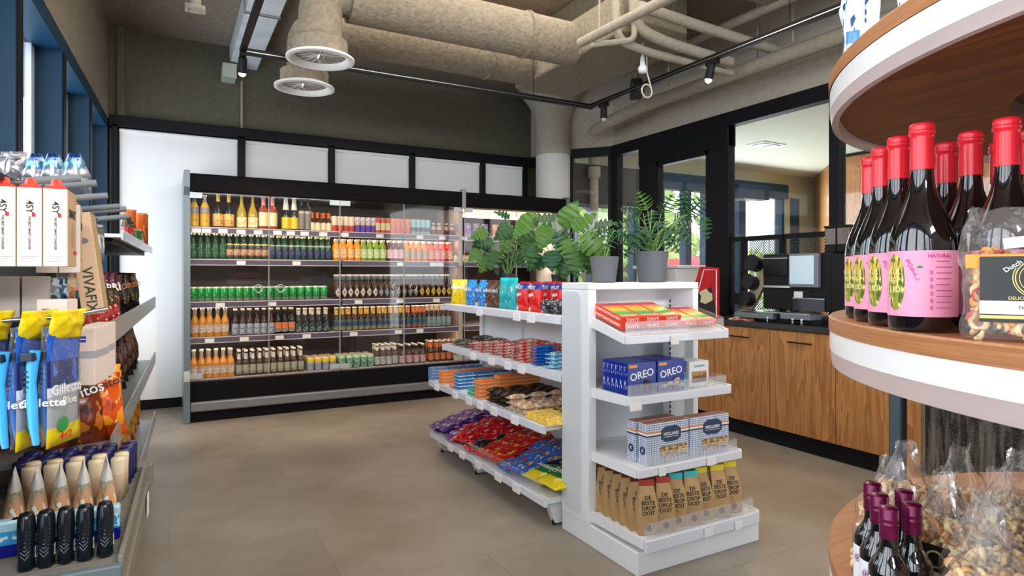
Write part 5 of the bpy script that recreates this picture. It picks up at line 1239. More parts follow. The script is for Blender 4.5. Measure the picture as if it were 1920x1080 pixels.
b4 = (onY(1222, 2.36), 2.36, 1.171)
plant2('philodendron_plant', 'bushy split-leaf plant in the larger dark grey pot', b4, .135, LVY(b4, 2.36, [
    (1214, 395, 0, .10, .09, 115, 25, 1), (1206, 400, .02, .11, .10, 160, 30, 2), (1222, 392, .03, .11, .10, 280, 20, 2), (1200, 408, -.03, .12, .08, 190, 40, 2), (1212, 425, -.04, .16, .13, 225, 20, 2),
    (1218, 430, 0, .13, .12, 250, 10, 2), (1232, 415, .02, .13, .12, 300, 20, 2), (1250, 425, 0, .14, .09, 330, 25, 2), (1245, 432, -.03, .13, .10, 310, 10, 2), (1262, 415, .04, .11, .11, 20, 30, 2),
    (1285, 402, 0, .12, .12, 85, 10, 2), (1288, 405, .02, .11, .10, 110, 20, 2), (1290, 402, -.02, .11, .10, 50, 20, 2), (1272, 420, .03, .10, .09, 300, 20, 2), (1318, 405, 0, .12, .08, 290, 10, 2), (1240, 400, .05, .10, .09, 70, 30, 2), (1196, 440, .03, .12, .10, 235, 20, 2)]),
    'split', (.066, .082, .152, M_gpot), 6)
# ================================================================ COFFEE COUNTER
KX = 3.73
def cab(y0, y1, label, handle=True):
    c_ = thing('base_cabinet', label, 'cabinet', (0, 0, 0))
    MB().box(KX + .02, 4.24, y0, y1, .12, .82).build('carcass', M_oak, c_)
    d_ = MB().box(KX, KX + .019, y0 + .002, y1 - .002, .122, .815).build('door', M_oak, c_, bevel=.001)
    if handle:
        ym = (y0 + y1) / 2; h = MB().tube([(KX - .022, ym - .09, .745), (KX - .022, ym + .09, .745)], .005, 8)
        for yy in (ym - .075, ym + .075): h.tube([(KX, yy, .745), (KX - .022, yy, .745)], .004, 8)
        h.build('handle', mat('dark_bronze', (.02, .014, .01), .35, .8), d_)
cab(3.485, 4.30, 'oak base cabinet partly hidden behind the white end unit', False)
cab(2.972, 3.483, 'oak base cabinet with thin dark handle, the left of two visible')
cab(2.475, 2.970, 'oak base cabinet with thin dark handle, nearer the round display')
cab(2.136, 2.473, 'oak base cabinet without handle beside the blue-grey post', False)
struct('baseboard_right', MB().box(KX + .05, KX + .07, 1.9, 4.3, 0, .12), M_frame)
tag(MB().box(KX - .015, 4.26, 2.0, 4.32, .824, .862).build('countertop', mat('dark_worktop', (.028, .030, .033), .25), bevel=.003), 'thin dark worktop above the oak cabinets', 'worktop')
tag(MB().box(KX, KX + .14, 2.075, 2.134, 0, .85).build('post', mat('blue_grey_post', (.10, .15, .20), .35, .3)), 'blue-grey metal post at the end of the oak cabinets', 'post')
tag(MB().box(KX, KX + .14, 1.955, 2.035, 0, .95).build('oak_panel', M_oak, bevel=.001), 'narrow oak panel between the dark gap and the chilled case', 'panel')
# chilled case with misted glass
def mist():
    m, t, b = nodes('misted_glass'); b.inputs['Roughness'].default_value = .18; b.inputs['Specular IOR Level'].default_value = .6
    co = t.nodes.new('ShaderNodeTexCoord'); mp = t.nodes.new('ShaderNodeMapping'); mp.inputs['Scale'].default_value = (1, 22, 2.2)
    n = t.nodes.new('ShaderNodeTexNoise'); n.inputs['Scale'].default_value = 1.5; n.inputs['Detail'].default_value = 6
    t.links.new(co.outputs['Object'], mp.inputs[0]); t.links.new(mp.outputs[0], n.inputs['Vector'])
    v = t.nodes.new('ShaderNodeTexVoronoi'); v.inputs['Scale'].default_value = 120
    t.links.new(co.outputs['Object'], v.inputs['Vector'])
    g_ = t.nodes.new('ShaderNodeMath'); g_.operation = 'LESS_THAN'; g_.inputs[1].default_value = .26; t.links.new(v.outputs['Distance'], g_.inputs[0])
    r = t.nodes.new('ShaderNodeValToRGB'); e = r.color_ramp.elements; e[0].position = .42; e[0].color = (.012, .012, .012, 1); e[1].position = .66; e[1].color = (.13, .12, .105, 1)
    t.links.new(n.outputs['Fac'], r.inputs['Fac'])
    mx = t.nodes.new('ShaderNodeMix'); mx.data_type = 'RGBA'; t.links.new(r.outputs[0], mx.inputs['A']); mx.inputs['B'].default_value = (.22, .22, .21, 1)
    h = t.nodes.new('ShaderNodeMath'); h.operation = 'MULTIPLY'; h.inputs[1].default_value = .5; t.links.new(g_.outputs[0], h.inputs[0])
    t.links.new(h.outputs[0], mx.inputs['Factor']); t.links.new(mx.outputs['Result'], b.inputs['Base Color'])
    bp = t.nodes.new('ShaderNodeBump'); bp.inputs['Strength'].default_value = .5; bp.inputs['Distance'].default_value = .003; t.links.new(g_.outputs[0], bp.inputs['Height']); t.links.new(bp.outputs[0], b.inputs['Normal'])
    return m
cc = thing('chilled_case', 'tall chilled case with misted dark glass behind the round display', 'refrigerator', (0, 0, 0))
MB().box(KX + .02, 4.24, .3, 1.95, .02, 1.02).build('case_body', M_black, cc)
MB().box(KX, KX + .02, .32, 1.935, .04, 1.0).build('misted_glass', mist(), cc)
MB().box(KX - .004, KX + .02, 1.935, 1.95, .04, 1.0).build('steel_edge', M_steel, cc)
pl_ = MB().box(KX - .006, KX, 1.33, 1.42, .70, .76).build('case_badge', M_black, cc)
text('E', .04, M_tag, pl_, (KX - .007, 1.40, .73), (R(90), 0, R(-90)))
# coffee machine
MX = 3.95
def my(px, x=MX): return onX(px, x)
cm = thing('coffee_machine', 'large black automatic coffee machine with a touchscreen on the worktop', 'coffee machine', (0, 0, 0))
ya, yb = my(1560), my(1431)
MB().box(MX, MX + .30, ya, yb, .95, 1.36).build('body', M_black, cm, bevel=.006)
MB().box(MX - .12, MX + .30, ya, yb, .862, .90).build('base', M_black, cm, bevel=.004)
MB().box(MX - .17, MX - .04, my(1548), my(1492), .895, .935).build('drip_tray', M_cgry, cm, bevel=.003)
MB().box(MX - .17, MX - .04, my(1478), my(1405), .885, .925).build('drip_tray', M_cgry, cm, bevel=.003)
MB().box(MX - .17, MX - .04, my(1548), my(1410), .934, .938).build('tray_grille', M_steel, cm)
sc_ = MB().box(MX - .035, MX, my(1540), my(1484), 1.115, 1.355).build('screen_housing', M_cgry, cm, bevel=.006)
MB().box(MX - .038, MX - .035, my(1532), my(1487), 1.14, 1.34).build('touchscreen', mat('screen_glow', (.35, .45, .52), .15, emit=.25, ecol=(.45, .6, .7)), sc_)
MB().box(MX - .02, MX, my(1480), my(1434), 1.20, 1.34).build('front_panel', mat('gloss_black', (.01, .011, .013), .08), cm, bevel=.003)
MB().box(MX - .022, MX - .018, my(1480), my(1434), 1.325, 1.33).build('steel_line', M_steel, cm)
MB().box(MX - .012, MX, my(1484), my(1434), 1.11, 1.125).build('spout_strip', M_steel, cm)
MB().box(MX - .10, MX, my(1522), my(1505), 1.04, 1.09).build('coffee_spout', M_steel, cm, bevel=.004)
MB().box(MX - .012, MX, my(1548), my(1488), .95, 1.035).build('lower_glass', MATS['gloss_black'], cm)
MB().box(MX - .014, MX - .01, my(1548), my(1488), 1.035, 1.04).build('steel_line', M_steel, cm)
tag(MB().box(MX - .02, MX + .3, my(1600), my(1561), .862, 1.35).build('milk_cooler', M_black, bevel=.006), 'tall matte black unit right of the coffee machine', 'milk cooler')
for i, (a, b_) in enumerate(((1558, 1537), (1584, 1560))):
    h_ = thing('bean_hopper', 'smoky brown bean hopper on the coffee machine, %s of two' % ('left' if i == 0 else 'right'), 'bean hopper', (0, 0, 0))
    MB().box(MX + .05, MX + .22, my(a), my(b_), 1.36, 1.41).build('hopper_base', M_black, h_, bevel=.004)
    MB().box(MX + .05, MX + .22, my(a), my(b_), 1.41, 1.53).build('hopper_tank', mat('smoky_plastic', (.07, .045, .035), .12), h_, bevel=.006)
    MB().box(MX + .045, MX + .225, my(a) - .003, my(b_) + .003, 1.53, 1.545).build('lid', M_black, h_, bevel=.003)
for i, px in enumerate((1439, 1486, 1503)):
    tag(MB().lathe([(0, 0), (.011, 0), (.008, .012), (.010, .03), (.012, .04), (0, .044)], 14).build('tray_foot', M_steel, loc=(KX + .05, onX(px, KX + .05), .862)), 'small steel knob on the worktop edge, %s from left' % ordn(i + 1), 'knob')
# cup dispenser: dark round openings on a slanted beige panel
cd = thing('cup_dispenser', 'slanted beige cup dispenser with black round holders left of coffee machine', 'cup dispenser', (0, 0, 0))
xx = 4.05; pA = (onX(1388, xx), .865); pB = (onX(1428, xx), 1.22)
yl, yr = onX(1384, xx), onX(1428, xx)
MB().prism([(onX(1380, xx), .864), (onX(1402, xx), .864), (onX(1432, xx), 1.12), (onX(1430, xx), 1.26), (onX(1420, xx), 1.20)], xx, xx + .03, 0, Matrix(((0, 0, 1, 0), (1, 0, 0, 0), (0, 1, 0, 0), (0, 0, 0, 1)))).build('panel', mat('beige_panel', (.50, .42, .30), .5), cd, bevel=.003)
for i, (px, py, r) in enumerate(((1420, 496, .062), (1413, 531, .058), (1406, 562, .058), (1391, 563, .045))):
    y = onX(px, xx); zz = zat(py, xx, y)
    MB().tube([(xx - .07, y, zz + .015), (xx, y, zz)], r, 24).tube([(xx - .075, y, zz + .016), (xx - .07, y, zz + .015)], r * 1.06, 24).build('cup_holder', mat('holder_black', (.015, .017, .018), .3), cd)
# plant glimpsed behind and red leaflet on worktop
tag(MB().box(-.07, .07, -.1, .1, 0, .012).build('leaflet', pm('red_leaflet', [(0, '#a01818')], [('#d8c8a0', 5, .56)], axis='Y'), loc=(3.84, 3.28, .863), rot=(0, 0, .3)), 'red and cream leaflet lying on the worktop beside the sign', 'leaflet')
# red sign with white outline
rs = thing('red_sign', 'red slanted sign with white outline and dark figure behind the end unit', 'sign', (0, 0, 0))
X_ = 3.80; ZB = .863
def rp3(px, py): y = onX(px, X_); return (y, zat(py, X_, y))
RM = Matrix(((0, 0, 1, 0), (1, 0, 0, 0), (0, 1, 0, 0), (0, 0, 0, 1)))
MB().prism([rp3(1312, 500), rp3(1346, 502), (rp3(1346, 625)[0], ZB), (rp3(1290, 625)[0], ZB), rp3(1300, 540)], X_, X_ + .02, 0, RM).build('panel', mat('sign_red', (.50, .008, .012), .4), rs)
ol = [rp3(1304, 568), rp3(1321, 506), rp3(1344, 506), (rp3(1344, 625)[0], ZB + .005)]
MB().tube([(X_ - .006, a, b_) for a, b_ in ol], .004, 8).build('white_outline', M_wink, rs)
MB().prism([rp3(1304, 556), rp3(1322, 545), rp3(1334, 538), rp3(1338, 560), rp3(1342, 580), (rp3(1342, 625)[0], ZB), (rp3(1304, 625)[0], ZB)], X_ - .004, X_, 0, RM).build('dark_figure', M_ink, rs)
MB().prism([rp3(1312, 548), rp3(1325, 541), rp3(1330, 548), rp3(1336, 550), rp3(1337, 563), rp3(1324, 570), rp3(1314, 566), rp3(1316, 556)], X_ - .008, X_ - .004, 0, RM).build('beige_figure', mat('sign_beige', (.62, .55, .36), .6), rs)
tag(MB().prism([rp3(1283, 530), rp3(1300, 512), rp3(1318, 508), (rp3(1318, 560)[0], ZB), (rp3(1283, 560)[0], ZB)], X_ + .15, X_ + .18, 0, RM).build('dark_board', mat('olive_black', (.03, .035, .03), .5)), 'rounded dark board behind the red sign', 'board')
# ================================================================ LEFT SHELVING
LT = Matrix.Translation((-.46, 6.45, 0)) @ Matrix.Rotation(LA, 4, 'Z') @ Matrix.Translation((0, -6.45, 0))
def LP(xl, y, z): return tuple(LT @ Vector((xl, y, z)))
def Lp(px, xl):    # y in the facade frame of the point of plane xl seen at column px
    d = (px - 960) / FPX; X_, Y_ = d * CT + ST, -d * ST + CT
    s = math.sin(-LA); c = math.cos(-LA)
    # world = (-.46 + xl c + (y-6.45) s, 6.45 - xl s + (y-6.45) c)
    # k*X_ = -.46 + xl c + t s ; k*Y_ = 6.45 - xl s + t c
    t = (X_ * (6.45 - xl * s) - Y_ * (-.46 + xl * c)) / (Y_ * s - X_ * c); return 6.45 + t
def Lz(py, xl, y):
    p = LT @ Vector((xl, y, 0)); return zat(py, p.x, p.y)
M_dback = mat('dark_back_panel', (.05, .055, .06), .5); M_lsh = mat('grey_shelf', (.30, .31, .32), .4, .3); M_lbr = mat('taupe_shelf_side', (.22, .20, .165), .45)
lg = thing('snack_gondola', 'long grey wall shelving full of snack bags along the left windows', 'shelving unit', (0, 0, 0))
XB, XF = .03, .415
MB().box(0.0, XB, 1.55, 5.0, .05, 1.42, 0, LT).build('back_panel', M_dback, lg)
for y in (1.56, 2.5, 3.75, 4.98): MB().box(XB, XB + .03, y - .015, y + .015, 0, 1.45, 0, LT).build('upright', M_lsh, lg)
def lshelf(z, y0, y1, xf=XF, m=M_lsh, lip=.045, lm=M_alu):
    s = MB().box(XB, xf, y0, y1, z - .02, z, 0, LT).build('shelf', m, lg)
    MB().box(xf, xf + .008, y0, y1, z - .02, z + lip - .02, 0, LT).build('front_rail', lm, s)
M_rail = film('acrylic_rail', opac=.55, tint=(.35, .36, .36), rough=.15)
lshelf(1.0, 1.95, 4.95, lip=.075, lm=M_rail); lshelf(.62, 2.45, 4.95, lip=.075, lm=M_rail); lshelf(.21, 2.52, 4.95, lip=.075, lm=M_rail)
s = MB().box(XB, XF - .02, 3.0, 4.95, 1.36, 1.375, 0, LT).build('shelf', M_white, lg)
MB().box(XF - .02, XF - .012, 3.0, 4.95, 1.352, 1.392, 0, LT).build('front_rail', M_strip, s)
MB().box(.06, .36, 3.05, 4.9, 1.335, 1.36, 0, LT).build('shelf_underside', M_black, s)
# deep wire tray nearest the camera and the base shelf under it
TX = .505; TZt = .55; TY0, TY1 = 1.70, 2.50
tr_ = MB().box(XB, TX, TY0, TY1, TZt - .028, TZt - .012, 0, LT).build('wire_tray', M_lbr, lg)
wr_ = MB()
for k_ in range(48): wr_.box(XB, TX, TY0 + .01 + k_ * .0165, TY0 + .015 + k_ * .0165, TZt - .012, TZt - .006, 0, LT)
for k_ in range(6): wr_.box(XB + .02 + k_ * .09, XB + .025 + k_ * .09, TY0, TY1, TZt - .014, TZt - .010, 0, LT)
wr_.build('tray_wires', M_lbr, tr_)
MB().box(TX, TX + .012, TY0, TY1, TZt - .035, TZt + .012, 0, LT).box(TX - .004, TX + .02, TY0 + .01, TY1 - .01, TZt - .10, TZt - .04, 0, LT).build('tray_side', M_lbr, tr_, bevel=.003)
MB().box(TX - .02, TX + .03, TY1 - .05, TY1 + .01, TZt - .06, TZt + .015, 0, LT).build('tray_corner', M_lbr, tr_, bevel=.004)
MB().box(XB, TX + .01, TY0 - .02, TY0, TZt - .045, TZt - .002, 0, LT).build('tray_end', mat('blue_grey_enamel', (.13, .17, .19), .35), tr_, bevel=.004)
MB().box(XB, TX - .02, 1.6, 2.5, .16, .2, 0, LT).box(XB, TX + .0, 1.62, 2.48, .14, .16, 0, LT).build('base_shelf', M_lbr, lg)
for (y, z) in ((2.30, .50), (1.95, .25), (1.80, .27)):
    tag(MB().box(TX + .025, TX + .027, y - .03, y + .03, z - .055, z + .01, 0, LT).build('price_tag', M_tag), 'cream price tag clipped on the taupe tray side, %s' % {2.30: 'upper far one', 1.95: 'lower middle one', 1.80: 'lowest nearest one'}[y], 'price tag')
# hooks along the top
def LR(rz=0, rx=0, ry=0):
    return (LT.to_3x3() @ Euler((rx, ry, rz)).to_matrix()).to_euler()
hk = [(1.66, 1.405, .40), (1.74, 1.405, .42), (1.95, 1.40, .42), (2.18, 1.395, .425), (2.26, 1.395, .435), (2.42, 1.385, .43)]
for i, (y, z, L_) in enumerate(hk):
    t_ = thing('display_hook', 'steel display hook with grey tip, %s from the camera' % ordn(i + 1), 'display hook', LP(XB, y, z), rot=LR())
    MB().tube([(0, 0, 0), (L_ - .09, 0, 0), (L_ - .0, 0, .012)], .0035, 8).build('wire', M_steel, t_)
    MB().tube([(L_ - .085, 0, .002), (L_ + .01, 0, .016)], .0085, 12).build('grey_tip', mat('hook_grey', (.20, .22, .23), .35), t_)
# white boxes hanging on the first hook
M_boxw = mat('cream_white_carton', (.80, .70, .62), .45); M_boxb = mat('tan_carton_face', (.62, .42, .25), .5); M_clip = mat('red_clip', (.80, .06, .03), .35)
def wbox():
    w_, d_, h = .042, .105, .162
    o = thing('hanging_box', 'x', 'box')
    MB().box(-w_ / 2, w_ / 2 - .001, 0, d_, -h, 0).build('carton', M_boxw, o, bevel=.0015)
    f = MB().box(w_ / 2 - .001, w_ / 2, .001, d_ - .001, -h + .001, -.001).build('front_face', M_boxb, o)
    text('SMART', .026, M_ink, f, (w_ / 2 + .0006, d_ / 2, -.05), (R(90), R(0), R(90)), ext=.0001)
    MB().ball((w_ / 2, d_ * .55, -.095), .022, 20, 10, sq=(.02, 1, 1.2)).build('round_print', mat('tan_print', (.45, .30, .17), .5), f)
    MB().box(-w_ / 2, w_ / 2 + .0006, d_ - .04, d_ + .0006, -.135, -.128).build('red_band', M_rink, o)
    text('4SY', .017, M_ink, o, (.0, -.0008, -.040), (R(90), R(90), 0), ext=.0001)
    MB().box(.004, .010, -.0008, 0, -.060, -.052).build('red_dot', M_rink, o)
    text('THE BEST SMART CHARGER', .0056, M_ink, o, (.0, -.0008, -.093), (R(90), R(90), 0), ext=.0001)
    for k_ in range(3): MB().box(-.014, .016 - .006 * k_, -.0006, 0, -.142 - .005 * k_, -.1412 - .005 * k_).build('small_print', mat('grey_print', (.35, .3, .28), .6), o)
    MB().box(-.017, .017, .0, .03, -.001, .006).build('hang_tab', M_clip, o, bevel=.002)
    MB().lathe([(0, .018), (.009, .014), (.012, 0)], 14).build('red_clip', M_clip, o, loc=(0, .012, .004))
    return o
P['wbox'] = Proto(wbox)
for i in range(8):
    P['wbox'].place(LP(.405 - .0435 * i, 1.60, 1.388), LR(), 'white and tan box with red clip on the front hook, %s from the tip' % ordn(i + 1), 'white boxes on the front hook')
for i in range(2):
    P['wbox'].place(LP(.40 - .0435 * i, 1.80, 1.375), LR(rz=R(6)), 'white and tan box on the second hook, %s from the tip' % ordn(i + 1), 'boxes on the second hook')
# tilted tan box with print
tb = thing('tan_box', 'tall tan box with dark lettering hanging tilted behind the white boxes', 'box', LP(.415, 2.02, 1.375), rot=LR(ry=R(-7)))
MB().box(-.05, .0, -.03, .06, -.27, 0).build('carton', mat('tan_carton', (.74, .50, .32), .5), tb, bevel=.0015)
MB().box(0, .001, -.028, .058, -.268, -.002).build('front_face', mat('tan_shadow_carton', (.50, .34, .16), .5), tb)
text('VIVAFIX', .034, mat('dark_green_ink', (.05, .06, .03), .5), tb, (-.025, -.031, -.205), (R(90), R(90), 0), ext=.0001)
MB().ball((-.025, -.030, -.075), .014, 14, 8, sq=(1, .05, .6)).build('hang_hole', mat('hole_grey', (.2, .2, .22), .5), tb)
for i, (y, z) in enumerate(((2.26, 1.372), (2.42, 1.362))):
    tag(bagmesh(.07, .12, .02, 50 + i).build('foil_pouch', mat('silver_foil', (.6, .6, .62), .2, .9), loc=LP(.38, y, z - .11), rot=LR(rz=R(60))), 'silver foil pouch on the %s hook' % ('fifth' if i == 0 else 'last'), 'pouch')
# lower row of cartons behind
P['lowcard'] = bar('flat_carton', .048, .03, .10, mat('pale_grey_carton', (.52, .45, .40), .5), 'box', .001)
for i in range(9):
    P['lowcard'].place(LP(.34 - .052 * i, 1.78, 1.105), LR(), 'small cream carton under the white boxes, %s from the right' % ordn(i + 1), 'small cream cartons')
# silver blue pouches on top
G['pouch'] = bag('silver_pouch', 'pouch', .075, .11, .05, pm('pouch_foil', [(0, '#8c929c'), (.45, '#b4b8c0'), (.6, '#6a9cc0'), (.9, '#284890')], [('#d8dce4', 4, .56)], rough=.2, metal=.55), 61, wr=.35, top=.35)
G['pouch2'] = bag('silver_pouch', 'pouch', .085, .115, .055, pm('pouch_foil2', [(0, '#8c8c94'), (.5, '#a8a4a8')], [('#e0dcdc', 4, .56), ('#706068', 5, .6)], rough=.18, metal=.6), 62, wr=.35, top=.8)
for i, (px, k_) in enumerate(((25, 'pouch2'), (68, 'pouch'), (100, 'pouch'), (140, 'pouch'))):
    d = (px - 960) / FPX; zc = 1.62; x, y = cw(d * zc, zc)
    G[k_].place((x, y, 1.415), (0, 0, R(-30 + 8 * i)), 'crumpled silver-blue foil pouch on top of the shelving, %s from left' % ordn(i + 1), 'foil pouches on top')
tag(MB().box(.02, .32, 1.55, 2.2, 1.40, 1.412, 0, LT).build('top_shelf', M_black), 'dark narrow top ledge carrying the silver pouches', 'shelf')
# razor packs on a long curved hook
rh = thing('display_hook', 'long steel hook carrying the blue razor packs', 'display hook', LP(XB, 1.62, 1.115), rot=LR())
MB().tube([(0, 0, 0), (.25, 0, -.002), (.38, .01, .004), (.46, .03, .018)], .0045, 8).build('wire', M_steel, rh)
M_gy = pm('razor_card_yellow', [(0, '#e8c800')], [('#f0d820', 4, .5)], rough=.3); M_gb = pm('razor_card_blue', [(0, '#e0c810'), (.16, '#9aa0a4'), (.42, '#c8ccd4'), (.50, '#101c60'), (.72, '#1450b0')], [('#2068c8', 5, .62, (.5, 1))], rough=.25)
M_rz = mat('razor_blue_plastic', (.02, .22, .75), .25); M_rz2 = mat('razor_light_blue', (.05, .40, .90), .25); M_rzg = mat('razor_dark', (.015, .03, .05), .3)
def razor():
    o = thing('razor_pack', 'x', 'razor pack')
    bagmesh(.115, .285, .010, 71, wr=.15, seal=.02).build('printed_bag', M_gb, o, rot=(0, 0, R(90)), loc=(0, .055, -.31))
    bagmesh(.115, .285, .045, 73, wr=.2, seal=.05).build('clear_bag', film('clear_bag_film', opac=.04, rough=.08, bump=.6, bscale=25), o, rot=(0, 0, R(90)), loc=(-.008, .055, -.305))
    m = bagmesh(.10, .075, .012, 72, wr=.5, seal=.03); m.build('yellow_header', M_gy, o, rot=(R(14), 0, R(82)), loc=(.002, .05, -.055))
    for k_, yy in enumerate((-.014, .03, .075)):
        pz = [(-.014 + .004 * k_, yy, -.075), (-.020, yy, -.11), (-.022, yy, -.15), (-.018, yy - .004, -.20), (-.014, yy - .006, -.25), (-.010, yy - .004, -.295)]
        MB().tube(pz, [.010, .011, .009, .010, .009, .006], 12).build('razor_handle', M_rz2 if k_ == 0 else M_rz, o)
        MB().box(-.034, -.008, yy - .02, yy + .018, -.098, -.078).build('razor_head', M_rzg, o, bevel=.003)
        for q in range(5): MB().box(-.031, -.021, yy - .010, yy + .010, -.125 - q * .012, -.121 - q * .012).build('grip_rib', M_rzg, o)
    text('Gillette', .034, M_wink, o, (.0085, .052, -.175), (R(90), 0, R(90)), ext=.0003)
    text('Blue', .028, M_wink, o, (.0085, .062, -.206), (R(90), 0, R(90)), ext=.0003)
    MB().tube([(.0075, .04, -.26), (.009, .04, -.26)], .018, 20).build('green_seal', mat('seal_green', (.02, .30, .06), .4), o)
    text('4+2', .026, M_rink, o, (.0085, .05, -.290), (R(90), 0, R(90)), ext=.0003)
    # printing on the camera side as well
    text('Gillette', .026, M_wink, o, (-.004, -.006, -.20), (R(90), R(0), R(20)), ext=.0003)
    return o
P['razor'] = Proto(razor)
for i, (xl, rz) in enumerate(((.395, -24), (.345, -19), (.265, -27), (.215, -20), (.14, -26), (.08, -21), (.02, -25))):
    P['razor'].place(LP(xl, 1.575, 1.120), LR(rz=R(rz)), 'blue and yellow razor pack on the long hook, %s from the tip' % ordn(i + 1), 'blue razor packs', (1, .92, .86))
# lens wipe boxes
def zbox():
    o = thing('lens_wipe_box', 'x', 'box')
    MB().box(-.02, .02, 0, .10, -.135, 0).build('carton', mat('cream_carton', (.80, .66, .58), .45), o, bevel=.0015)
    MB().box(-.0205, .0205, -.0006, .1006, -.072, -.055).build('grey_band', mat('grey_band', (.42, .40, .42), .4), o)
    lgq = MB().box(-.012, .002, -.001, 0, -.034, -.020).build('logo', mat('violet_blue', (.05, .04, .35), .4), o)
    MB().box(-.0115, .0015, -.0014, -.001, -.028, -.026).build('logo_line', M_wink, lgq)
    return o
def zfront():
    o = tag(MB().box(-.055, .0, -.004, 0, -.125, 0).build('x', M_boxw), 'x', 'box'); return o
P['zbox'] = Proto(zbox)
zb = thing('lens_wipe_box', 'large cream lens wipe box with a small violet logo beside the razors', 'box', LP(.415, 1.66, 1.155), rot=LR(rz=R(-22)))
MB().box(-.062, 0, 0, .04, -.135, 0).build('carton', MATS.get('cream_carton') or mat('cream_carton', (.80, .66, .58), .45), zb, bevel=.0015)
MB().box(-.0624, .0004, -.0006, .0404, -.075, -.058).build('grey_band', mat('grey_band', (.42, .40, .42), .4), zb)
l_ = MB().box(-.050, -.033, -.001, 0, -.034, -.020).build('logo', mat('violet_blue', (.05, .04, .35), .4), zb); MB().box(-.049, -.034, -.0014, -.001, -.028, -.026).build('logo_line', M_wink, l_)
for i, (xl, y) in enumerate(((.435, 1.76), (.44, 1.86))):
    P['zbox'].place(LP(xl, y, 1.085), LR(rz=R(-10)), 'cream and grey lens wipe box, %s behind the large one' % ordn(i + 1), 'small lens wipe boxes')
# snack bags on the long shelves
S = {}
def sb(key, w_, h, t, bands, blobs, seed, txt=None, wr=.18): S[key] = bag('snack_bag', 'snack bag', w_, h, t, pm('k_' + key, bands, blobs, rough=.22), seed, txt, wr=wr)
sb('bluefoil', .17, .20, .06, [(0, '#0c2c50'), (.5, '#15507c')], [('#b0c8d8', 4, .62), ('#b03828', 7, .7, (.4, .9)), ('#081828', 5, .58)], 81)
sb('multi', .15, .20, .06, [(0, '#302010'), (.4, '#a08030')], [('#3a78b0', 6, .6), ('#c03030', 7, .62), ('#70a040', 8, .66)], 82)
sb('purple', .17, .22, .07, [(0, '#481028'), (.4, '#501030')], [('#c03028', 5, .62, (0, .5)), ('#e0c8b8', 8, .70)], 83, [('DORI', .05, M_wink, .14, R(-10))])
sb('darknip', .17, .22, .07, [(0, '#120a08')], [('#8a7020', 6, .64, (0, .5)), ('#802018', 6, .62)], 84, [('NIPPO', .038, mat('copper_ink', (.55, .18, .06), .4), .14)])
sb('darknut', .18, .26, .08, [(0, '#140c08')], [('#6a3418', 5, .60, (.15, .85)), ('#601818', 6, .62), ('#506030', 7, .68)], 85)
sb('orange', .19, .26, .10, [(0, '#e85808'), (.8, '#301810')], [('#f8a020', 4, .56), ('#c03808', 5, .60), ('#f0d0a0', 8, .72)], 86, [('Doritos', .045, M_ink, .19, R(-12))])
sb('ochre', .20, .29, .10, [(0, '#a01818'), (.2, '#a87010'), (.9, '#8a2018')], [('#c89020', 4, .54), ('#805008', 5, .6)], 87)
sb('brownd', .20, .26, .10, [(0, '#7a2c08')], [('#c87020', 4, .58), ('#3a1408', 5, .60)], 88, [('Doritos', .05, M_wink, .17, R(-14))])
sb('snackred', .12, .16, .05, [(0, '#a81818'), (.6, '#403018')], [('#e8d8c8', 6, .66), ('#385020', 6, .66)], 89)
def srow(key, z, ys, xl, desc, rz=90, lean=-8, grp=None):
    for i, y in enumerate(ys):
        S[key].place(LP(xl, y, z), LR(rz=R(rz + rnd.uniform(-10, 10)), rx=R(lean)), '%s, %s from the camera' % (desc, ordn(i + 1)), grp or desc)
srow('bluefoil', 1.0, (1.95, 2.14, 2.33), .27, 'glossy dark blue snack bag on the shelf below the white boxes', 40)
srow('multi', 1.0, (2.50, 2.66), .30, 'multicoloured snack bag between blue and purple bags', 50)
srow('purple', 1.0, (2.88, 3.06, 3.25), .31, 'purple snack bag with white letters on upper shelf', 50)
srow('darknip', 1.0, (3.55, 3.8, 4.05, 4.3, 4.55, 4.8), .29, 'black snack bag with copper letters at far end', 50)
srow('snackred', 1.0, (2.4, 2.6, 2.75), .38, 'small red snack packet at the upper rail', 60)
srow('darknut', .62, (3.2, 3.45, 3.7, 3.95, 4.2, 4.45, 4.7), .29, 'dark nut bag with orange pictures, middle shelf', 55)
srow('orange', .62, (2.82, 2.98), .30, 'bright orange chips bag', 35, -6)
srow('ochre', .21, (2.75, 3.0, 3.25, 3.5, 3.75, 4.0, 4.25, 4.5, 4.75), .29, 'mustard yellow chips bag, lowest long shelf', 60)
for i, (xl, y, rz) in enumerate(((.02, 2.62, 10), (.17, 2.66, 12), (.30, 2.60, 22))):
    S['brownd'].place(LP(xl, y, .62), LR(rz=R(rz), rx=R(-14)), 'brown-orange chips bag behind the razor packs, %s from left' % ordn(i + 1), 'brown chips bags')
S['orange'].place(LP(.36, 2.66, .62), LR(rz=R(30), rx=R(-10)), 'bright orange chips bag hanging nearest the tubes', None)
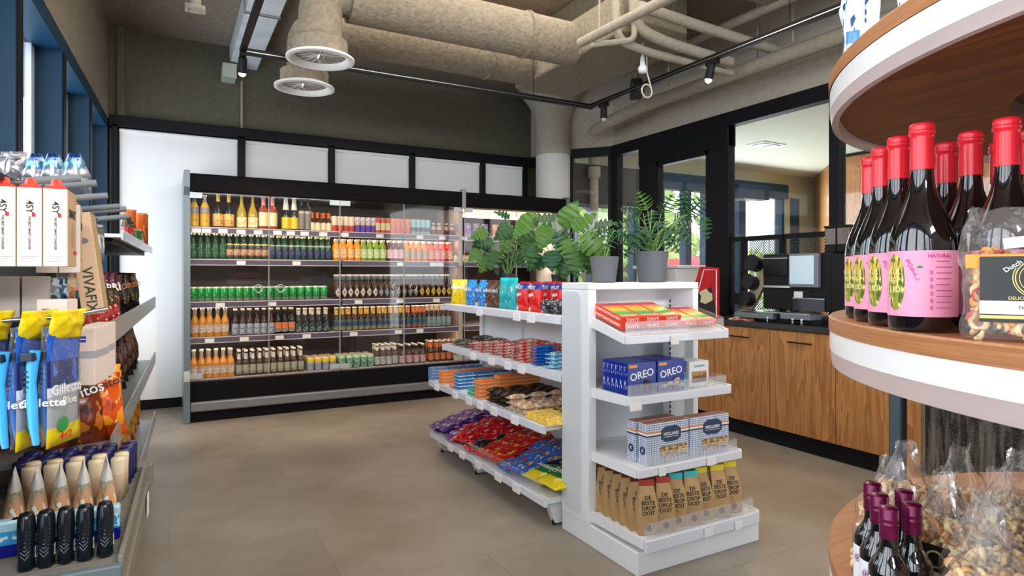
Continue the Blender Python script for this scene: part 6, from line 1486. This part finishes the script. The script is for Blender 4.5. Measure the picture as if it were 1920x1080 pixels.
# canisters on the white top shelf
def canister():
    o = tag(MB().lathe([(0, 0), (.037, 0), (.037, .225)], 24).build('snack_canister', pm('canister', [(0, '#a83818'), (.6, '#c85810')], [('#e09030', 5, .6, (.2, .7)), ('#e8dcc8', 7, .7, (.3, .6))], rough=.3)), 'x', 'canister')
    MB().lathe([(.038, .222), (.039, .235), (0, .235)], 24).build('lid', mat('canister_lid', (.60, .18, .03), .35), o); return o
P['canister'] = Proto(canister)
for i, (xl, y) in enumerate(((.345, 4.90), (.345, 4.78), (.30, 4.55))):
    P['canister'].place(LP(xl, y, 1.376), LR(), 'orange snack canister on the white top shelf, %s from far end' % ordn(i + 1), 'orange canisters')
S['snackred'].place(LP(.33, 4.1, 1.376), LR(rz=R(80)), 'small red snack packet on the white top shelf', None)
sb('greenp', .11, .11, .05, [(0, '#c8a0a0'), (.4, '#186028'), (.9, '#c8b0a0')], [('#a03030', 6, .62)], 90)
S['greenp'].place(LP(.35, 4.45, 1.376), LR(rz=R(70)), 'small green snack packet in front of the canisters', None)
# toiletries on the wire tray
def tub():
    h, w_ = .135, .030; m = MB(); vs = []; fs = []; n = 16
    pr = [(0, 1, 1), (.15, 1, 1), (.5, .98, .72), (.85, .94, .28), (1, .92, .06)]
    return pr, h, w_
def tube_():
    """pointed white tube seen edge on"""
    o = tag(MB().add([], []).build('x', M_white) if False else None, '', '') if False else None
    m = MB(); n = 20; vs = []; fs = []
    for f, a, c in ((0, .95, .95), (.03, 1, 1), (.25, 1, .92), (.5, 1.0, .72), (.75, 1.0, .45), (.92, 1.0, .16), (1, 1.0, .05)):
        for k_ in range(n):
            t = 2 * pi * k_ / n; vs.append((.019 * c * cos(t), .022 * a * sin(t), .15 * f))
    for i in range(6):
        for k_ in range(n): k2 = (k_ + 1) % n; fs.append((i * n + k_, i * n + k2, (i + 1) * n + k2, (i + 1) * n + k_))
    fs.append(list(range(n))[::-1]); fs.append([6 * n + k_ for k_ in range(n)])
    m.add(vs, fs, 0, True)
    return tag(m.build('cream_tube', pm('cream_tube_print', [(0, '#d07838'), (.14, '#d8a880'), (.5, '#b8ae94'), (.62, '#e6e4e0')], [('#e8a060', 5, .55, (.0, .35)), ('#a89870', 6, .58, (.25, .62)), ('#f0ece4', 6, .6)], rough=.3)), 'x', 'tube')
P['tube'] = Proto(tube_)
P['flat'] = Proto(lambda: tag((lambda m: m)(MB().lathe([(0, 0), (.019, 0), (.019, .10), (.021, .14), (.019, .148), (0, .15)], 20)).build('cream_bottle', pm('cream_bottle_print', [(0, '#e4c8a8'), (.6, '#ead8b8')], [('#884868', 7, .70, (.15, .5))], rough=.35)), 'x', 'bottle'))
def stick():
    o = tag(MB().lathe([(0, 0), (.023, 0), (.024, .006), (.024, .095)], 24).build('deodorant_stick', mat('navy_plastic', (.012, .018, .085), .25)), 'x', 'deodorant')
    MB().lathe([(.0245, .095), (.0245, .138), (.022, .145), (0, .147)], 24).build('cap', mat('navy_cap', (.02, .025, .11), .2), o); return o
P['stick'] = Proto(stick)
def gelb():
    m = MB(); n = 24; vs = []; fs = []
    pr = [(0, .85, .85), (.02, 1, 1), (.2, .92, .92), (.45, .98, 1), (.7, 1.05, 1.05), (.9, .98, .95), (.98, .80, .78), (1, .74, .70)]
    for f, a, c in pr:
        for k_ in range(n):
            t = 2 * pi * k_ / n; vs.append((.0215 * a * cos(t), .026 * c * sin(t), .152 * f))
    for i in range(len(pr) - 1):
        for k_ in range(n): k2 = (k_ + 1) % n; fs.append((i * n + k_, i * n + k2, (i + 1) * n + k2, (i + 1) * n + k_))
    fs.append(list(range(n))[::-1]); fs.append([(len(pr) - 1) * n + k_ for k_ in range(n)]); m.add(vs, fs, 0, True)
    o = tag(m.build('shower_gel_bottle', mat('gel_black', (.006, .010, .014), .22)), 'x', 'bottle')
    for k_ in range(7):
        zz = .035 + k_ * .0115; ww = .010 + .0006 * k_
        MB().tube([(-ww, -.0215, zz + .003 + .001 * (6 - k_)), (0, -.0262, zz - .002), (ww, -.0215, zz + .003 + .001 * (6 - k_))], .0006, 5).build('silver_rib', mat('silver_ink', (.45, .48, .5), .3, .4), o)
    text('EXOR', .012, M_tag, o, (.0215, -.004, .045), (R(90), R(-90), R(80)), ext=.0002)
    return o
P['gel'] = Proto(gelb)
SCL = {'gel': (.80, .80, .82), 'flat': (.95, .95, .82), 'stick': (.9, .9, .72), 'tube': (1.35, 1.3, 1)}
def tray_row(key, n, y, px0, px1, desc, grp, jit=.003, rz=0, zz=TZt - .005):
    for i in range(n):
        px = px0 + (px1 - px0) * i / max(1, n - 1); d = (px - 960) / FPX
        # line y (facade frame) at that column
        lo, hi = -.6, .6
        for _ in range(40):
            mid = (lo + hi) / 2; p = LT @ Vector((mid, y, 0)); c = FPX * (CT * p.x - ST * p.y) / (ST * p.x + CT * p.y) + 960
            if c < px: lo = mid
            else: hi = mid
        P[key].place(LP(mid, y + rnd.uniform(-jit, jit), zz), LR(rz=R(rz + rnd.uniform(-5, 5))), '%s, %s from left' % (desc, ordn(i + 1)), grp, SCL.get(key))
tray_row('gel', 5, 1.765, 50, 197, 'black ribbed shower gel bottle on the wire tray', 'black shower gel bottles')
tray_row('tube', 5, 2.08, 27, 200, 'pointed white and orange cream tube', 'pointed cream tubes', rz=8)
tray_row('flat', 5, 2.19, 55, 222, 'cream coloured lotion bottle, front row', 'lotion bottles in front row')
tray_row('flat', 5, 2.245, 62, 228, 'cream coloured lotion bottle, back row', 'lotion bottles in back row')
tray_row('stick', 6, 2.335, 40, 232, 'navy deodorant stick, front row', 'navy sticks in front row')
tray_row('stick', 6, 2.39, 50, 238, 'navy deodorant stick, middle row', 'navy sticks in middle row')
tray_row('stick', 6, 2.445, 60, 243, 'navy deodorant stick, back row', 'navy sticks in back row')
# clear wipe packs behind the gel bottles
P['wipe'] = Proto(lambda: tag(MB().box(-.04, .04, -.01, .02, 0, .085).build('wipe_pack', pm('wipe_print', [(0, '#10188c'), (.35, '#38a0d8'), (.72, '#a8d0e0')], [('#d8ecf4', 5, .6, (.4, 1))], rough=.15), bevel=.006), 'x', 'wipe pack'))
tray_row('wipe', 5, 1.86, 10, 190, 'light and dark blue wipe pack behind the shower gels', 'blue wipe packs')
# ================================================================ ROUND DISPLAY TOWER
DC = cw(1.36, .905); DR = .80
rt = thing('round_display', 'three-tier round oak display stand with white edge bands in the right foreground', 'display stand', (DC[0], DC[1], 0))
M_edge = mat('white_acrylic_edge', (.80, .78, .76), .25); M_lowedge = film('frosted_skirt', opac=.62, tint=(.62, .50, .47), rough=.2)
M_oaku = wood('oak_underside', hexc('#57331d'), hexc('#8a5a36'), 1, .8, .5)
M_oake = wood('oak_edge', hexc('#8e5a34'), hexc('#b47a4c'), 0, 1)
for n_ in M_oake.node_tree.nodes:
    if n_.type == 'MAPPING': n_.inputs['Scale'].default_value = (1.2, 1.2, 40)
def tier(z, recess=True, r=DR, skirt=.05):
    s = MB(); s.lathe([(0, 0), (r - .003, 0)], 160, sm=False); s.lathe([(r - .003, 0), (r, -.003)], 160, sm=False); s.lathe([(r, -.003), (r, -.028)], 160, 1, sm=False)
    o = s.build('oak_disc', [M_oakx, M_oake], rt, loc=(0, 0, z))
    MB().lathe([(r - .02, -.028), (r - .002, -.028), (r - .002, -.066), (r - .02, -.066)], 160, sm=False).build('white_band', M_edge, o)
    MB().lathe([(r - .003, -.066), (r - .006, -.066 - skirt), (r - .018, -.066 - skirt), (r - .018, -.067)], 160, sm=False).build('clear_skirt', M_lowedge, o)
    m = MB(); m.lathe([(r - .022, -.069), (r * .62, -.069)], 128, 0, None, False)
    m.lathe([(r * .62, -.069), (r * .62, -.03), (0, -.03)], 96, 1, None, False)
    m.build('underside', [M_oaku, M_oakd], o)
    return o
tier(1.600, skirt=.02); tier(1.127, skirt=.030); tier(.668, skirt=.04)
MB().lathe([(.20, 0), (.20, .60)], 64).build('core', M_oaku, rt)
for k_ in range(3):
    a = R(200 + 120 * k_)
    MB().tube([(.14 * cos(a), .14 * sin(a), .6), (.14 * cos(a), .14 * sin(a), 1.6)], .012, 12).build('support_rod', M_steel, rt)
# large wine bottles
M_pinkl = None
def winelabel():
    m, t, b = nodes('pink_wine_label'); b.inputs['Roughness'].default_value = .45
    co = t.nodes.new('ShaderNodeTexCoord'); sp = t.nodes.new('ShaderNodeSeparateXYZ'); t.links.new(co.outputs['Generated'], sp.inputs[0])
    b.inputs['Base Color'].default_value = (.85, .33, .47, 1); return m
M_wl = mat('pink_wine_label', (.84, .32, .47), .5); M_wcap = mat('red_wine_foil', (.78, .015, .03), .28, coat=.3); M_wart = pm('label_artwork', [(0, '#8a9030'), (.5, '#c8b040')], [('#4a5a18', 5, .56), ('#e8d870', 6, .6), ('#c88830', 7, .66)], rough=.5)
G_wine = mat('black_wine_glass', (.006, .004, .005), .04, spec=.7, coat=1)
wp = bprof(.30, .0435, .0145, .50, .80)
WR = .0435
def arc_patch(r, a0, a1, z0, z1, n=24, shape=None):
    m = MB(); vs = []; fs = []
    for i in range(n + 1):
        a = a0 + (a1 - a0) * i / n; lo, hi = (z0, z1) if not shape else shape(i / n)
        vs += [(r * sin(a), -r * cos(a), lo), (r * sin(a), -r * cos(a), hi)]
    for i in range(n): fs.append((2 * i, 2 * i + 2, 2 * i + 3, 2 * i + 1))
    m.add(vs, fs, 0, True); return m
def curved_text(s, size, m, parent, r, a, z, sp):
    for i, ch in enumerate(s):
        an = a + i * sp
        text(ch, size, m, parent, (r * sin(an), -r * cos(an), z), (R(90), 0, an), ext=.0001)
def wine():
    o = tag(MB().lathe(bprof(.30, WR, .0145, .40, .77), 64).build('wine_bottle', G_wine), 'x', 'wine bottle')
    c = MB().lathe([(.0156, .235), (.0154, .280), (.0152, .286), (.0172, .287), (.0172, .292), (.0162, .2935), (.0168, .295), (.0168, .301), (.0150, .303), (0, .303)], 40)
    c.build('foil_cap', M_wcap, o)
    l = arc_patch(WR + .0004, R(-150), R(150), .022, .116, 60).build('label', M_wl, o)
    arc_patch(WR + .0007, R(-52), R(-12), .03, .11, 24, lambda f: (.070 - .040 * max(0, 1 - (2 * f - 1) ** 2) ** .5, .072 + .040 * max(0, 1 - (2 * f - 1) ** 2) ** .5)).build('artwork', M_wart, l)
    for k_, s in enumerate(('WALK', 'THE', 'SEED')): curved_text(s, .0115, mat('pale_yellow_ink', (.75, .68, .30), .5), l, WR + .0011, R(-52), .086 - k_ * .013, R(9))
    for i, ch in enumerate('BOBAL'):
        an = R(-6 + i * 3.6); text(ch, .0085, mat('magenta_ink', (.55, .04, .22), .5), l, ((WR + .0009) * sin(an), -(WR + .0009) * cos(an), .101 - i * .0062), (R(90), R(-50), an), ext=.0001)
    curved_text('NATURAL', .007, MATS['magenta_ink'], l, WR + .0009, R(28), .108, R(6))
    m = MB()
    for k_ in range(9):
        z_ = .100 - k_ * .0082
        for w0, w1 in ((38, 62 + (k_ * 7) % 9),):
            q = arc_patch(WR + .0008, R(w0), R(w1), z_, z_ + .0011, 8); b0 = len(m.v); m.v += q.v; m.f += [[i + b0 for i in f] for f in q.f]; m.m += q.m; m.s += q.s
    m.build('small_print', MATS['magenta_ink'], l)
    for k_ in range(6): arc_patch(WR + .0008, R(28), R(33), .082 - k_ * .0100, .088 - k_ * .0100, 4).build('print_icon', mat('pink_icon', (.55, .14, .28), .5), l)
    arc_patch(WR + .0009, R(8), R(17), .0905, .0945, 8, lambda f: (.091 + .0 * f, .0950 - .004 * abs(f - .5))).build('leaf_mark', mat('olive_leaf', (.10, .16, .04), .5), l)
    return o
P['wine'] = Proto(wine)
wpos = [(.603, .912), (.624, 1.000), (.648, 1.086), (.680, 1.175), (.702, .880), (.714, .965), (.733, 1.045), (.768, 1.125), (.795, .955), (.82, 1.04)]
wd_ = ['nearest of the front row', 'second of the front row', 'third of the front row', 'farthest left of the front row', 'rightmost, partly behind the nut bag', 'behind the nearest bottle to its right', 'third in the back row', 'farthest in the back row', 'third row behind the nut bag, nearer', 'third row behind the nut bag, farther']
for i, (xr, zc) in enumerate(wpos):
    x, y = cw(xr, zc); view = math.atan2(x, y)
    P['wine'].place((x, y, 1.1275), (0, 0, -view - R(16) - R(3 * i)), 'red-capped wine bottle with pink label, ' + wd_[i], None)
# nuts and clear bags
M_nutA = mat('cashew', (.88, .62, .32), .5, var=.25, vscale=60); M_nutB = mat('almond', (.62, .32, .13), .55, var=.3, vscale=60); M_nutC = mat('orange_nut', (.85, .33, .06), .5); M_nutD = mat('red_nut', (.60, .05, .03), .45)
M_bagf = film('cellophane', opac=.05, tint=(.95, .85, .78), rough=.12, ior=1.4, bump=.45, bscale=30)
def cashew(m, c, s, q, mi):
    e = Matrix.Translation(c) @ Euler((q.uniform(0, 6), q.uniform(0, 6), q.uniform(0, 6))).to_matrix().to_4x4()
    if q.random() < .65:
        pts = [(s * cos(t), s * sin(t), 0) for t in (R(0), R(40), R(80), R(120), R(160))]
        m.tube(pts, [s * .25, s * .48, s * .5, s * .42, s * .2], 7, mi, e, cap=False)
        m.ball(pts[0], s * .25, 6, 4, mi, M=e); m.ball(pts[-1], s * .2, 6, 4, mi, M=e)
    else: m.ball((0, 0, 0), s * .75, 8, 6, mi, (1, .65, .5), e)
def nutpile(w_, d_, h, n, seed, palette, s0=.0075):
    q = random.Random(seed); m = MB()
    for i in range(n):
        z_ = q.uniform(.004, h); f = (1 - .25 * (z_ / h)); edge = q.random() < .7
        if edge:
            a = q.uniform(0, 2 * pi); x, y = w_ / 2 * f * max(-1, min(1, 1.25 * cos(a))), d_ / 2 * f * max(-1, min(1, 1.25 * sin(a)))
        else: x, y = q.uniform(-w_ / 2, w_ / 2) * f, q.uniform(-d_ / 2, d_ / 2) * f
        if not edge and z_ < h * .6: z_ = h * q.uniform(.7, 1)
        cashew(m, (x * .9, y * .9, z_ + .004), s0 * q.uniform(.85, 1.2), q, q.choice(palette))
    return m
def clearbag(w_, d_, h, hn, seed, tip='point'):
    """crumpled upright bag gathered at the top"""
    q = random.Random(seed); off = Vector((seed * 3.1, seed, 0)); n = 28; lv_ = 16; vs = []; fs = []
    for j in range(lv_ + 1):
        f = j / lv_; z_ = h * f
        if tip == 'point':
            a = 1 if f < .5 else max(.28, 1 - (f - .5) * 1.75); c = 1 if f < .45 else max(.04, 1 - (f - .45) * 1.9)
        else:
            a = 1 if f < .75 else 1 - (f - .75) * .25; c = 1 if f < .5 else max(.05, 1 - (f - .5) * 2)
        for k_ in range(n):
            t = 2 * pi * k_ / n; cx_, sy_ = cos(t), sin(t)
            ex = abs(cx_) ** .55 * (1 if cx_ > 0 else -1); ey = abs(sy_) ** .55 * (1 if sy_ > 0 else -1)
            nn = noise.noise(Vector((cx_ * 1.6, sy_ * 1.6, f * 4)) * 1.4 + off); amp = .006 if f < .4 else .013
            vs.append((w_ / 2 * a * ex + nn * amp, d_ / 2 * c * ey + nn * amp * .9, z_ + (nn * .012 if f > .5 else 0) + .0015))
    for j in range(lv_):
        for k_ in range(n): k2 = (k_ + 1) % n; fs.append((j * n + k_, j * n + k2, (j + 1) * n + k2, (j + 1) * n + k_))
    fs.append(list(range(n))[::-1]); m = MB(); m.add(vs, fs, 0, True); return m
def nutbag(seed, pal, w_=.11, d_=.075, h=.215):
    def make():
        o = thing('nut_bag', 'x', 'nut bag')
        s_ = nutpile(w_ * .95, d_ * .95, h * .60, 260, seed, pal, .0085).build('nuts', [M_nutA, M_nutB, M_nutC, M_nutD], o); s_['kind'] = 'stuff'
        clearbag(w_, d_, h, .1, seed).build('cellophane', M_bagf, o)
        c = MB().box(-.024, .024, -d_ / 2 - .004, -d_ / 2 - .003, .045, .10).build('black_label', mat('nut_label_black', (.015, .016, .014), .4), o, rot=(0, 0, R(0)))
        MB().lathe([(.011, 0), (.014, 0), (.014, .0006), (.011, .0006)], 24).build('gold_ring', M_gold, c, loc=(0, -d_ / 2 - .0042, .078), rot=(R(90), 0, 0))
        MB().box(-.023, .023, -d_ / 2 - .0046, -d_ / 2 - .004, .050, .058).build('white_strip', M_tag, c)
        return o
    return Proto(make)
NB = [nutbag(101, [0, 0, 0, 1]), nutbag(102, [0, 0, 1, 1]), nutbag(103, [0, 2, 0, 1])]
spots = [(.665, 1.10, -30, 'far left edge behind the small bottles'), (.755, 1.19, 0, 'back row, first from left'), (.845, 1.165, 15, 'back row, second from left'), (.925, 1.135, -10, 'back row, third from left'), (1.035, 1.10, 10, 'back row, far right'),
         (.715, 1.025, -20, 'middle row, left, behind the wine'), (.81, 1.03, 12, 'middle row, second'), (.92, 1.01, -8, 'middle row, third'), (1.03, .98, 15, 'middle row, far right'),
         (.700, .915, 20, 'front row, beside the small bottles'), (.80, .90, -12, 'front row, centre'), (.895, .87, 10, 'front row, right edge'), (.74, .81, -15, 'frontmost at the bottom edge'), (.65, .845, 10, 'low front, by the bottle labels')]
for i, (xr, zc, rz, d_) in enumerate(spots):
    x, y = cw(xr, zc); NB[i % 3].place((x, y, .6685), (R(-3), 0, R(rz) - math.atan2(x, y)), 'clear bag of mixed nuts, lowest round tier, ' + d_, None)
# small wine bottles
def small():
    h, r = .192, .0275
    p = bprof(h, r, .0118, .52, .72)
    o = tag(MB().lathe(p, 40).build('small_wine_bottle', G_wine), 'x', 'wine bottle')
    mc = mat('purple_screw_cap', (.13, .002, .045), .25, .3)
    c = MB().lathe([(.0132, .150), (.0130, .168), (.0137, .169), (.0137, .171), (.0130, .172), (.0130, .176), (.0138, .177), (.0138, .179), (.0132, .180), (.0134, .192), (.012, .1945), (0, .1945)], 36); c.build('screw_cap', mc, o)
    l = arc_patch(r + .0004, R(-75), R(75), .012, .092, 36).build('label', mat('white_wine_label', (.78, .77, .80), .5), o)
    q = MB(); q.lathe([(.0035, 0), (.0048, 0)], 18).lathe([(0, 0), (.002, 0)], 12).lathe([(.0062, 0), (.0068, 0)], 18); an = R(-38)
    q.build('emblem', mat('plum_ink', (.16, .03, .12), .5), l, loc=((r + .0012) * sin(an), -(r + .0012) * cos(an), .072), rot=(R(90), 0, an))
    text('Vino', .012, M_ink, l, (-.006, -r - .0006, .045), (R(90), R(-35), R(-12)), ext=.0001)
    text('Tinto', .010, M_ink, l, (-.002, -r - .0012, .026), (R(90), 0, 0), ext=.0001)
    return o
P['small'] = Proto(small)
for i, (px, zc, d_) in enumerate(((1635.6, 1.033, 'leftmost'), (1648.5, .980, 'second from left'), (1667, .925, 'frontmost'), (1695.5, .995, 'back right'), (1710, .940, 'rightmost'))):
    x, y = cw((px - 960) / FPX * zc, zc); P['small'].place((x, y, .6685), (0, 0, -math.atan2(x, y) + R(8 * i - 10)), 'small wine bottle with plum screw cap, %s of five' % d_, None)
# labelled nut bag in front, middle tier
nb = thing('nut_bag', 'large clear bag of spiced nuts with black and gold label beside the wine', 'nut bag', (*cw(.635, .765), 1.1275), -math.atan2(*cw(.615, .765)) + R(4))
s_ = nutpile(.118, .05, .105, 330, 301, [0, 2, 2, 1, 3, 2, 0], .0072).build('nuts', [M_nutA, M_nutB, M_nutC, M_nutD], nb); s_['kind'] = 'stuff'
clearbag(.13, .06, .162, .1, 303, 'flat').build('cellophane', M_bagf, nb)
lb_ = MB().box(-.048, .060, -.0345, -.0335, .024, .104).build('label', mat('nut_label_black', (.015, .016, .014), .4), nb)
def lring(r0, r1, m, z=.078, a0=0, a1=360, dx_=.008, yy=-.0349):
    q = MB(); n = 40; vs = []; fs = []
    for i in range(n + 1):
        a = R(a0 + (a1 - a0) * i / n); vs += [(dx_ + r0 * cos(a), yy, z + r0 * sin(a)), (dx_ + r1 * cos(a), yy, z + r1 * sin(a))]
    for i in range(n): fs.append((2 * i, 2 * i + 1, 2 * i + 3, 2 * i + 2))
    q.add(vs, fs); q.build('gold_ring', m, lb_)
lring(.0210, .0222, M_gold, a0=120, a1=400); lring(.0235, .0245, M_gold, a0=150, a1=390); lring(.0175, .0183, M_gold)
for i, (dx_, dz_) in enumerate(((0, .008), (-.006, -.002), (.006, -.004))):
    MB().ball((.008 + dx_, -.0346, .078 + dz_), .0065, 14, 8, sq=(1, .12, .8)).build('nut_picture', mat('cream_print', (.78, .70, .52), .5), lb_)
text('Dutch', .008, M_tag, lb_, (-.016, -.0352, .092), (R(90), R(-35), 0), ext=.0001)
text('Premium', .0055, M_tag, lb_, (.038, -.0352, .090), FACE, ext=.0001); text('Quality', .0055, M_tag, lb_, (.038, -.0352, .084), FACE, ext=.0001)
text('DELICIOUS  NUTS  PURE', .0052, M_gold, lb_, (.008, -.0352, .0535), FACE, ext=.0001)
MB().box(-.048, .060, -.0352, -.0346, .034, .050).build('white_strip', M_tag, lb_)
text('Thaise Borrelmix', .0055, M_ink, lb_, (.008, -.0356, .042), FACE, ext=.0001)
MB().box(-.048, .060, -.0352, -.0346, .0285, .0325).build('gold_strip', M_gold, lb_)
MB().box(-.012, .05, -.0325, -.0318, .115, .128).build('price_sticker', M_tag, nb, rot=(0, R(-6), 0))
MB().box(-.062, .062, -.0315, -.0310, .090, .107).build('orange_card', mat('orange_card', (.80, .32, .05), .5), nb)
# packs on the upper tier
for i, (xr, zc, rz) in enumerate(((.675, 1.20, 10), (.76, 1.16, -10))):
    x, y = cw(xr, zc)
    o = tag(clearbag(.06, .04, .24, .1, 400 + i, 'flat').build('snack_pack', pm('pale_blue_pack', [(0, '#b8c4d0'), (.2, '#4a88b8'), (.3, '#d0dce8'), (.7, '#88b0d0')], [('#ffffff', 4, .58), ('#305080', 6, .66)], rough=.15), loc=(x, y, 1.601), rot=(0, 0, R(rz) - math.atan2(x, y))), 'pale blue and clear pack on the top round tier, %s' % ('left' if i == 0 else 'right'), 'snack pack')
